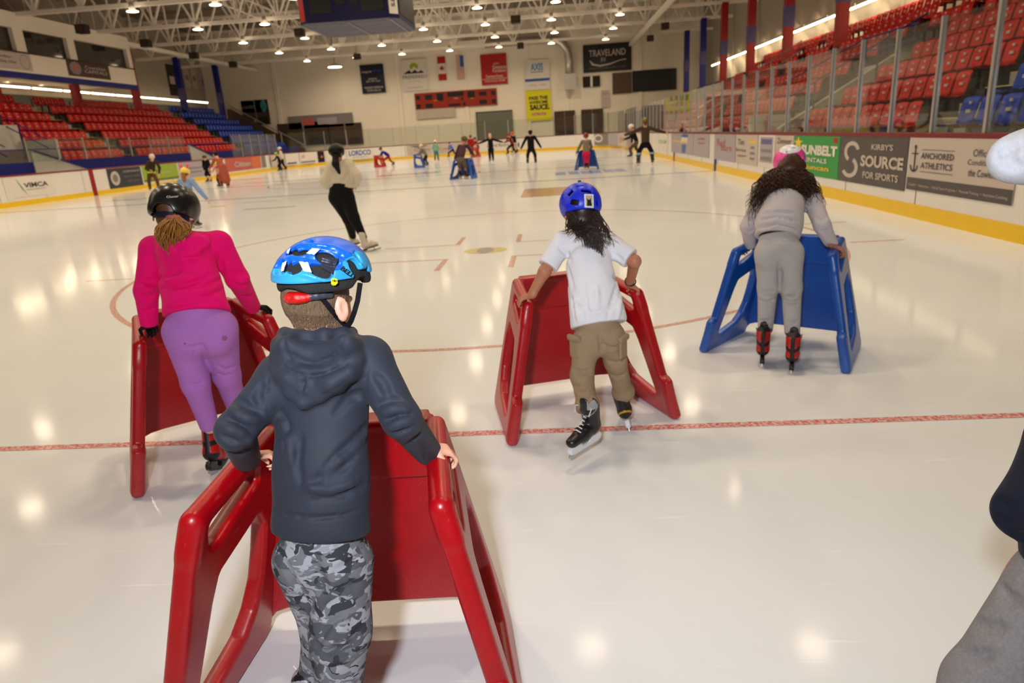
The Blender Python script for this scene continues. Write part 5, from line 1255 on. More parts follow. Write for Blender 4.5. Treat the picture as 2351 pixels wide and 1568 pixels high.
# ================================================================== THE BOY IN FRONT
def boy():
    T = person((-.62, 1.42, 0), 'boy in charcoal hoodie and grey camouflage trousers wearing a light blue bike helmet')
    f = unit(V(.40, .90, -.10)); c = P(735, 702, 1.63)
    r, f, u = frame(f, unit(V(-.03, .12, 1)))
    neck = P(742, 778, 1.60)
    shL, shR = P(644, 868, 1.56), P(846, 826, 1.57); elL, elR = P(541, 988, 1.46), P(922, 962, 1.50); wrL, wrR = P(566, 1052, 1.60), P(982, 1036, 1.63)
    chest, waist, hem = P(738, 905, 1.56), P(738, 1090, 1.49), P(737, 1205, 1.46)
    hipR, hipL = P(792, 1290, 1.45), P(688, 1285, 1.46); knR, knL = P(782, 1450, 1.36), P(752, 1440, 1.43); anR, anL = V(-.595, 1.34, .13), V(-.675, 1.41, .13)
    bf = unit(V(.10, 1, .0))
    # body, one surface
    lo, hi = box_of([c+u*.13, c-u*.1, shL, shR, elL, elR, wrL, wrR, anR, anL], .10); g = Sdf(lo, hi, .0048)
    head_sdf(g, c, f, u, .96, neck)
    g.cap(chest, waist, .085, .08, .03, (bf, .7)); g.cap(waist, P(738, 1250, 1.45), .08, .09, .03, (bf, .7)); g.cap(shL, shR, .038, .038, .03)
    for a, b, d in ((shL, elL, wrL), (shR, elR, wrR)): g.cap(a, b, .032, .027, .02); g.cap(b, d, .027, .019, .015)
    for a, b, d in ((hipL, knL, anL), (hipR, knR, anR)): g.cap(a, b, .055, .042, .03); g.cap(b, d, .042, .028, .02)
    hl, hr = handle('boy', -1, .70), handle('boy', 1, .58)
    hand_sdf(g, P(570, 1048, 1.61), V(.92, .45, -.10), V(.25, -.1, -1), 1, .74, (45, 62, 50))
    hand_sdf(g, P(985, 1030, 1.63), V(.80, .42, -.30), V(-.3, .0, -1), -1, .76, (38, 58, 48))
    g.build('body', SK_l, T, smooth_it=1); eyes(c, f, u, .96, T)
    # hair: short, brown
    gh = Sdf(c-.15, c+.15, .0032); M = np.array([r, f, u])
    gh.ell(c+u*.026*.96-f*.010*.96, V(.073, .092, .084)*.96+.0045, M, 0); gh.ell(c-u*.030-f*.045, V(.052, .040, .045), M, .02)
    gh.cut(c-u*.026-f*.055, unit(-u*1-f*.25), .014); gh.cut(c+f*.03-u*.02, unit(f*1.0-u*.5), .01)
    for q in (-1, 1): gh.ell(c+r*q*.085-f*.004-u*.012, V(.034, .026, .036), M, .008, 'sub')
    hm = mat('short_brown_hair', rgb(112, 92, 72), .7, .3, 0, .5, 90, .9, 230, stretch=(1, 1, .25), bdist=.004)
    hr0 = gh.build('hair', hm, T, smooth_it=1)
    gs = Sdf(c-.16, c+.16, .004); head_sdf(gs, c, f, u, .96, neck, ears=False); rr = np.random.default_rng(2); roots = []
    px_ = [(660+rr.random()*140, 678+rr.random()*68) for _ in range(2600)]
    for (x, y), h_ in zip(px_, gs.hits(px_)):
        if h_ is None: continue
        p = gs.snap(h_); z = (p-c)@u; y_ = (p-c)@f
        if z < -.070+.5*max(0, y_+.05) or y_ > .012 or rr.random() > 1.1-max(0, (-.036-z))/.034: continue
        n_ = gs.nrm(p); d = unit(-u*1.0+rr.normal(size=3)*.16-n_*.0); d = unit(d-n_*np.dot(d, n_)+n_*.10); roots.append((p+n_*.0015, d, n_, .011+.008*rr.random()))
    hair_strands(None, lambda i, t: roots[i][0]+roots[i][1]*roots[i][3]*t+roots[i][2]*.0016*math.sin(t*3), len(roots), .00075, 'short_strands', mat('short_hair_strand', rgb(120, 98, 76), .6, .3), hr0, 3, 3)
    # ---- hoodie
    hd = fabric('charcoal_fleece', rgb(46, 51, 64), .06, 14, .35, 900, .03, .6)
    g = Sdf(*box_of([shL, shR, elL, elR, wrL, wrR, hem-V(0, 0, .05), neck+V(0, 0, .06)], .10), .0045)
    g.cap(chest, waist, .122, .113, .03, (bf, .66)); g.cap(waist, hem, .113, .125, .03, (bf, .74))
    g.cap(P(700, 850, 1.585), P(790, 838, 1.59), .066, .066, .03, (bf, .9)); g.cap(shL, shR, .054, .054, .035); g.cap(neck-V(0, 0, .042), P(740, 840, 1.585), .052, .09, .03, (bf, .75))
    for a, b, d, rs in ((shL, elL, wrL, 1), (shR, elR, wrR, 1)):
        g.cap(a, b, .056, .046, .022); g.cap(b, d, .046, .036, .016)
        dd = unit(d-b); g.cut_local = None
    for d, e in ((wrL, elL), (wrR, elR)):
        dd = unit(d-e); n_ = d+dd*.012
        g.cap(d-dd*.012, d+dd*.016, .0355, .033, .004)
        sl, X, Y, Z = g.reg(n_-.07, n_+.09); pl = (X-n_[0])*dd[0]+(Y-n_[1])*dd[1]+(Z-n_[2])*dd[2]; g.mix(sl, pl, .004, 'max')
    ud = unit(hem-waist); g.cut(hem+ud*.016, ud, .006)
    # ribbed hem band, slightly pulled in
    for i in range(1):
        pass
    g.fold([(628, 1168), (660, 1182), (720, 1190), (790, 1183), (850, 1160)], .0065, .003)
    g.fold([(560, 1020), (575, 1032), (590, 1030)], .004, .003); g.fold([(962, 1010), (975, 1030), (978, 1060)], .004, .003)
    # seams
    g.fold([(845, 830), (838, 880), (846, 930), (858, 960)], .0028, .003); g.fold([(616, 865), (612, 910), (616, 950)], .0028, .003)
    g.fold([(845, 975), (850, 1060), (846, 1150)], .0025, .003); g.fold([(632, 950), (640, 1050), (640, 1160)], .0025, .003)
    # big creases
    for pl, rr in (([(852, 968), (820, 1010), (770, 1060), (720, 1110)], .012), ([(846, 1000), (800, 1060), (760, 1100)], .009), ([(640, 940), (655, 980), (650, 1030)], .010), ([(690, 1000), (680, 1060), (690, 1110)], .008),
                   ([(838, 1120), (790, 1135), (720, 1150)], .007), ([(836, 900), (800, 915), (770, 950)], .008), ([(545, 915), (570, 940), (600, 945)], .009), ([(515, 960), (545, 970), (580, 1000)], .009), ([(505, 1000), (540, 1010), (575, 1005)], .009),
                   ([(520, 1040), (545, 1045), (570, 1035)], .007), ([(870, 930), (900, 920), (925, 925)], .009), ([(885, 965), (915, 955), (945, 955)], .009), ([(900, 1000), (930, 985), (950, 975)], .008), ([(930, 1030), (955, 1010), (965, 1000)], .006), ([(860, 860), (880, 880), (890, 910)], .008), ([(600, 880), (590, 910), (600, 930)], .007)):
        g.fold(pl, rr, .012, 'sub', .55)
    for pl, rr in (([(848, 985), (810, 1032), (745, 1082)], .008), ([(650, 960), (665, 1010), (668, 1060)], .008), ([(530, 938), (560, 957), (592, 965)], .008), ([(510, 980), (545, 990), (580, 1015)], .008), ([(875, 948), (905, 938), (935, 940)], .008), ([(893, 983), (922, 970), (948, 965)], .007), ([(700, 1120), (760, 1125), (820, 1105)], .007)):
        g.fold(pl, rr, .014, 'add', -.15)
    # hood hanging on the back
    rim = [(648, 775), (636, 800), (646, 830), (672, 850), (705, 856), (745, 852), (778, 835), (800, 800), (806, 772)]
    def on(px, py, lift):
        h_ = g.hits([(px, py)])[0]
        if h_ is None: return P(px, py, 1.54)
        return h_-unit(ray(px, py))*lift
    roll = [P(652, 768, 1.60)]+[on(x, y, .012) for x, y in ((640, 790), (634, 825), (642, 860))]
    roll2 = [P(806, 762, 1.63)]+[on(x, y, .012) for x, y in ((812, 790), (818, 825), (812, 860))]
    bot = [on(x, y, .014) for x, y in ((642, 860), (664, 898), (697, 922), (732, 908), (778, 886), (812, 855))]
    g.chain(roll, [.014, .016, .015, .014], .014); g.chain(roll2, [.014, .016, .015, .014], .014)
    g.chain(bot, [.013, .014, .016, .015, .014, .013], .016)
    for pl, rr in (([(650, 800), (664, 838), (700, 858), (745, 856), (785, 838), (802, 800)], .022), ([(660, 790), (700, 812), (750, 812), (795, 785)], .024), ([(660, 870), (700, 893), (760, 880), (800, 856)], .018)):
        pts = [on(x, y, .006) for x, y in pl]; g.chain(pts, [rr*.9]+[rr]*(len(pts)-2)+[rr*.9], .02)
    g.chain([P(655, 765, 1.60), P(700, 768, 1.565), P(745, 768, 1.56), P(785, 766, 1.59), P(806, 772, 1.63)], [.013]*5, .02)
    g.ell(neck+u*.045+f*.030, V(.050, .056, .040), M, .012, 'sub')
    g.fold([(650, 838), (676, 854), (710, 861), (745, 857), (790, 838), (806, 812)], .0060, .005, 'sub', .3)
    g.fold([(652, 832), (676, 848), (710, 854), (745, 850), (788, 832)], .0055, .006, 'add', -.3)
    g.fold([(702, 862), (698, 885), (697, 912)], .0035, .004); g.fold([(705, 862), (712, 880), (700, 905)], .005, .008, 'add', -.2)
    g.fold([(652, 775), (650, 800), (668, 826)], .005, .006); g.fold([(792, 770), (778, 800), (760, 822), (730, 832)], .0035, .006); g.fold([(668, 812), (700, 832), (735, 836)], .004, .006)
    g.fold([(640, 868), (668, 898), (697, 922), (740, 914), (782, 892), (816, 862)], .007, .006, 'sub', 1.5)
    g.build('hoodie', hd, T, smooth_it=1)
    # ---- camouflage trousers
    g = Sdf(*box_of([hipL, hipR, knL, knR, anL, anR, P(738, 1200, 1.46)], .12), .005)
    g.cap(P(738, 1238, 1.46), P(738, 1262, 1.455), .095, .098, .02, (bf, .78)); g.cap(hipR, knR, .072, .070, .03); g.cap(knR, anR+V(0, 0, .03), .070, .052, .03)
    g.cap(hipL, knL, .068, .060, .03); g.cap(knL, anL+V(0, 0, .03), .062, .050, .03); g.cap(P(705, 1290, 1.435), P(770, 1290, 1.43), .066, .066, .03)
    for pl, rr in (([(715, 1290), (735, 1340), (742, 1375)], .012), ([(742, 1375), (780, 1360), (820, 1340)], .007), ([(790, 1420), (760, 1440), (740, 1470)], .009), ([(720, 1480), (760, 1500), (800, 1495)], .010), ([(715, 1525), (750, 1535), (790, 1520)], .009), ([(835, 1440), (815, 1470), (800, 1500)], .009), ([(650, 1290), (675, 1340), (700, 1370)], .006), ([(830, 1270), (800, 1300), (770, 1310)], .006)):
        g.fold(pl, rr, .014, 'sub', .5)
    for pl, rr in (([(712, 1500), (755, 1515), (800, 1510)], .009), ([(800, 1425), (770, 1450), (745, 1485)], .008)): g.fold(pl, rr, .014, 'add', -.15)
    g.build('trousers', camo(), T, smooth_it=1)
    skate('hockey', T, V(-.585, 1.36, 0), V(.1, 1, 0), s=.92); skate('hockey', T, V(-.69, 1.44, 0), V(-.1, 1, 0), s=.92)
    # ---- helmet
    hf = unit(V(.43, .90, -.06)); hr_, hf, hu = frame(hf, unit(V(.02, .06, 1))); M = np.array([hr_, hf, hu]); hc = P(745, 629, 1.64)
    ra = V(.1045, .129, .093)
    g = Sdf(hc-V(.16, .16, .07), hc+V(.16, .16, .14), .0022)
    g.ell(hc, ra, M, 0); g.ell(hc+hu*.0-hf*.01, ra*V(1.01, 1.0, .80), M, .012)
    # layered ridges
    def hv(p): return g.snap(p)
    g.fold([(640, 607), (665, 594), (700, 590), (730, 597), (765, 606), (800, 612)], .0050, .006, 'sub', .2)
    g.fold([(662, 573), (690, 563), (730, 566), (765, 578), (800, 596), (820, 604)], .0050, .006, 'sub', .2)
    g.fold([(684, 562), (720, 563), (760, 566), (800, 582), (836, 618)], .0040, .008, 'add', .0)
    g.fold([(640, 636), (670, 628), (705, 632), (745, 645), (780, 650), (810, 640), (845, 650)], .0035, .006, 'add', 0)
    vents = [(691, 575, 17, 7, -5), (752, 590, 24, 12, 12), (675, 612, 16, 12, 0), (738, 620, 25, 13, 12), (817, 613, 19, 9, 37), (822, 590, 12, 3, 50), (700, 552, 12, 3, -10), (846, 622, 10, 3, 65), (650, 610, 5, 9, 15)]
    H = g.hits([v_[:2] for v_ in vents]); base = g.d.copy()
    for v_, p in zip(vents, H):
        if p is None: continue
        n_ = g.nrm(p); a_ = math.radians(v_[4]); sc_ = np.linalg.norm(p-CAM0)/FPX
        e1 = CR*math.cos(a_)-CU*math.sin(a_); e1 = unit(e1-n_*np.dot(e1, n_)); e2 = np.cross(n_, e1); k1 = 1/max(.45, abs(np.dot(unit(np.cross(unit(ray(*v_[:2])), CU)), np.cross(unit(ray(*v_[:2])), CU)))); cosv = max(.35, abs(np.dot(n_, unit(ray(*v_[:2])))))
        R3 = V(v_[2]*1.12*sc_, v_[3]*1.15*sc_/max(cosv, .6), .030)
        for q in (1, -1):
            refl = lambda x: x-2*hr_*np.dot(x, hr_)
            if q == 1: g.ell(p, R3, np.array([e1, e2, n_]), .005, 'sub')
            else: g.ell(hc+refl(p-hc), R3, np.array([refl(e1), refl(e2), refl(n_)]), .005, 'sub')
    g.ell(hc-hu*.006, ra-V(.011, .011, .012), M, .002, 'sub')
    g.cut(hc-hu*.004, -hu, .004)
    for q in (-1, 1): g.ell(hc+hr_*q*.10+hf*.030-hu*.02, V(.04, .045, .030), M, .010, 'sub')
    mb, mc, mk = 0, 0, 0  # mat('helmet_blue', rgb(10, 96, 214), .30, .5, coat=.12), mat('helmet_cyan', rgb(48, 158, 216), .30, .5, coat=.12), mat('helmet_black', rgb(26, 27, 30), .35, .5)
    vs, F = g.mesh(); vs = relax(vs, F, .6)
    z, y, x = (vs-hc)@hu, (vs-hc)@hf, (vs-hc)@hr_; e = np.sqrt((x/ra[0])**2+(y/ra[1])**2+(z/ra[2])**2)
    band = np.maximum(.026-z+.006*np.sin(y*30), np.minimum(.056-.28*np.abs(y-.035)-z, .07-np.abs(y-.035)))
    t = NT('helmet_shell'); at_ = t.n('ShaderNodeAttribute', attribute_name='band'); r_ = t.n('ShaderNodeMapRange'); r_.inputs['From Min'].default_value = -.0006; r_.inputs['From Max'].default_value = .0006; t.l(at_.outputs['Fac'], r_.inputs[0])
    mx = t.n('ShaderNodeMix', data_type='RGBA'); mx.inputs[6].default_value = rgb(10, 96, 214); mx.inputs[7].default_value = rgb(48, 158, 216); t.l(r_.outputs[0], mx.inputs[0])
    a2 = t.n('ShaderNodeAttribute', attribute_name='inner'); m2 = t.n('ShaderNodeMix', data_type='RGBA'); m2.inputs[7].default_value = rgb(26, 27, 30); r2 = t.n('ShaderNodeMapRange'); r2.inputs['From Min'].default_value = .915; r2.inputs['From Max'].default_value = .905
    t.l(a2.outputs['Fac'], r2.inputs[0]); t.l(r2.outputs[0], m2.inputs[0]); t.l(mx.outputs[2], m2.inputs[6]); t.l(m2.outputs[2], t.b.inputs['Base Color']); t.b.inputs['Roughness'].default_value = .34; t.b.inputs['Specular IOR Level'].default_value = .4
    hel = mesh_obj('helmet', vs, F, t.m, T, True)
    for nm, arr in (('band', band), ('inner', e)):
        A_ = hel.data.attributes.new(nm, 'FLOAT', 'POINT'); A_.data.foreach_set('value', arr.astype(np.float32))
    g.d = np.minimum(g.d, 1)
    # foam liner
    gf = Sdf(hc-V(.16, .16, .08), hc+V(.16, .16, .12), .0032); gf.ell(hc-hu*.004, ra-V(.008, .008, .010), M, 0)
    gf.ell(hc-hu*.018, V(.1005, .125, .052), M, .01)
    gf.ell(hc-hu*.012, ra-V(.026, .032, .026), M, .003, 'sub'); gf.ell(hc-hu*.05, V(.079, .102, .07), M, .004, 'sub')
    gf.cut(hc-hu*.031, -hu, .006)
    for q in (-1, 1): gf.ell(hc+hr_*q*.095+hf*.034-hu*.045, V(.05, .044, .036), M, .010, 'sub')
    gf.ell(hc-hf*.13-hu*.045+hr_*.0, V(.05, .05, .028), M, .010, 'sub')
    gf.build('foam_liner', mat('foam_black', rgb(40, 40, 42), .8, .3, 0, .5, 260, 1.0, 320, bdist=.003), hel, smooth_it=1)
    # bright decals, badge, lettering
    g2 = Sdf(g.lo, hc+V(.16, .16, .14), .0022); g2.d = base
    for pl in ([(718, 572), (735, 572), (720, 585), (704, 583)], [(663, 573), (668, 570), (664, 581), (660, 583)], [(688, 603), (706, 602), (714, 626), (698, 624)], [(652, 603), (659, 600), (651, 623), (646, 624)]):
        pass
    Hd = mat('decal_white', rgb(238, 240, 245), .4)
    for i, pl in enumerate(([(717, 571), (736, 572), (722, 586), (703, 583)], [(660, 575), (668, 570), (664, 582), (659, 583)], [(687, 602), (707, 603), (716, 626), (698, 624)], [(650, 604), (659, 600), (652, 623), (645, 624)])): patch(g2, pl, .45, 'decal', Hd, hel, .0016)
    patch(g2, [(740, 592), (777, 594), (764, 630), (735, 612)], .9, 'decal', mat('decal_dark', rgb(40, 44, 60), .4), hel, .0012)
    text_on(g2, 'BELL', 796, 625, .60, 10, 34, M_blk, hel, bold=.025, shear=.15, lift=.0030)
    patch(g2, [(766+7.5*math.cos(k), 646+7.5*math.sin(k)) for k in np.arange(0, 6.2, .4)], .45, 'badge', mat('badge_yellow', rgb(236, 226, 30), .4), hel, .0030)
    text_on(g2, 'mips', 766, 646, .05, 4, 11, M_blk, hel, name='badge_lettering', lift=.0042)
    # rear light and adjuster
    gb = Sdf(c-V(.14, .16, .12), c+V(.14, .14, .12), .0028)
    gb.ell(c+u*.026*.96-f*.010*.96, V(.073, .092, .084)*.96+.004, M if False else np.array([r, f, u]), 0)
    pts = [p for p in gb.hits([(658, 686), (668, 684), (682, 684), (697, 684), (714, 681), (728, 679), (742, 677), (756, 676)])]
    pts = [p-unit(ray(700, 680))*.006 for p in pts if p is not None]
    gl_ = Sdf(*box_of(pts, .03), .0022); k_ = len(pts)
    for i in range(min(5, k_)-1): gl_.cap(pts[i], pts[i+1], .0115 if i else .009, .0125 if i < 3 else .010, .003)
    for p in pts[1:3]: gl_.cap(p, p+V(.001, 0, 0), .0150, .0150, .004)
    gl_.build('rear_light', mat('red_lens', rgb(190, 14, 10), .15, .7, 0, .5, 300, .6, 500), hel)
    gl_ = Sdf(*box_of(pts, .03), .0022)
    for i in range(min(4, k_-1), k_-1): gl_.cap(pts[i], pts[i+1], .0105, .0095, .003)
    gl_.build('size_adjuster', mat('adjuster_grey', rgb(56, 60, 72), .4), hel)
    # straps
    gs = Sdf(c-V(.16, .18, .16), c+V(.16, .16, .14), .004); head_sdf(gs, c, f, u, .99, neck, ears=False)
    def on2(l, lift=.003):
        out, nn = [], []
        for p in gs.hits(dense(l, 4)):
            if p is not None: q = gs.snap(p); n_ = gs.nrm(q); out.append(q+n_*lift); nn.append(n_)
        return out, nn
    ms = mat('strap_black', rgb(20, 20, 24), .8, .2, 0, .4, 900, .8, 900)
    for l in ([(738, 686), (752, 702), (768, 722), (784, 742), (796, 752)], ):
        o_, n_ = on2(l); 
        if len(o_) > 2: ribbon(o_, .0125, n_, .0016, 'chin_strap', ms, hel)
    fp = [P(827, 650, 1.62), P(821, 690, 1.59), P(814, 715, 1.57), P(806, 737, 1.585), P(797, 752, 1.60)]
    ribbon(fp, .0125, -unit(ray(810, 700)), .0016, 'chin_strap', ms, hel)
boy()
# ================================================================== THE OTHER NEAR SKATERS
def shellhelm(T, name, hc, f, u, ra, mts, mfn=None, vents=(), cutz=0.0, droop=None, h=.0035, extra=None):
    """round helmet; vents are picture ellipses (x, y, rx, ry, angle)"""
    r, f, u = frame(f, u); M = np.array([r, f, u]); g = Sdf(hc-max(ra)-.03, hc+max(ra)+.03, h)
    g.ell(hc, ra, M, 0)
    if droop is not None: g.ell(hc-f*ra[1]*.42-u*droop*.6, V(ra[0]*.86, ra[1]*.52, droop), M, .02)
    base = g.d.copy()
    for v_, p in zip(vents, g.hits([v_[:2] for v_ in vents]) if vents else []):
        if p is None: continue
        n_ = g.nrm(p); a_ = math.radians(v_[4]); sc_ = np.linalg.norm(p-CAM0)/FPX; e1 = CR*math.cos(a_)-CU*math.sin(a_); e1 = unit(e1-n_*np.dot(e1, n_)); e2 = np.cross(n_, e1)
        g.box(p, V(v_[2]*sc_, v_[3]*sc_, .028), np.array([e1, e2, n_]), .003, .002, 'sub')
    g.ell(hc-u*.004, ra-V(.013, .013, .013), M, .002, 'sub')
    if droop is not None: g.ell(hc-f*ra[1]*.42-u*droop*.6, V(ra[0]*.86-.013, ra[1]*.52-.013, droop+.02), M, .004, 'sub')
    g.cut(hc-u*cutz if droop is None else hc-u*(cutz+droop*.9), -u, .005)
    if extra: extra(g, r, f, u, M)
    vs, F = g.mesh(); vs = relax(vs, F)
    o = mesh_obj(name, vs, F, mts, T, True, mids=mfn(vs[F].mean(1), r, f, u) if mfn else None)
    g.d = base; return o, g
def arm(g, s_, e, w, r0, r1, r2, k=.02): g.cap(s_, e, r0, r1, k); g.cap(e, w, r1, r2, k*.8)
def cuff(g, w, e, rr=.034):
    dd = unit(w-e); g.cap(w-dd*.014, w+dd*.014, rr, rr*.94, .004); n_ = w+dd*.010
    sl, X, Y, Z = g.reg(n_-.07, n_+.10); g.mix(sl, (X-n_[0])*dd[0]+(Y-n_[1])*dd[1]+(Z-n_[2])*dd[2], .004, 'max')

# ------------------------------------------------------------ child in the white shirt
def tee():
    T = person((.20, 3.25, 0), 'child in white t-shirt and khaki trousers with a royal blue helmet and long dark hair')
    c = P(1333, 487, 3.42); f = unit(V(-.22, 1, -.42)); r, f, u = frame(f, unit(V(-.02, .3, 1)))
    neck = P(1345, 540, 3.40); shL, shR = P(1291, 556, 3.39), P(1404, 564, 3.39); elL, elR = P(1250, 624, 3.31), P(1457, 600, 3.32); wrL, wrR = P(1221, 676, 3.31), P(1446, 652, 3.50)
    chest, hem = P(1352, 610, 3.32), P(1374, 738, 3.20); hipL, hipR = P(1347, 778, 3.17), P(1404, 772, 3.18); knL, knR = P(1336, 862, 3.16), P(1413, 830, 3.22)
    anL, anR = P(1350, 940, 3.03), P(1433, 905, 3.36); bf = unit(V(-.15, 1, .25))
    g = Sdf(*box_of([c+u*.12, c-u*.1, shL, shR, elL, elR, wrL, wrR, anL, anR], .10), .0055)
    head_sdf(g, c, f, u, .96, neck); g.cap(chest, hem, .08, .08, .03, (bf, .7)); g.cap(shL, shR, .036, .036, .03); g.cap(hem, (hipL+hipR)/2, .08, .08, .03, (bf, .7))
    arm(g, shL, elL, wrL, .036, .030, .0215); arm(g, shR, elR, wrR, .036, .030, .0215); arm(g, hipL, knL, anL, .05, .04, .028); arm(g, hipR, knR, anR, .05, .04, .028)
    hand_sdf(g, P(1218, 679, 3.315), V(-.50, .50, -.22), V(.1, -.1, -1), 1, .80, (40, 58, 48)); hand_sdf(g, P(1446, 655, 3.50), V(.35, .7, -.3), V(-.3, 0, -1), -1, .80, (45, 60, 48))
    g.build('body', SK_m, T, smooth_it=1); eyes(c, f, u, .96, T)
    # shirt
    g = Sdf(*box_of([shL, shR, hem-V(0, 0, .05), elL, elR, neck+V(0, 0, .05)], .10), .0055)
    g.cap(chest, hem, .112, .138, .03, (bf, .66)); g.cap(P(1320, 566, 3.38), P(1378, 570, 3.38), .062, .062, .03, (bf, .9)); g.cap(shL, shR, .050, .050, .03); g.cap(neck-V(0, 0, .01), P(1347, 565, 3.39), .048, .085, .025, (bf, .75))
    for s_, e in ((shL, elL), (shR, elR)):
        m_ = s_+(e-s_)*.80; g.cap(s_, m_, .051, .053, .025); dd = unit(e-s_); n_ = m_+dd*.004
        sl, X, Y, Z = g.reg(n_-.09, n_+.09); g.mix(sl, (X-n_[0])*dd[0]+(Y-n_[1])*dd[1]+(Z-n_[2])*dd[2], .004, 'max')
    ud = unit(hem-chest); g.cut(hem+ud*.018, ud, .005); g.ell(neck+u*.02+f*.01, V(.046, .05, .035), np.array([r, f, u]), .01, 'sub')
    for pl, rr in (([(1302, 610), (1312, 660), (1318, 720)], .010), ([(1425, 630), (1410, 680), (1395, 730)], .009), ([(1340, 650), (1345, 700), (1350, 735)], .008), ([(1318, 700), (1360, 720), (1420, 700)], .007), ([(1285, 570), (1300, 580), (1312, 600)], .006), ([(1405, 580), (1420, 592), (1430, 600)], .006)):
        g.fold(pl, rr, .014, 'sub', .5)
    for pl, rr in (([(1310, 640), (1322, 690), (1328, 735)], .008), ([(1435, 620), (1425, 680), (1418, 730)], .008), ([(1370, 660), (1372, 710)], .008)): g.fold(pl, rr, .016, 'add', -.1)
    g.build('shirt', fabric('white_cotton', rgb(222, 224, 232), .03, 14, .2, 500), T, smooth_it=1)
    # cargo trousers
    g = Sdf(*box_of([hem, hipL, hipR, knL, knR, anL, anR], .13), .0055)
    g.cap(P(1374, 756, 3.19), (hipL+hipR)/2, .094, .098, .02, (bf, .74)); arm(g, hipL, knL, anL, .066, .055, .049, .03); arm(g, hipR, knR, anR, .066, .054, .046, .03)
    for a, k_ in ((anL, knL), (anR, knR)):
        dd = unit(a-k_); n_ = a+dd*.004; g.cap(a-dd*.02, a-dd*.012, .060, .057, .012); sl, X, Y, Z = g.reg(n_-.09, n_+.09); g.mix(sl, (X-n_[0])*dd[0]+(Y-n_[1])*dd[1]+(Z-n_[2])*dd[2], .006, 'max')
    for p_, n_ in ((P(1318, 800, 3.13), unit(V(-.75, -.6, 0))), (P(1433, 800, 3.13), unit(V(.8, -.5, 0)))):
        q_ = unit(np.cross(n_, V(0, 0, 1))); g.box(p_-n_*.006, V(.036, .050, .008), np.array([q_, V(0, 0, 1), n_]), .008, .006); g.box(p_+V(0, 0, .052)-n_*.002, V(.043, .014, .012), np.array([q_, V(0, 0, 1), n_]), .005, .003)
    for pl, rr in (([(1315, 850), (1335, 858), (1355, 850)], .010), ([(1316, 885), (1338, 892), (1358, 880)], .010), ([(1322, 912), (1342, 918), (1358, 908)], .009), ([(1398, 830), (1415, 838), (1432, 828)], .010), ([(1402, 862), (1420, 868), (1438, 858)], .009), ([(1375, 770), (1382, 790), (1380, 810)], .009), ([(1385, 790), (1400, 800), (1415, 800)], .006)):
        g.fold(pl, rr, .014, 'sub', .5)
    g.build('trousers', fabric('khaki_twill', rgb(150, 130, 104), .10, 22, .3, 400), T, smooth_it=1)
    # skates: left one kicked out and tipped, right one seen from behind
    tipf = unit(P(1316, 1052, 2.93)-P(1382, 1010, 3.10)); skate('hockey', T, P(1343, 1033, 2.99), tipf, unit(V(.12, .10, 1)), .95)
    skate('hockey', T, P(1443, 977, 3.385), unit(V(.05, 1, -.12)), unit(V(-.22, .05, 1)), .92)
    # bracelet
    b = MB(); w = wrR+unit(elR-wrR)*.03; ax = unit(wrR-elR); e1 = unit(np.cross(ax, V(0, 0, 1))); e2 = np.cross(ax, e1)
    b.tube([w+(e1*math.cos(t_)+e2*math.sin(t_))*.027 for t_ in np.linspace(0, 2*PI, 20)], .0035, 6); b.build('bracelet', M_blk, T, True)
    # helmet
    hc = P(1332, 468, 3.42)
    kb = mat('helmet_royal', rgb(10, 40, 205), .38, .5)
    def mfn(cs, r, f, u): e = np.sqrt((((cs-hc)@r)/.103)**2+(((cs-hc)@f)/.118)**2+(((cs-hc)@u)/.102)**2); return (e < .90).astype(int)
    hel, g = shellhelm(T, 'helmet', hc, f, u, V(.103, .118, .102), [kb, M_blk], mfn, [(1309, 443, 7, 5, -35), (1347, 438, 12, 4, 3), (1318, 464, 9, 6, 12), (1372, 466, 4, 6, 0), (1290, 452, 4, 7, 10), (1330, 425, 8, 3, 0)], .012, .050)
    p0 = P(1331, 425, 3.45); MB().tube([p0-u*.02, p0+u*.022], .009, 10).build('top_knob', M_blk, hel, True)
    pl = [(1341, 446), (1362, 447), (1362, 477), (1342, 476)]; patch(g, pl, .9, 'sticker', Hs, hel, .002); patch(g, [(1344, 449), (1359, 450), (1359, 474), (1345, 473)], .9, 'sticker_print', mat('sticker_inner', rgb(176, 170, 140), .5), hel, .0032)
    patch(g, [(1347, 472), (1348, 462), (1346, 455), (1350, 459), (1353, 459), (1356, 455), (1356, 462), (1358, 472)], .9, 'sticker_print', M_blk, hel, .0042)
    b = MB(); pts = [hc-u*.045+(-f*math.cos(t_)*.092+r*math.sin(t_)*.080) for t_ in np.linspace(-1.1, 1.1, 14)]; ribbon(pts, .020, [-unit(f*math.cos(t_)-r*math.sin(t_)) for t_ in np.linspace(-1.1, 1.1, 14)], .004, 'size_adjuster', M_blk, hel)
    # long dark wavy hair falling over the back
    hm = hairmat('dark_brown_hair', rgb(42, 26, 20)); gh = Sdf(c-.16, c+.14, .005); M = np.array([r, f, u])
    gh.ell(c+u*.022-f*.012, V(.076, .096, .086), M, 0); gh.ell(c-u*.05-f*.052, V(.064, .045, .055), M, .02); gh.cut(c+f*.035, f, .01); gh.build('hair', hm, T, smooth_it=1)
    ends = [(1383, 592), (1362, 590), (1372, 575), (1350, 560), (1395, 560), (1405, 540), (1310, 520), (1300, 525), (1330, 545)]
    rr = np.random.default_rng(3); N = 190; st = []
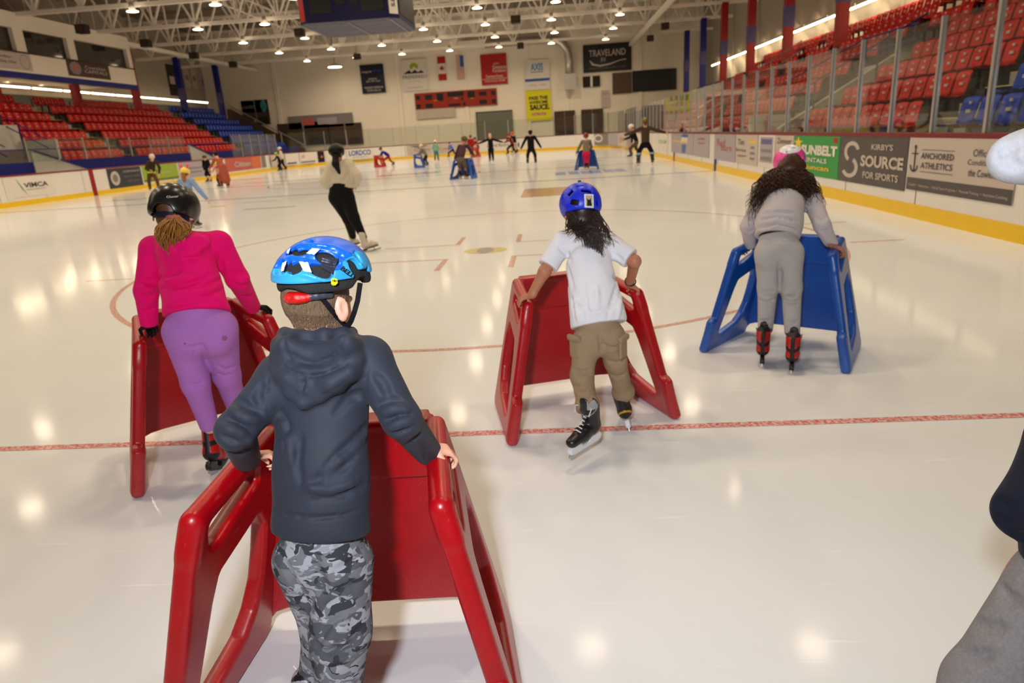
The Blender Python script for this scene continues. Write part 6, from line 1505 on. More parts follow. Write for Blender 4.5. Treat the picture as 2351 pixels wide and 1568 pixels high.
    for i in range(N):
        k = i % len(ends); e = ends[k] if rr.random() < .8 else ends[rr.integers(0, len(ends))]; x0 = 1298+rr.random()*78; a = P(x0, 484+rr.random()*12, 3.33); b_ = P(e[0]+rr.normal()*6, e[1]+rr.normal()*7, 3.262)
        mid = P((x0+e[0])/2+rr.normal()*5+(10 if x0 > 1350 else -3), 530, 3.285); st.append((a, mid, b_, rr.random()*6, .006+.005*rr.random(), rr.normal(size=3)*.4))
    def fn(i, t): a, m_, b_, ph, am, q_ = st[i]; return bez(a, m_, b_, t)+V(math.sin(ph+t*9), .4*math.cos(ph+t*8), .3*math.sin(ph+t*11))*am*t
    hair_strands(None, fn, N, .0028, 'hair_lengths', hm, T, 16)
Hs = mat('sticker_white', rgb(228, 226, 224), .4)

# ------------------------------------------------------------ girl in pink
def pink():
    T = person((-1.62, 2.95, 0), 'girl in bright pink hoodie and lilac leggings with a black helmet and a ponytail')
    c = P(404, 488, 3.10); f = unit(V(-.05, 1, -.42)); r, f, u = frame(f, unit(V(.05, .3, 1)))
    neck = P(420, 545, 3.07); shL, shR = P(352, 572, 3.04), P(502, 560, 3.06); elL, elR = P(336, 668, 2.99), P(545, 640, 3.08); wrL, wrR = P(342, 742, 3.00), P(580, 704, 3.34)
    chest, waist, hem = P(428, 590, 2.99), P(440, 660, 2.92), P(452, 716, 2.87); hipL, hipR = P(418, 762, 2.84), P(502, 752, 2.86); knL, knR = P(449, 880, 2.86), P(521, 862, 2.98)
    anL, anR = P(482, 982, 2.93), P(552, 960, 3.12); bf = unit(V(-.08, 1, .22))
    g = Sdf(*box_of([c+u*.12, c-u*.1, shL, shR, elL, elR, wrL, wrR, anL, anR], .11), .0058)
    head_sdf(g, c, f, u, .98, neck); g.cap(chest, hem, .09, .09, .03, (bf, .7)); g.cap(hem, (hipL+hipR)/2, .09, .09, .03, (bf, .7)); g.cap(shL, shR, .036, .036, .03)
    arm(g, shL, elL, wrL, .036, .030, .0215); arm(g, shR, elR, wrR, .036, .030, .0215); arm(g, hipL, knL, anL, .055, .045, .030); arm(g, hipR, knR, anR, .055, .045, .030)
    g.build('body', SK_l, T, smooth_it=1); eyes(c, f, u, .98, T)
    g = Sdf(*box_of([wrL, wrR], .14), .005) if False else None
    for w, d, n, th in ((P(338, 748, 3.0), V(-.25, .75, -.22), V(.1, 0, -1), 1), (P(584, 706, 3.345), V(.5, .75, -.15), V(0, -.1, -1), -1)):
        g = Sdf(w-.13, w+.15, .0045); hand_sdf(g, w, d, n, th, .82, (42, 58, 46)); g.build('glove', fabric('black_knit', rgb(14, 13, 16), .2), T, smooth_it=1)
    # hoodie
    g = Sdf(*box_of([shL, shR, elL, elR, wrL, wrR, hem-V(0, 0, .06), neck+V(0, 0, .06)], .11), .0055)
    g.cap(chest, waist, .128, .126, .03, (bf, .66)); g.cap(waist, hem, .126, .146, .03, (bf, .72)); g.cap(P(392, 578, 3.04), P(462, 572, 3.05), .072, .072, .03, (bf, .9)); g.cap(shL, shR, .054, .054, .035); g.cap(neck-V(0, 0, .01), P(425, 572, 3.04), .055, .10, .03, (bf, .75))
    arm(g, shL, elL, wrL, .060, .052, .040, .022); arm(g, shR, elR, wrR, .060, .052, .040, .022); cuff(g, wrL, elL, .037); cuff(g, wrR, elR, .037)
    ud = unit(hem-waist); g.cut(hem+ud*.012, ud+V(-.16, 0, 0), .006)
    on = lambda x, y, l=.008: (lambda h_: (h_-unit(ray(x, y))*l) if h_ is not None else P(x, y, 2.99))(g.hits([(x, y)])[0])
    g.chain([on(x, y) for x, y in ((392, 560), (400, 572), (425, 582), (450, 578), (470, 560), (474, 540))], [.016, .020, .022, .022, .020, .016], .016)
    g.chain([on(x, y) for x, y in ((405, 548), (430, 560), (455, 550))], [.022, .026, .022], .02)
    g.fold([(398, 582), (425, 594), (452, 590), (478, 572), (488, 552)], .006, .006, 'sub', .5); g.fold([(420, 552), (440, 568), (468, 558)], .005, .006)
    g.fold([(366, 716), (400, 704), (450, 694), (526, 690)], .004, .004)
    for pl, rr in (([(362, 640), (385, 632), (415, 622)], .009), ([(372, 660), (420, 655), (470, 640)], .010), ([(510, 640), (490, 652), (460, 660)], .009), ([(515, 662), (490, 675), (455, 682)], .008), ([(326, 640), (340, 648), (356, 644)], .009), ([(322, 676), (338, 684), (354, 680)], .009), ([(326, 712), (342, 716), (356, 708)], .008),
                   ([(530, 622), (545, 630), (562, 624)], .009), ([(545, 655), (558, 660), (572, 652)], .009), ([(555, 680), (570, 684), (582, 676)], .008), ([(358, 590), (365, 620), (372, 650)], .007), ([(505, 580), (508, 610), (512, 640)], .007)):
        g.fold(pl, rr, .014, 'sub', .5)
    for pl, rr in (([(380, 645), (430, 640), (480, 622)], .009), ([(505, 652), (475, 668), (440, 674)], .008), ([(322, 660), (338, 666), (356, 662)], .008), ([(540, 640), (555, 645), (568, 640)], .008)): g.fold(pl, rr, .016, 'add', -.1)
    g.build('hoodie', fabric('pink_fleece', rgb(226, 0, 108), .05, 20, .35, 380), T, smooth_it=1)
    g = Sdf(*box_of([hem, hipL, hipR, knL, knR, anL, anR], .13), .0058)
    g.cap(P(455, 738, 2.86), (hipL+hipR)/2+V(0, 0, -.01), .118, .122, .02, (bf, .78)); g.ell(P(430, 778, 2.81), V(.072, .06, .082), None, .05); g.ell(P(496, 771, 2.83), V(.070, .06, .082), None, .05)
    arm(g, hipL, knL, anL, .084, .060, .042, .03); arm(g, hipR, knR, anR, .083, .060, .043, .03)
    for a, k_ in ((anL, knL), (anR, knR)): dd = unit(a-k_); n_ = a-dd*.004; sl, X, Y, Z = g.reg(n_-.08, n_+.08); g.mix(sl, (X-n_[0])*dd[0]+(Y-n_[1])*dd[1]+(Z-n_[2])*dd[2], .004, 'max')
    for pl, rr in (([(462, 790), (468, 810), (474, 835)], .012), ([(462, 792), (448, 797), (430, 798)], .004), ([(500, 858), (515, 866), (532, 860)], .006), ([(432, 880), (448, 886), (465, 878)], .005), ([(498, 840), (520, 850), (540, 842)], .005)): g.fold(pl, rr, .012, 'sub', .5)
    g.build('leggings', fabric('lilac_jersey', rgb(168, 108, 186), .05, 12, .1, 500), T, smooth_it=1)
    for k, (x, y, q) in enumerate(((425, 789, 3.5), (515, 776, 7), (444, 806, 1.8))): patch(g, [(x+q*math.cos(a), y+q*.8*math.sin(a)) for a in np.arange(0, 6.2, .6)], 1.1, 'mud_stain', mat('mud_stain', rgb(140, 84, 132), .9), T, .0008)
    skate('rental', T, P(500, 1086, 2.995), unit(V(-.12, 1, -.45)), unit(V(-.10, .42, 1)), .95); skate('rental', T, V(-1.50, 3.20, .0), V(.1, 1, 0), None or (0, 0, 1), .95)
    hc = P(402, 474, 3.10); kb = mat('helmet_gloss_black', rgb(22, 20, 20), .28, .5)
    def ex(g, r, f, u, M): g.ell(hc-f*.11-u*.052, V(.046, .05, .032), M, .006, 'sub')
    hel, g = shellhelm(T, 'helmet', hc, f, u, V(.105, .122, .106), [kb], None, [], .004, .060, extra=ex)
    text_on(g, 'Chaser', 396, 452, -.07, 5, 27, K_gw, hel, lift=.003)
    pts = [hc-u*.064+(-f*math.cos(t_)*.094+r*math.sin(t_)*.082) for t_ in np.linspace(-1.3, 1.3, 14)]; ribbon(pts, .026, [-unit(f*math.cos(t_)-r*math.sin(t_)) for t_ in np.linspace(-1.3, 1.3, 14)], .004, 'size_adjuster', mat('adjuster_navy', rgb(20, 24, 44), .3), hel)
    for q in (-1, 1): ribbon([c+r*q*.082+u*.01-f*.01, c+r*q*.078-u*.04, c+r*q*.05-u*.085+f*.03, c-u*.105+f*.04], .014, r*q, .002, 'chin_strap', M_blk, hel)
    hm0 = hairmat('brown_hair', rgb(92, 58, 34)); hm = hairmat('honey_blond_hair', rgb(150, 100, 40), .5); gh = Sdf(c-.16, c+.14, .005); M = np.array([r, f, u])
    gh.ell(c+u*.020-f*.010, V(.076, .095, .086), M, 0); gh.ell(c-u*.045-f*.05, V(.060, .042, .050), M, .02); gh.cut(c+f*.03, f, .01); gh.build('hair', hm0, T, smooth_it=1)
    k0 = P(398, 500, 2.985); gt = Sdf(k0-.07, k0+.07, .004); e1 = unit(CR); 
    for t_ in np.linspace(0, 2*PI, 14): gt.cap(k0+(CR*math.cos(t_)+unit(ray(398, 500))*math.sin(t_)*.8)*.022, k0+(CR*math.cos(t_+.45)+unit(ray(398, 500))*math.sin(t_+.45)*.8)*.022, .0115, .0115, .004)
    gt.build('scrunchie', fabric('rose_scrunchie', rgb(170, 96, 90), .2), T)
    rr = np.random.default_rng(5); N = 330; st = []
    for i in range(N):
        q = rr.random(); x = 356+q*84; tip = 578-((x-392)/34)**2*26+rr.normal()*5; a = k0+CR*rr.normal()*.010+CU*rr.normal()*.006; dY = rr.normal()*.012
        b_ = P(x*.75+392*.25+rr.normal()*5, tip, 2.905+dY); m_ = P(x+(x-396)*.35+rr.normal()*3, 524+rr.normal()*6, 2.875+dY*1.5+.03*rr.random()); st.append((a, m_, b_, rr.random()*6, .004+.004*rr.random()))
    def fn(i, t): a, m_, b_, ph, am = st[i]; return bez(a, m_, b_, t)+V(math.sin(ph+t*10), .5*math.cos(ph+t*9), .3*math.sin(ph+t*12))*am*t
    hair_strands(None, fn, N, .0032, 'ponytail', hm, T, 14)

# ------------------------------------------------------------ girl with curly hair
def curly():
    T = person((1.42, 4.40, 0), 'girl in pale grey sweatsuit with long curly brown hair and a pink helmet')
    c = P(1812, 384, 4.66); f = unit(V(.12, 1, -.62)); r, f, u = frame(f, unit(V(0, .5, 1)))
    neck = P(1808, 432, 4.60); shL, shR = P(1745, 462, 4.58), P(1866, 462, 4.50); elL, elR = P(1718, 520, 4.56), P(1888, 518, 4.36); wrL, wrR = P(1722, 562, 4.66), P(1910, 562, 4.36)
    chest, waist, hem = P(1797, 478, 4.46), P(1788, 515, 4.40), P(1786, 536, 4.37); hipL, hipR = P(1762, 580, 4.32), P(1815, 580, 4.32); knL, knR = P(1763, 660, 4.34), P(1817, 660, 4.30)
    anL, anR = P(1757, 758, 4.33), P(1819, 764, 4.20); bf = unit(V(.12, 1, .35))
    g = Sdf(*box_of([c+u*.12, c-u*.1, shL, shR, elL, elR, wrL, wrR, anL, anR], .11), .0062)
    head_sdf(g, c, f, u, .96, neck); g.cap(chest, hem, .085, .08, .03, (bf, .7)); g.cap(hem, (hipL+hipR)/2, .08, .085, .03, (bf, .7)); g.cap(shL, shR, .034, .034, .03)
    arm(g, shL, elL, wrL, .034, .028, .020); arm(g, shR, elR, wrR, .034, .028, .020); arm(g, hipL, knL, anL, .05, .042, .028); arm(g, hipR, knR, anR, .05, .042, .028)
    hand_sdf(g, P(1720, 566, 4.66), V(-.2, .8, -.2), V(.2, 0, -1), 1, .80, (42, 58, 46)); hand_sdf(g, P(1914, 566, 4.35), V(.75, .40, -.3), V(-.2, 0, -1), -1, .86, (36, 56, 46))
    g.build('body', SK_m, T, smooth_it=1); eyes(c, f, u, .96, T)
    g = Sdf(*box_of([shL, shR, elL, elR, wrL, wrR, hem-V(0, 0, .06), neck+V(0, 0, .06)], .11), .006)
    g.cap(chest, waist, .132, .136, .03, (bf, .7)); g.cap(waist, hem, .136, .136, .03, (bf, .74)); g.cap(P(1775, 465, 4.55), P(1836, 465, 4.52), .066, .066, .03, (bf, .9)); g.cap(shL, shR, .052, .052, .035); g.cap(neck-V(0, 0, .01), P(1805, 460, 4.53), .05, .09, .03, (bf, .75))
    arm(g, shL, elL, wrL, .058, .050, .038, .022); arm(g, shR, elR, wrR, .058, .050, .038, .022); cuff(g, wrL, elL, .035); cuff(g, wrR, elR, .035)
    ud = unit(hem-waist); g.cut(hem+ud*.022, ud, .006); g.ell(P(1783, 541, 4.26), V(.075, .05, .024), None, .008, 'sub')
    for pl, rr in (([(1745, 505), (1780, 498), (1830, 506)], .010), ([(1742, 522), (1780, 514), (1835, 524)], .010), ([(1750, 490), (1790, 486), (1830, 490)], .008), ([(1710, 500), (1720, 506), (1732, 502)], .008), ([(1712, 528), (1722, 533), (1734, 528)], .008), ([(1875, 500), (1886, 506), (1896, 498)], .008), ([(1885, 530), (1897, 533), (1906, 526)], .008)): g.fold(pl, rr, .014, 'sub', .5)
    for pl, rr in (([(1744, 513), (1785, 506), (1834, 515)], .010), ([(1748, 530), (1785, 520), (1830, 530)], .009)): g.fold(pl, rr, .014, 'add', -.1)
    gm = fabric('pale_grey_fleece', rgb(192, 186, 190), .06, 16, .3, 380); g.build('sweatshirt', gm, T, smooth_it=1)
    g = Sdf(hem-.16, hem+.16, .006); g.cap(P(1786, 530, 4.375), P(1786, 545, 4.365), .112, .112, .01, (bf, .80)); g.build('undershirt', M_blk, T)
    g = Sdf(*box_of([hem, hipL, hipR, knL, knR, anL, anR], .13), .006)
    g.cap(P(1786, 553, 4.36), (hipL+hipR)/2, .116, .120, .02, (bf, .78)); g.ell(P(1762, 590, 4.28), V(.072, .06, .075), None, .03); g.ell(P(1815, 590, 4.28), V(.072, .06, .075), None, .03)
    arm(g, hipL, knL, anL, .078, .062, .046, .03); arm(g, hipR, knR, anR, .078, .062, .046, .03); cuff(g, anL, knL, .044); cuff(g, anR, knR, .044)
    g.fold([(1732, 558), (1785, 553), (1843, 560)], .004, .004)
    for pl, rr in (([(1789, 600), (1790, 625), (1791, 650)], .012), ([(1745, 668), (1762, 674), (1780, 668)], .010), ([(1746, 690), (1762, 694), (1778, 688)], .008), ([(1800, 668), (1818, 674), (1838, 666)], .010), ([(1802, 690), (1820, 695), (1838, 688)], .009), ([(1742, 735), (1757, 738), (1772, 734)], .007), ([(1804, 738), (1820, 742), (1834, 736)], .007)): g.fold(pl, rr, .013, 'sub', .5)
    for pl, rr in (([(1743, 680), (1760, 685), (1780, 679)], .010), ([(1800, 681), (1820, 686), (1842, 678)], .011)): g.fold(pl, rr, .012, 'add', -.2)
    g.build('sweatpants', fabric('grey_marl', rgb(176, 174, 174), .10, 60, .3, 380), T, smooth_it=1)
    for a, k_ in ((anL, knL), (anR, knR)): dd = unit(a-k_); g = Sdf(a-.09, a+.09, .005); g.cap(a, a+dd*.045, .034, .034, 0); g.build('sock', fabric('lavender_sock', rgb(176, 150, 196), .1), T)
    skate('rental', T, P(1750, 830, 4.30), unit(V(.32, 1, .0)), unit(V(.02, .05, 1)), .95); skate('rental', T, P(1818, 845, 4.16), unit(V(.38, 1, .0)), unit(V(.02, .05, 1)), .95)
    hc = P(1812, 370, 4.69); mw, mp, mpu, mg, my = mat('helmet_white', rgb(226, 228, 232), .3, .5), mat('helmet_pink', rgb(236, 70, 150), .3, .5), mat('helmet_purple', rgb(150, 80, 200), .3, .5), mat('helmet_green', rgb(110, 190, 60), .3, .5), mat('helmet_orange', rgb(230, 140, 60), .3, .5)
    def mfn(cs, r, f, u):
        d = np.array([unit(ray(1806, 366))@x for x in (r, f, u)]); q = cs-hc; q = q/np.linalg.norm(q, axis=1)[:, None]; cen = unit(-f*.80+u*.55-r*.05); a = np.degrees(np.arccos(np.clip(q@cen, -1, 1))); ids = np.full(len(cs), 1)
        ids[a < 38] = 0; x = q@r; ids[(x > .62)] = 2; ids[(x > .76)] = 3; ids[x > .90] = 4; e = np.linalg.norm((cs-hc)@np.array([r/.100, f/.116, u/.100]).T, axis=1); ids[e < .90] = 5; return ids
    def ex(g, r, f, u, M): g.ell(hc-f*.125-u*.042, V(.075, .05, .036), M, .006, 'sub')
    hel, g = shellhelm(T, 'helmet', hc, f, u, V(.100, .116, .100), [mw, mp, mpu, mg, my, M_blk], mfn, [(1792, 342, 4, 2, -20), (1824, 339, 4, 2, 15), (1806, 349, 1.5, 1.5, 0)], .004, .045, extra=ex)
    hm = hairmat('curly_brown_hair', rgb(64, 36, 20), .5); gh = Sdf(c-.17, c+.15, .006); M = np.array([r, f, u])
    gh.ell(c+u*.016-f*.012, V(.080, .098, .088), M, 0); gh.ell(c-u*.03-f*.06, V(.09, .05, .06), M, .02); gh.cut(c+f*.035, f, .01); gh.build('hair', hm, T, smooth_it=1)
    rr = np.random.default_rng(9); N = 620; st = []
    for i in range(N):
        q = rr.random()*2-1; x0 = 1812+q*34; a = P(x0, 378+abs(q)*8+rr.random()*8, 4.60); xe = 1803+q*88+rr.normal()*5; ye = 468+34*abs(q)**1.5-8*(abs(q) < .35)+rr.normal()*15-rr.random()*34
        dy = .05*abs(q)+rr.normal()*.02; b_ = P(xe, ye, 4.42+dy); m_ = P(1806+q*72+rr.normal()*5, 410+rr.normal()*8, 4.47+dy-.03*rr.random()); st.append((a, m_, b_, rr.random()*6.28, .008+.008*rr.random(), 14+10*rr.random()))
    def fn(i, t): a, m_, b_, ph, am, w = st[i]; k_ = min(1, t*2.5)*am; return bez(a, m_, b_, t)+(CR*math.cos(ph+t*w)+CF*math.sin(ph+t*w)*.8)*k_
    hair_strands(None, fn, N, .0030, 'curls', hm, T, 26, 3)
tee(); pink(); curly()

# ------------------------------------------------------------ the two skaters cut by the right edge
def edge_people():
    T = person((1.35, 1.75, 0), 'person in pale grey hoodie at the right edge, only the bent elbow in view')
    g = Sdf((.78, 1.3, .0), (1.98, 2.1, 1.80), .010)
    sh, el, wr = V(1.40, 1.66, 1.53), V(1.010, 1.60, 1.41), V(1.44, 1.50, 1.28)
    hd = V(1.62, 1.70, 1.66); f = unit(V(-.1, 1, -.1)); head_sdf(g, hd-V(0, 0, .02), f, V(0, 0, 1), 1.0, V(1.62, 1.68, 1.50))
    g.cap(V(1.62, 1.70, 1.40), V(1.62, 1.72, .95), .12, .12, .03); g.cap(V(1.54, 1.72, .95), V(1.53, 1.72, .10), .07, .04, .03); g.cap(V(1.72, 1.72, .95), V(1.73, 1.72, .10), .07, .04, .03); g.cap(V(1.42, 1.68, 1.48), V(1.82, 1.70, 1.47), .04, .04, .02); g.cap(V(1.62, 1.70, 1.45), V(1.88, 1.60, 1.15), .04, .03, .02)
    arm(g, V(1.42, 1.68, 1.48), el+V(.02, 0, 0), wr, .038, .034, .025); hand_sdf(g, wr, V(.9, -.5, .1), V(0, 0, -1), 1, .95); hand_sdf(g, V(1.88, 1.60, 1.13), V(0, .1, -1), V(-1, 0, 0), 1, .95); g.build('body', SK_l, T, smooth_it=1); eyes(hd-V(0, 0, .02), f, V(0, 0, 1), 1, T)
    g = Sdf((.80, 1.3, .85), (2.02, 2.05, 1.66), .0065)
    g.cap(V(1.62, 1.70, 1.34), V(1.62, 1.72, .98), .165, .16, .03, ((0, 1, 0), .65)); g.cap(V(1.42, 1.68, 1.48), V(1.80, 1.70, 1.46), .062, .062, .03)
    g.cap(V(1.40, 1.66, 1.56), el, .095, .046, .03); g.cap(el, wr, .048, .055, .03); g.cap(V(1.80, 1.70, 1.45), V(1.88, 1.60, 1.17), .07, .05, .03); cuff(g, wr, el, .045); g.cut(V(0, 0, .94), V(0, 0, -1), .006)
    for pl, rr in (([(2345, 270), (2320, 310), (2300, 350)], .004), ([(2335, 330), (2318, 345), (2300, 352)], .006), ([(2340, 385), (2320, 378), (2302, 366)], .006)): g.fold(pl, rr, .016, 'sub', .5)
    gm = fabric('marl_hoodie', rgb(190, 194, 204), .16, 90, .35, 380, st=(3, 1, 1)); g.build('hoodie', gm, T, smooth_it=1)
    g = Sdf((1.35, 1.5, .08), (1.98, 1.95, 1.06), .009); g.cap(V(1.62, 1.72, .98), V(1.62, 1.72, .90), .145, .15, .03, ((0, 1, 0), .7)); g.cap(V(1.54, 1.72, .88), V(1.53, 1.72, .14), .10, .065, .03); g.cap(V(1.71, 1.72, .88), V(1.73, 1.72, .14), .10, .065, .03); g.build('trousers', fabric('black_trousers', rgb(20, 20, 24)), T)
    g = Sdf(hd-.16, hd+.16, .006); g.ell(hd+V(0, -.012, .012), V(.082, .102, .092), None, 0); g.cut(hd+V(0, .04, -.02), V(0, 1, -.4), .01); g.build('hair', hairmat('brown_hair', rgb(92, 58, 34)), T)
    skate('hockey', T, V(1.53, 1.76, 0), V(0, 1, 0)); skate('hockey', T, V(1.73, 1.76, 0), V(.1, 1, 0))
    # child in navy
    T = person((1.02, 1.30, 0), 'person in navy jacket and grey marl sweatpants bending at the right edge')
    bf = unit(V(-.25, 1, .0)); cc = V(1.17, 1.40, 1.08); f = unit(V(.1, 1, -.4)); g = Sdf((.62, .90, .06), (1.55, 1.75, 1.30), .0085)
    pel, ch = V(1.015, 1.215, .62), V(1.09, 1.33, .86); knL, anL = V(.855, 1.20, .36), V(.74, 1.14, .13); knR, anR = V(1.06, 1.30, .34), V(1.10, 1.25, .13)
    head_sdf(g, cc, f, unit(V(0, .3, 1)), .95, V(1.14, 1.37, .98)); g.cap(ch, pel, .10, .10, .03); g.cap(V(.96, 1.24, .58), knL, .07, .05, .03); g.cap(knL, anL, .05, .03, .02); g.cap(V(1.08, 1.24, .58), knR, .07, .05, .03); g.cap(knR, anR, .05, .03, .02)
    for a, b, d in ((V(1.04, 1.36, .84), V(.92, 1.26, .755), V(1.17, 1.49, .78)), (V(1.26, 1.36, .93), V(1.34, 1.28, .78), V(1.36, 1.46, .72))): arm(g, a, b, d, .036, .030, .022); hand_sdf(g, d, V(.1, 1, -.2), V(0, 0, -1), 1, .8)
    g.build('body', SK_l, T, smooth_it=1); eyes(cc, f, V(0, .3, 1), .95, T)
    g = Sdf((.78, .95, .45), (1.55, 1.65, 1.10), .006); g.cap(ch, pel+V(.0, 0, .06), .135, .12, .03, (bf, .8)); g.cap(V(1.06, 1.38, .86), V(1.26, 1.36, .90), .055, .06, .04)
    for a, b, d in ((V(1.04, 1.36, .84), V(.898, 1.24, .755), V(1.15, 1.47, .78)), (V(1.26, 1.36, .93), V(1.34, 1.28, .78), V(1.36, 1.44, .72))): g.cap(a, b, .062, .052, .03); g.cap(b, d, .052, .040, .02)
    g.cap(pel+V(.0, 0, .07), pel+V(.02, 0, -.02), .118, .128, .02, (bf, .8)); g.cut(pel+V(-.0, 0, .00), unit(V(-.35, 0, -1)), .006)
    for pl, rr in (([(2290, 1150), (2310, 1165), (2340, 1150)], .010), ([(2285, 1190), (2310, 1200), (2345, 1185)], .010), ([(2300, 1230), (2325, 1240), (2350, 1230)], .008)): g.fold(pl, rr, .012, 'sub', .5)
    g.build('jacket', fabric('navy_jacket', rgb(16, 20, 36), .1, 14, .2, 400), T, smooth_it=1)
    g = Sdf((.60, .95, .10), (1.35, 1.50, .76), .006); g.cap(pel, pel-V(0, 0, .03), .118, .12, .02, (bf, .8)); g.cap(V(.975, 1.21, .575), knL, .098, .078, .03); g.cap(knL, anL, .078, .052, .03); g.cap(V(1.09, 1.25, .57), knR, .09, .07, .03); g.cap(knR, anR, .07, .05, .03)
    for pl, rr in (([(2230, 1420), (2260, 1440), (2300, 1440)], .010), ([(2200, 1490), (2240, 1510), (2280, 1500)], .010), ([(2290, 1340), (2310, 1370), (2340, 1380)], .008)): g.fold(pl, rr, .014, 'sub', .5)
    g.build('sweatpants', fabric('dark_marl', rgb(122, 120, 122), .30, 160, .5, 300), T, smooth_it=1)
    g = Sdf(cc-.16, cc+.16, .006); r, f2, u = frame(f, (0, .3, 1)); g.ell(cc+u*.02-f2*.01, V(.080, .10, .088), np.array([r, f2, u]), 0); g.cut(cc+f2*.04, f2, .01); g.build('hair', hairmat('brown_hair', rgb(92, 58, 34)), T)
    skate('hockey', T, V(.735, 1.19, 0), V(-.1, 1, 0)); skate('hockey', T, V(1.10, 1.30, 0), V(.1, 1, 0))
edge_people()
# ================================================================== SKATERS FARTHER AWAY
def farp(lab, foot, H, face, top, legs, helm, arms=('down', 'down'), lean=0.0, side=0.0, stance=.12, step=.0, h=.014, sleeves=True, legcol=None, skin=None, shoe='hockey', hair=None, shorts=False, bright=None, extra=None, hat='helmet', headdrop=0.0, bend=.0, width=1.0):
    """foot: the place on the ice, H: height on skates, face: heading in degrees (0 = away from the camera)"""
    s = H/1.25; F0 = np.array([foot[0], foot[1], 0.0]); a = math.radians(face); f = V(-math.sin(a), math.cos(a), 0); r = V(math.cos(a), math.sin(a), 0); U = V(0, 0, 1)
    Lp = lambda x, y, z: F0+r*x*s+f*y*s+U*z*s
    T = person(F0, lab); skin = skin or SK_l
    hipz = .62; hy = -.04*(lean > .1)-bend*.1; sy = hy+lean*.45; sz = hipz+.40*math.cos(lean); sx = side*.4
    pel = Lp(0, hy, hipz); ch = Lp(sx*.6, hy+(sy-hy)*.6, hipz+(sz-hipz)*.62); nk = Lp(sx, sy, sz+.02); hd = Lp(sx*1.2, sy+.03+lean*.12, sz+.135-headdrop); sh = [Lp(sx-.135*width, sy, sz-.03), Lp(sx+.135*width, sy, sz-.03)]
    kn = [Lp(-stance*.9, .06+step*.5+bend*.12, .36), Lp(stance*.9, .06-step*.3+bend*.12, .36)]; an = [Lp(-stance, step*.6, .14), Lp(stance, -step*.6, .14)]
    A = {'down': ((-.05, .0, -.20), (.0, .03, -.40)), 'wide': ((-.22, .0, -.08), (-.42, .04, -.14)), 'low': ((-.12, .0, -.20), (-.22, .05, -.38)), 'fwd': ((-.05, .14, -.20), (.0, .34, -.26)), 'front': ((-.10, .04, -.20), (.02, .16, -.25)), 'up': ((-.12, .10, .05), (-.05, .2, .2))}
    el, wr = [], []
    for q, k in ((-1, 0), (1, 1)):
        e, w = A[arms[k]]; b = sh[k]; el.append(b+r*(-e[0]*q)*s+f*e[1]*s+U*e[2]*s); wr.append(b+r*(-w[0]*q)*s+f*w[1]*s+U*w[2]*s)
    pts = [pel, hd+U*.1*s, *sh, *el, *wr, *kn, *an]; g = Sdf(*box_of(pts, .16*s), h*.8)
    ff = unit(f-U*min(.9, lean*.8)); head_sdf(g, hd, ff, U, s, nk); g.cap(ch, pel, .075*s, .075*s, .03, (f, .7)); g.cap(sh[0], sh[1], .034*s, .034*s, .03)
    for k in (0, 1):
        arm(g, sh[k], el[k], wr[k], .036*s, .030*s, .022*s); arm(g, Lp((-.07, .07)[k], hy, hipz-.02), kn[k], an[k], .05*s, .040*s, .030*s)
        d = unit(wr[k]-el[k]); hand_sdf(g, wr[k], d, unit(f*.3-U+d*.001), (1, -1)[k], .85*s, (25, 35, 30))
    g.build('body', skin, T, smooth_it=1); eyes(hd, ff, U, s, T)
    g = Sdf(*box_of([pel, nk, *sh, *el, *wr], .15*s), h); g.cap(ch, pel+U*.02*s, .118*s*width, .115*s*width, .03, (f, .68)); g.cap(sh[0], sh[1], .054*s, .054*s, .035)
    for k in (0, 1):
        if sleeves: arm(g, sh[k], el[k], wr[k], .056*s, .048*s, .036*s)
        else: g.cap(sh[k], sh[k]+(el[k]-sh[k])*.75, .054*s, .052*s, .02)
    g.cut(pel-U*.055*s, -U, .01); g.build('top', top, T, smooth_it=1)
    g = Sdf(*box_of([pel, *kn, *an], .15*s), h); g.cap(pel+U*.0*s, pel-U*.05*s, .105*s, .110*s, .02, (f, .75))
    for k in (0, 1):
        hp = Lp((-.065, .065)[k], hy, hipz-.06)
        if shorts: g.cap(hp, kn[k], .076*s, .074*s, .03)
        else: arm(g, hp, kn[k], an[k]-U*.01*s, .076*s, .060*s, .048*s, .03)
    g.build('shorts' if shorts else 'trousers', legs, T, smooth_it=1)
    for k in (0, 1): skate(shoe, T, V(an[k][0], an[k][1], 0)+f*.04*s, f+r*(.2*(-1, 1)[k]), (0, 0, 1), s*.95)
    if hat == 'helmet':
        g = Sdf(hd-.2*s, hd+.2*s, h*.55); M = np.array(frame(ff, U)); g.ell(hd+U*.030*s-ff*.008*s, V(.096, .114, .096)*s, M, 0); g.cut(hd-U*.012*s, unit(-U-f*.25), .006); o = g.build('helmet', helm, T)
    g = Sdf(hd-.2*s, hd+.2*s, h*.55); M = np.array(frame(ff, U)); g.ell(hd+U*.020*s-ff*.010*s, V(.078, .097, .087)*s, M, 0); g.cap(hd-ff*.05*s, hd-ff*.06*s-U*.06*s, .05*s, .04*s, .02); g.cut(hd+ff*.03*s, ff, .01); g.build('hair', hair or MATS['brown_hair'], T)
    if extra: extra(T, Lp, s, dict(pel=pel, ch=ch, hd=hd, sh=sh, f=f, r=r, kn=kn, an=an, ff=ff))
    return T
fb = lambda n, *c: fabric(n, rgb(*c), .1, 20, .2, 200)
hk = lambda n, *c: mat('farhelm_'+n, rgb(*c), .3, .5)
DKH = mat('dark_hair', rgb(14, 10, 9), .6, .2)
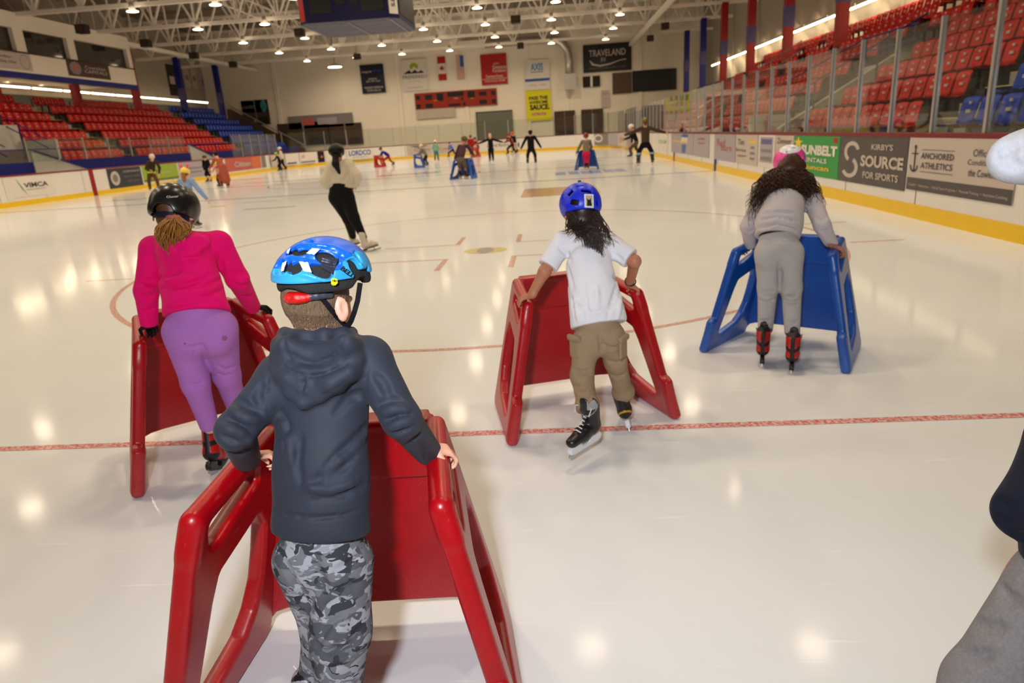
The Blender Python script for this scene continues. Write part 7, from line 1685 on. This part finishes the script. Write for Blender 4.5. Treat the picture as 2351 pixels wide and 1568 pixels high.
# the woman gliding in the middle distance
def FG(px, py, ym=58.0):
    p = G(px, py); p = np.array(p); return p*(ym/p[1]) if p[1] > ym or p[1] < 0 else p
def tail(w, L_, mt):
    def ex(T, Lp, s, J):
        g = Sdf(J['hd']-.35, J['hd']+.2, .008); a = J['hd']-J['ff']*.095*s-V(0, 0, .01); b = a-V(0, 0, L_*.5)-J['f']*.05; c_ = a-V(0, 0, L_)-J['f']*.02
        g.cap(a, b, w*.8, w, .02); g.cap(b, c_, w, w*.35, .02); g.build('ponytail', mt, T, smooth_it=1)
    return ex
def woman():
    F0 = V(-2.93, 10.08, 0); T = person(F0, 'woman in cream sweater and black leggings gliding on white figure skates')
    hd = P(773, 352, 10.0); nk = P(780, 372, 10.0); sh = [P(764, 385, 10.0), P(799, 380, 10.02)]; el = [P(750, 415, 9.95), P(816, 405, 9.98)]; wr = [P(757, 432, 10.15), P(812, 430, 10.15)]
    pel = P(783, 440, 10.0); ch = P(782, 400, 10.0); kn = [P(800, 503, 10.05), P(812, 498, 9.92)]; an = [P(812, 551, 10.27), P(840, 556, 9.95)]; f = unit(V(-.05, 1, 0)); U = V(0, 0, 1)
    g = Sdf(*box_of([hd, *sh, *el, *wr, *kn, *an], .2), .010); head_sdf(g, hd, unit(V(.3, 1, -.15)), U, 1.0, nk); g.cap(ch, pel, .10, .10, .03); g.cap(sh[0], sh[1], .04, .04, .03)
    for k in (0, 1): arm(g, sh[k], el[k], wr[k], .042, .036, .025); hand_sdf(g, wr[k], V((.6, -.6)[k], .7, -.1), V(0, 0, -1), (1, -1)[k], .95); arm(g, P((774, 793)[k], 450, 10), kn[k], an[k], .07, .05, .032)
    g.build('body', SK_m, T, smooth_it=1); eyes(hd, unit(V(.3, 1, -.15)), U, 1, T)
    g = Sdf(*box_of([nk, pel, *el, *wr], .2), .008); g.cap(ch, P(783, 422, 10), .165, .175, .04, (f, .72)); g.cap(sh[0], sh[1], .085, .085, .05)
    for k in (0, 1): arm(g, sh[k], el[k], wr[k], .085, .090, .070, .04)
    g.cut(P(783, 434, 10), -U, .02)
    for pl, rr in (([(800, 395), (790, 410), (775, 422)], .016), ([(806, 400), (808, 415), (812, 425)], .02), ([(755, 422), (785, 424), (812, 420)], .012)): g.fold(pl, rr, .02, 'sub', .5)
    g.build('sweater', fb('cream_knit', 206, 196, 176), T, smooth_it=1)
    g = Sdf(*box_of([pel, *kn, *an], .2), .008); g.cap(P(783, 432, 10), P(783, 450, 10), .165, .170, .03, (f, .8))
    for k in (0, 1): arm(g, P((773, 797)[k], 455, 10), kn[k], an[k]+unit(kn[k]-an[k])*.08, .115, .082, .052, .04)
    g.build('leggings', fb('black_leggings', 14, 12, 14), T, smooth_it=1)
    skate('figure', T, V(an[0][0]+.01, an[0][1]+.03, .0), V(.2, 1, 0), (-.1, 0, 1), 1.08); skate('figure', T, P(853, 577, 9.90)+V(0, 0, .0), V(.9, .55, .18), unit(V(-.35, 0, 1)), 1.08)
    M = np.array(frame(unit(V(.3, 1, -.15)), U)); g = Sdf(hd-.2, hd+.2, .007); g.ell(hd+U*.030, V(.108, .128, .110), M, 0); g.cut(hd-U*.020, unit(-U-f*.3), .006)
    g.build('helmet', mat('matte_black_helmet', rgb(12, 10, 12), .4, .25), T)
    g = Sdf(hd-.45, hd+.2, .009); g.ell(hd+U*.01, V(.085, .10, .09), M, 0); a = hd-f*.09-U*.03; g.cap(a, a-U*.11-f*.05, .042, .050, .02); g.cap(a-U*.11-f*.05, a-U*.24-f*.02+V(.03, 0, 0), .050, .022, .02); g.cut(hd+f*.03, f, .01) if False else None; g.build('ponytail', DKH, T, smooth_it=1)
woman()
def pig(T, Lp, s, J):
    for q in (-1, 1): g = Sdf(J['hd']-.3, J['hd']+.35, .008); g.cap(J['hd']+V(q*.06, 0, .10), J['hd']+V(q*.075, 0, .16), .022, .03, .01); g.build('helmet_ear', mat('coral', rgb(240, 80, 90), .4), T)
    g = Sdf(J['hd']-.45, J['hd']+.2, .008); a = J['hd']-J['ff']*.08; g.cap(a, a-V(0, 0, .14)-J['f']*.02, .045, .035, .02); g.cap(a-V(0, 0, .14)-J['f']*.02, a-V(0, 0, .26), .035, .015, .02); g.build('ponytail', MATS['honey_blond_hair'], T, smooth_it=1)
p = G(447, 524); farp('child in light blue sweater with a yellow helmet that has two coral ears', p, 1.25, 0, fb('light_blue_knit', 130, 160, 205), fb('dark_grey', 50, 50, 54), hk('yellow', 236, 206, 90), ('down', 'low'), .12, .0, .10, .1, .010, extra=pig)
# left group
def belt(T, Lp, s, J): g = Sdf(J['pel']-.3, J['pel']+.3, .012); g.cap(J['pel']-V(0, 0, .02), J['pel']+V(0, 0, .05), .135*s, .135*s, 0, (J['f'], .7)); g.cut(J['pel']+V(0, 0, .07), (0, 0, 1), 0); g.cut(J['pel']-V(0, 0, .02), (0, 0, -1), 0); g.build('hi_vis_band', mat('hi_vis', rgb(190, 240, 20), .5), T)
p = FG(356, 438); farp('person in brown top and trousers with a white cap skating before the lime advert', p, 1.66, -150, fb('dark_brown_knit', 62, 48, 38), fb('tan_trousers', 96, 66, 50), hk('cream', 214, 200, 176), ('down', 'front'), .35, -.25, .14, .35, .016, extra=belt)
p = FG(482, 419); farp('child all in black with shorts by the grey end of the left boards', p, 1.42, 170, fb('black_top', 16, 14, 18), fb('black_top', 16, 14, 18), hk('dark_brown', 48, 30, 26), ('down', 'down'), .05, 0, .10, 0, .016, shorts=True)
def robe(T, Lp, s, J): g = Sdf(J['pel']-1, J['pel']+.3, .02); g.cap(J['pel']+V(0, 0, .1), J['pel']-V(-.05, 0, .45), .13*s, .15*s, .05); g.build('skirt', fb('salmon', 168, 84, 66), T, smooth_it=1)
p = FG(518, 431); farp('person in salmon pink outfit with dark red skates leaning over a small child', p, 1.62, 60, fb('salmon', 168, 84, 66), fb('salmon', 168, 84, 66), DKH, ('fwd', 'fwd'), .45, 0, .10, .1, .018, hat='none', hair=DKH, extra=robe)
p = FG(507, 428); farp('small child with a bright yellow helmet beside the person in salmon pink', p, 1.12, 160, fb('pink_pale', 214, 150, 130), fb('black_top', 16, 14, 18), hk('lime', 214, 226, 40), ('down', 'fwd'), .1, 0, .09, 0, .018)
p = FG(651, 388, 49.5); farp('person in white top and black trousers skating by the far left boards', p, 1.62, 100, fb('offwhite', 214, 204, 190), fb('black_top', 16, 14, 18), hk('white', 226, 222, 214), ('down', 'down'), .05, 0, .08, .2, .02)
p = FG(644, 386, 48.5); farp('child in black with a lime green helmet beside the person in white', p, 1.30, 100, fb('black_top', 16, 14, 18), fb('black_top', 16, 14, 18), hk('lime2', 150, 220, 40), ('fwd', 'down'), .3, 0, .08, .1, .02)
# centre group
p = FG(893, 381); farp('skater in royal blue top and red trousers bending over the red aid', p, 1.30, 90, fb('royal_top', 10, 34, 140), fb('red_trousers', 150, 10, 14), hk('dark_brown', 48, 30, 26), ('fwd', 'fwd'), .75, 0, .08, .5, .018)
p = FG(979, 382); farp('child in grey top with a cream helmet holding the blue aid from behind', p, 1.28, 80, fb('grey_top', 120, 112, 100), fb('navy_trousers', 24, 30, 60), hk('cream2', 232, 214, 160), ('fwd', 'fwd'), .4, 0, .08, .1, .018)
p = FG(1003, 370); farp('child in mint overalls with a pale pink helmet near the far boards', p, 1.42, 0, fb('mint_top', 130, 170, 150), fb('teal_trousers', 60, 116, 124), hk('pale_pink', 236, 214, 206), ('down', 'down'), .0, 0, .10, 0, .02)
d_ = ray(1039, 352); p = V(d_[0]/d_[1]*57, 57, 0); farp('person in light blue top crouching low before the far boards', p, 1.25, 60, fb('sky_top', 70, 110, 180), fb('black_top', 16, 14, 18), DKH, ('down', 'fwd'), .5, 0, .14, .5, .022, hat='none', hair=DKH)
p = FG(1063, 410.5); farp('skater in plum top and grey shorts bent over a blue aid', p, 1.60, -20, fb('plum', 76, 46, 60), fb('taupe', 104, 90, 80), hk('olive', 90, 76, 40), ('low', 'fwd'), .55, 0, .10, .0, .014, shorts=True, shoe='hockey', skin=SK_m)
p = FG(1083, 357); farp('person in red top and black trousers left of the small red aid', p, 1.62, 0, fb('red_top', 150, 22, 24), fb('black_top', 16, 14, 18), hk('rust', 120, 50, 30), ('down', 'down'), .05, 0, .08, .1, .022)
p = FG(1098, 359); farp('small child in red jacket holding the small red aid', p, 1.45, 90, fb('red_top', 150, 22, 24), fb('red_trousers', 150, 10, 14), hk('purple', 70, 40, 90), ('fwd', 'fwd'), .3, 0, .08, .1, .022)
p = FG(1129, 372); farp('skater in black with both arms held straight out', p, 1.62, 180, fb('black_top', 16, 14, 18), fb('black_top', 16, 14, 18), DKH, ('wide', 'wide'), .0, 0, .08, .1, .018, hat='none', hair=DKH)
p = FG(1176, 355); farp('person in red and black jacket skating with one leg lifted near the far boards', p, 1.60, 60, fb('dark_red', 120, 20, 24), fb('black_top', 16, 14, 18), hk('rust', 120, 50, 30), ('fwd', 'down'), .35, 0, .09, .4, .022)
p = FG(1183, 352); farp('person in black top with an orange cap beside the red and black jacket', p, 1.68, 50, fb('black_top', 16, 14, 18), fb('beige', 190, 160, 130), hk('orange', 220, 70, 30), ('fwd', 'down'), .3, 0, .09, .2, .022)
p = FG(1221, 378); farp('skater in black coat with arms low and apart seen from behind', p, 1.66, 0, fb('black_coat', 14, 13, 15), fb('black_coat', 14, 13, 15), DKH, ('low', 'low'), .05, 0, .15, 0, .016, hat='none', hair=DKH, width=1.1)
def stripe(T, Lp, s, J):
    for k in (0, 1):
        a, b = J['kn'][k], J['an'][k]; m_ = a*.8+b*.2; g = Sdf(m_-.16, m_+.16, .012); g.cap(m_-V(0, 0, .06), m_+V(0, 0, .06), .074*s, .074*s, 0); g.cut(m_+V(0, 0, .04), (0, 0, 1), 0); g.cut(m_-V(0, 0, .04), (0, 0, -1), 0); g.build('knee_band', mat('reflective_band', rgb(140, 180, 205), .4), T)
p = FG(1347, 389.6); farp('small skater in grey top and bright pink trousers leaning on a blue aid', p, 1.38, -5, fb('grey_top', 120, 112, 100), fb('hot_pink', 210, 30, 80), hk('maroon', 130, 20, 40), ('low', 'fwd'), .35, 0, .05, .0, .014)
p = FG(1482, 379); farp('skater in brown jacket and black trousers with pale knee bands, arms apart', p, 1.78, 0, fb('umber', 74, 60, 44), fb('black_top', 16, 14, 18), hk('olive2', 110, 90, 30), ('wide', 'wide'), .05, 0, .20, 0, .014, extra=stripe)
p = FG(1459, 362); farp('child in black and white with a pale helmet behind the skater in brown', p, 1.62, 90, fb('black_top', 16, 14, 18), fb('brown_grey', 90, 76, 68), hk('white', 226, 222, 214), ('fwd', 'down'), .3, 0, .09, .3, .018)
for px, py, lab in ((1346, 382, ''),): pass
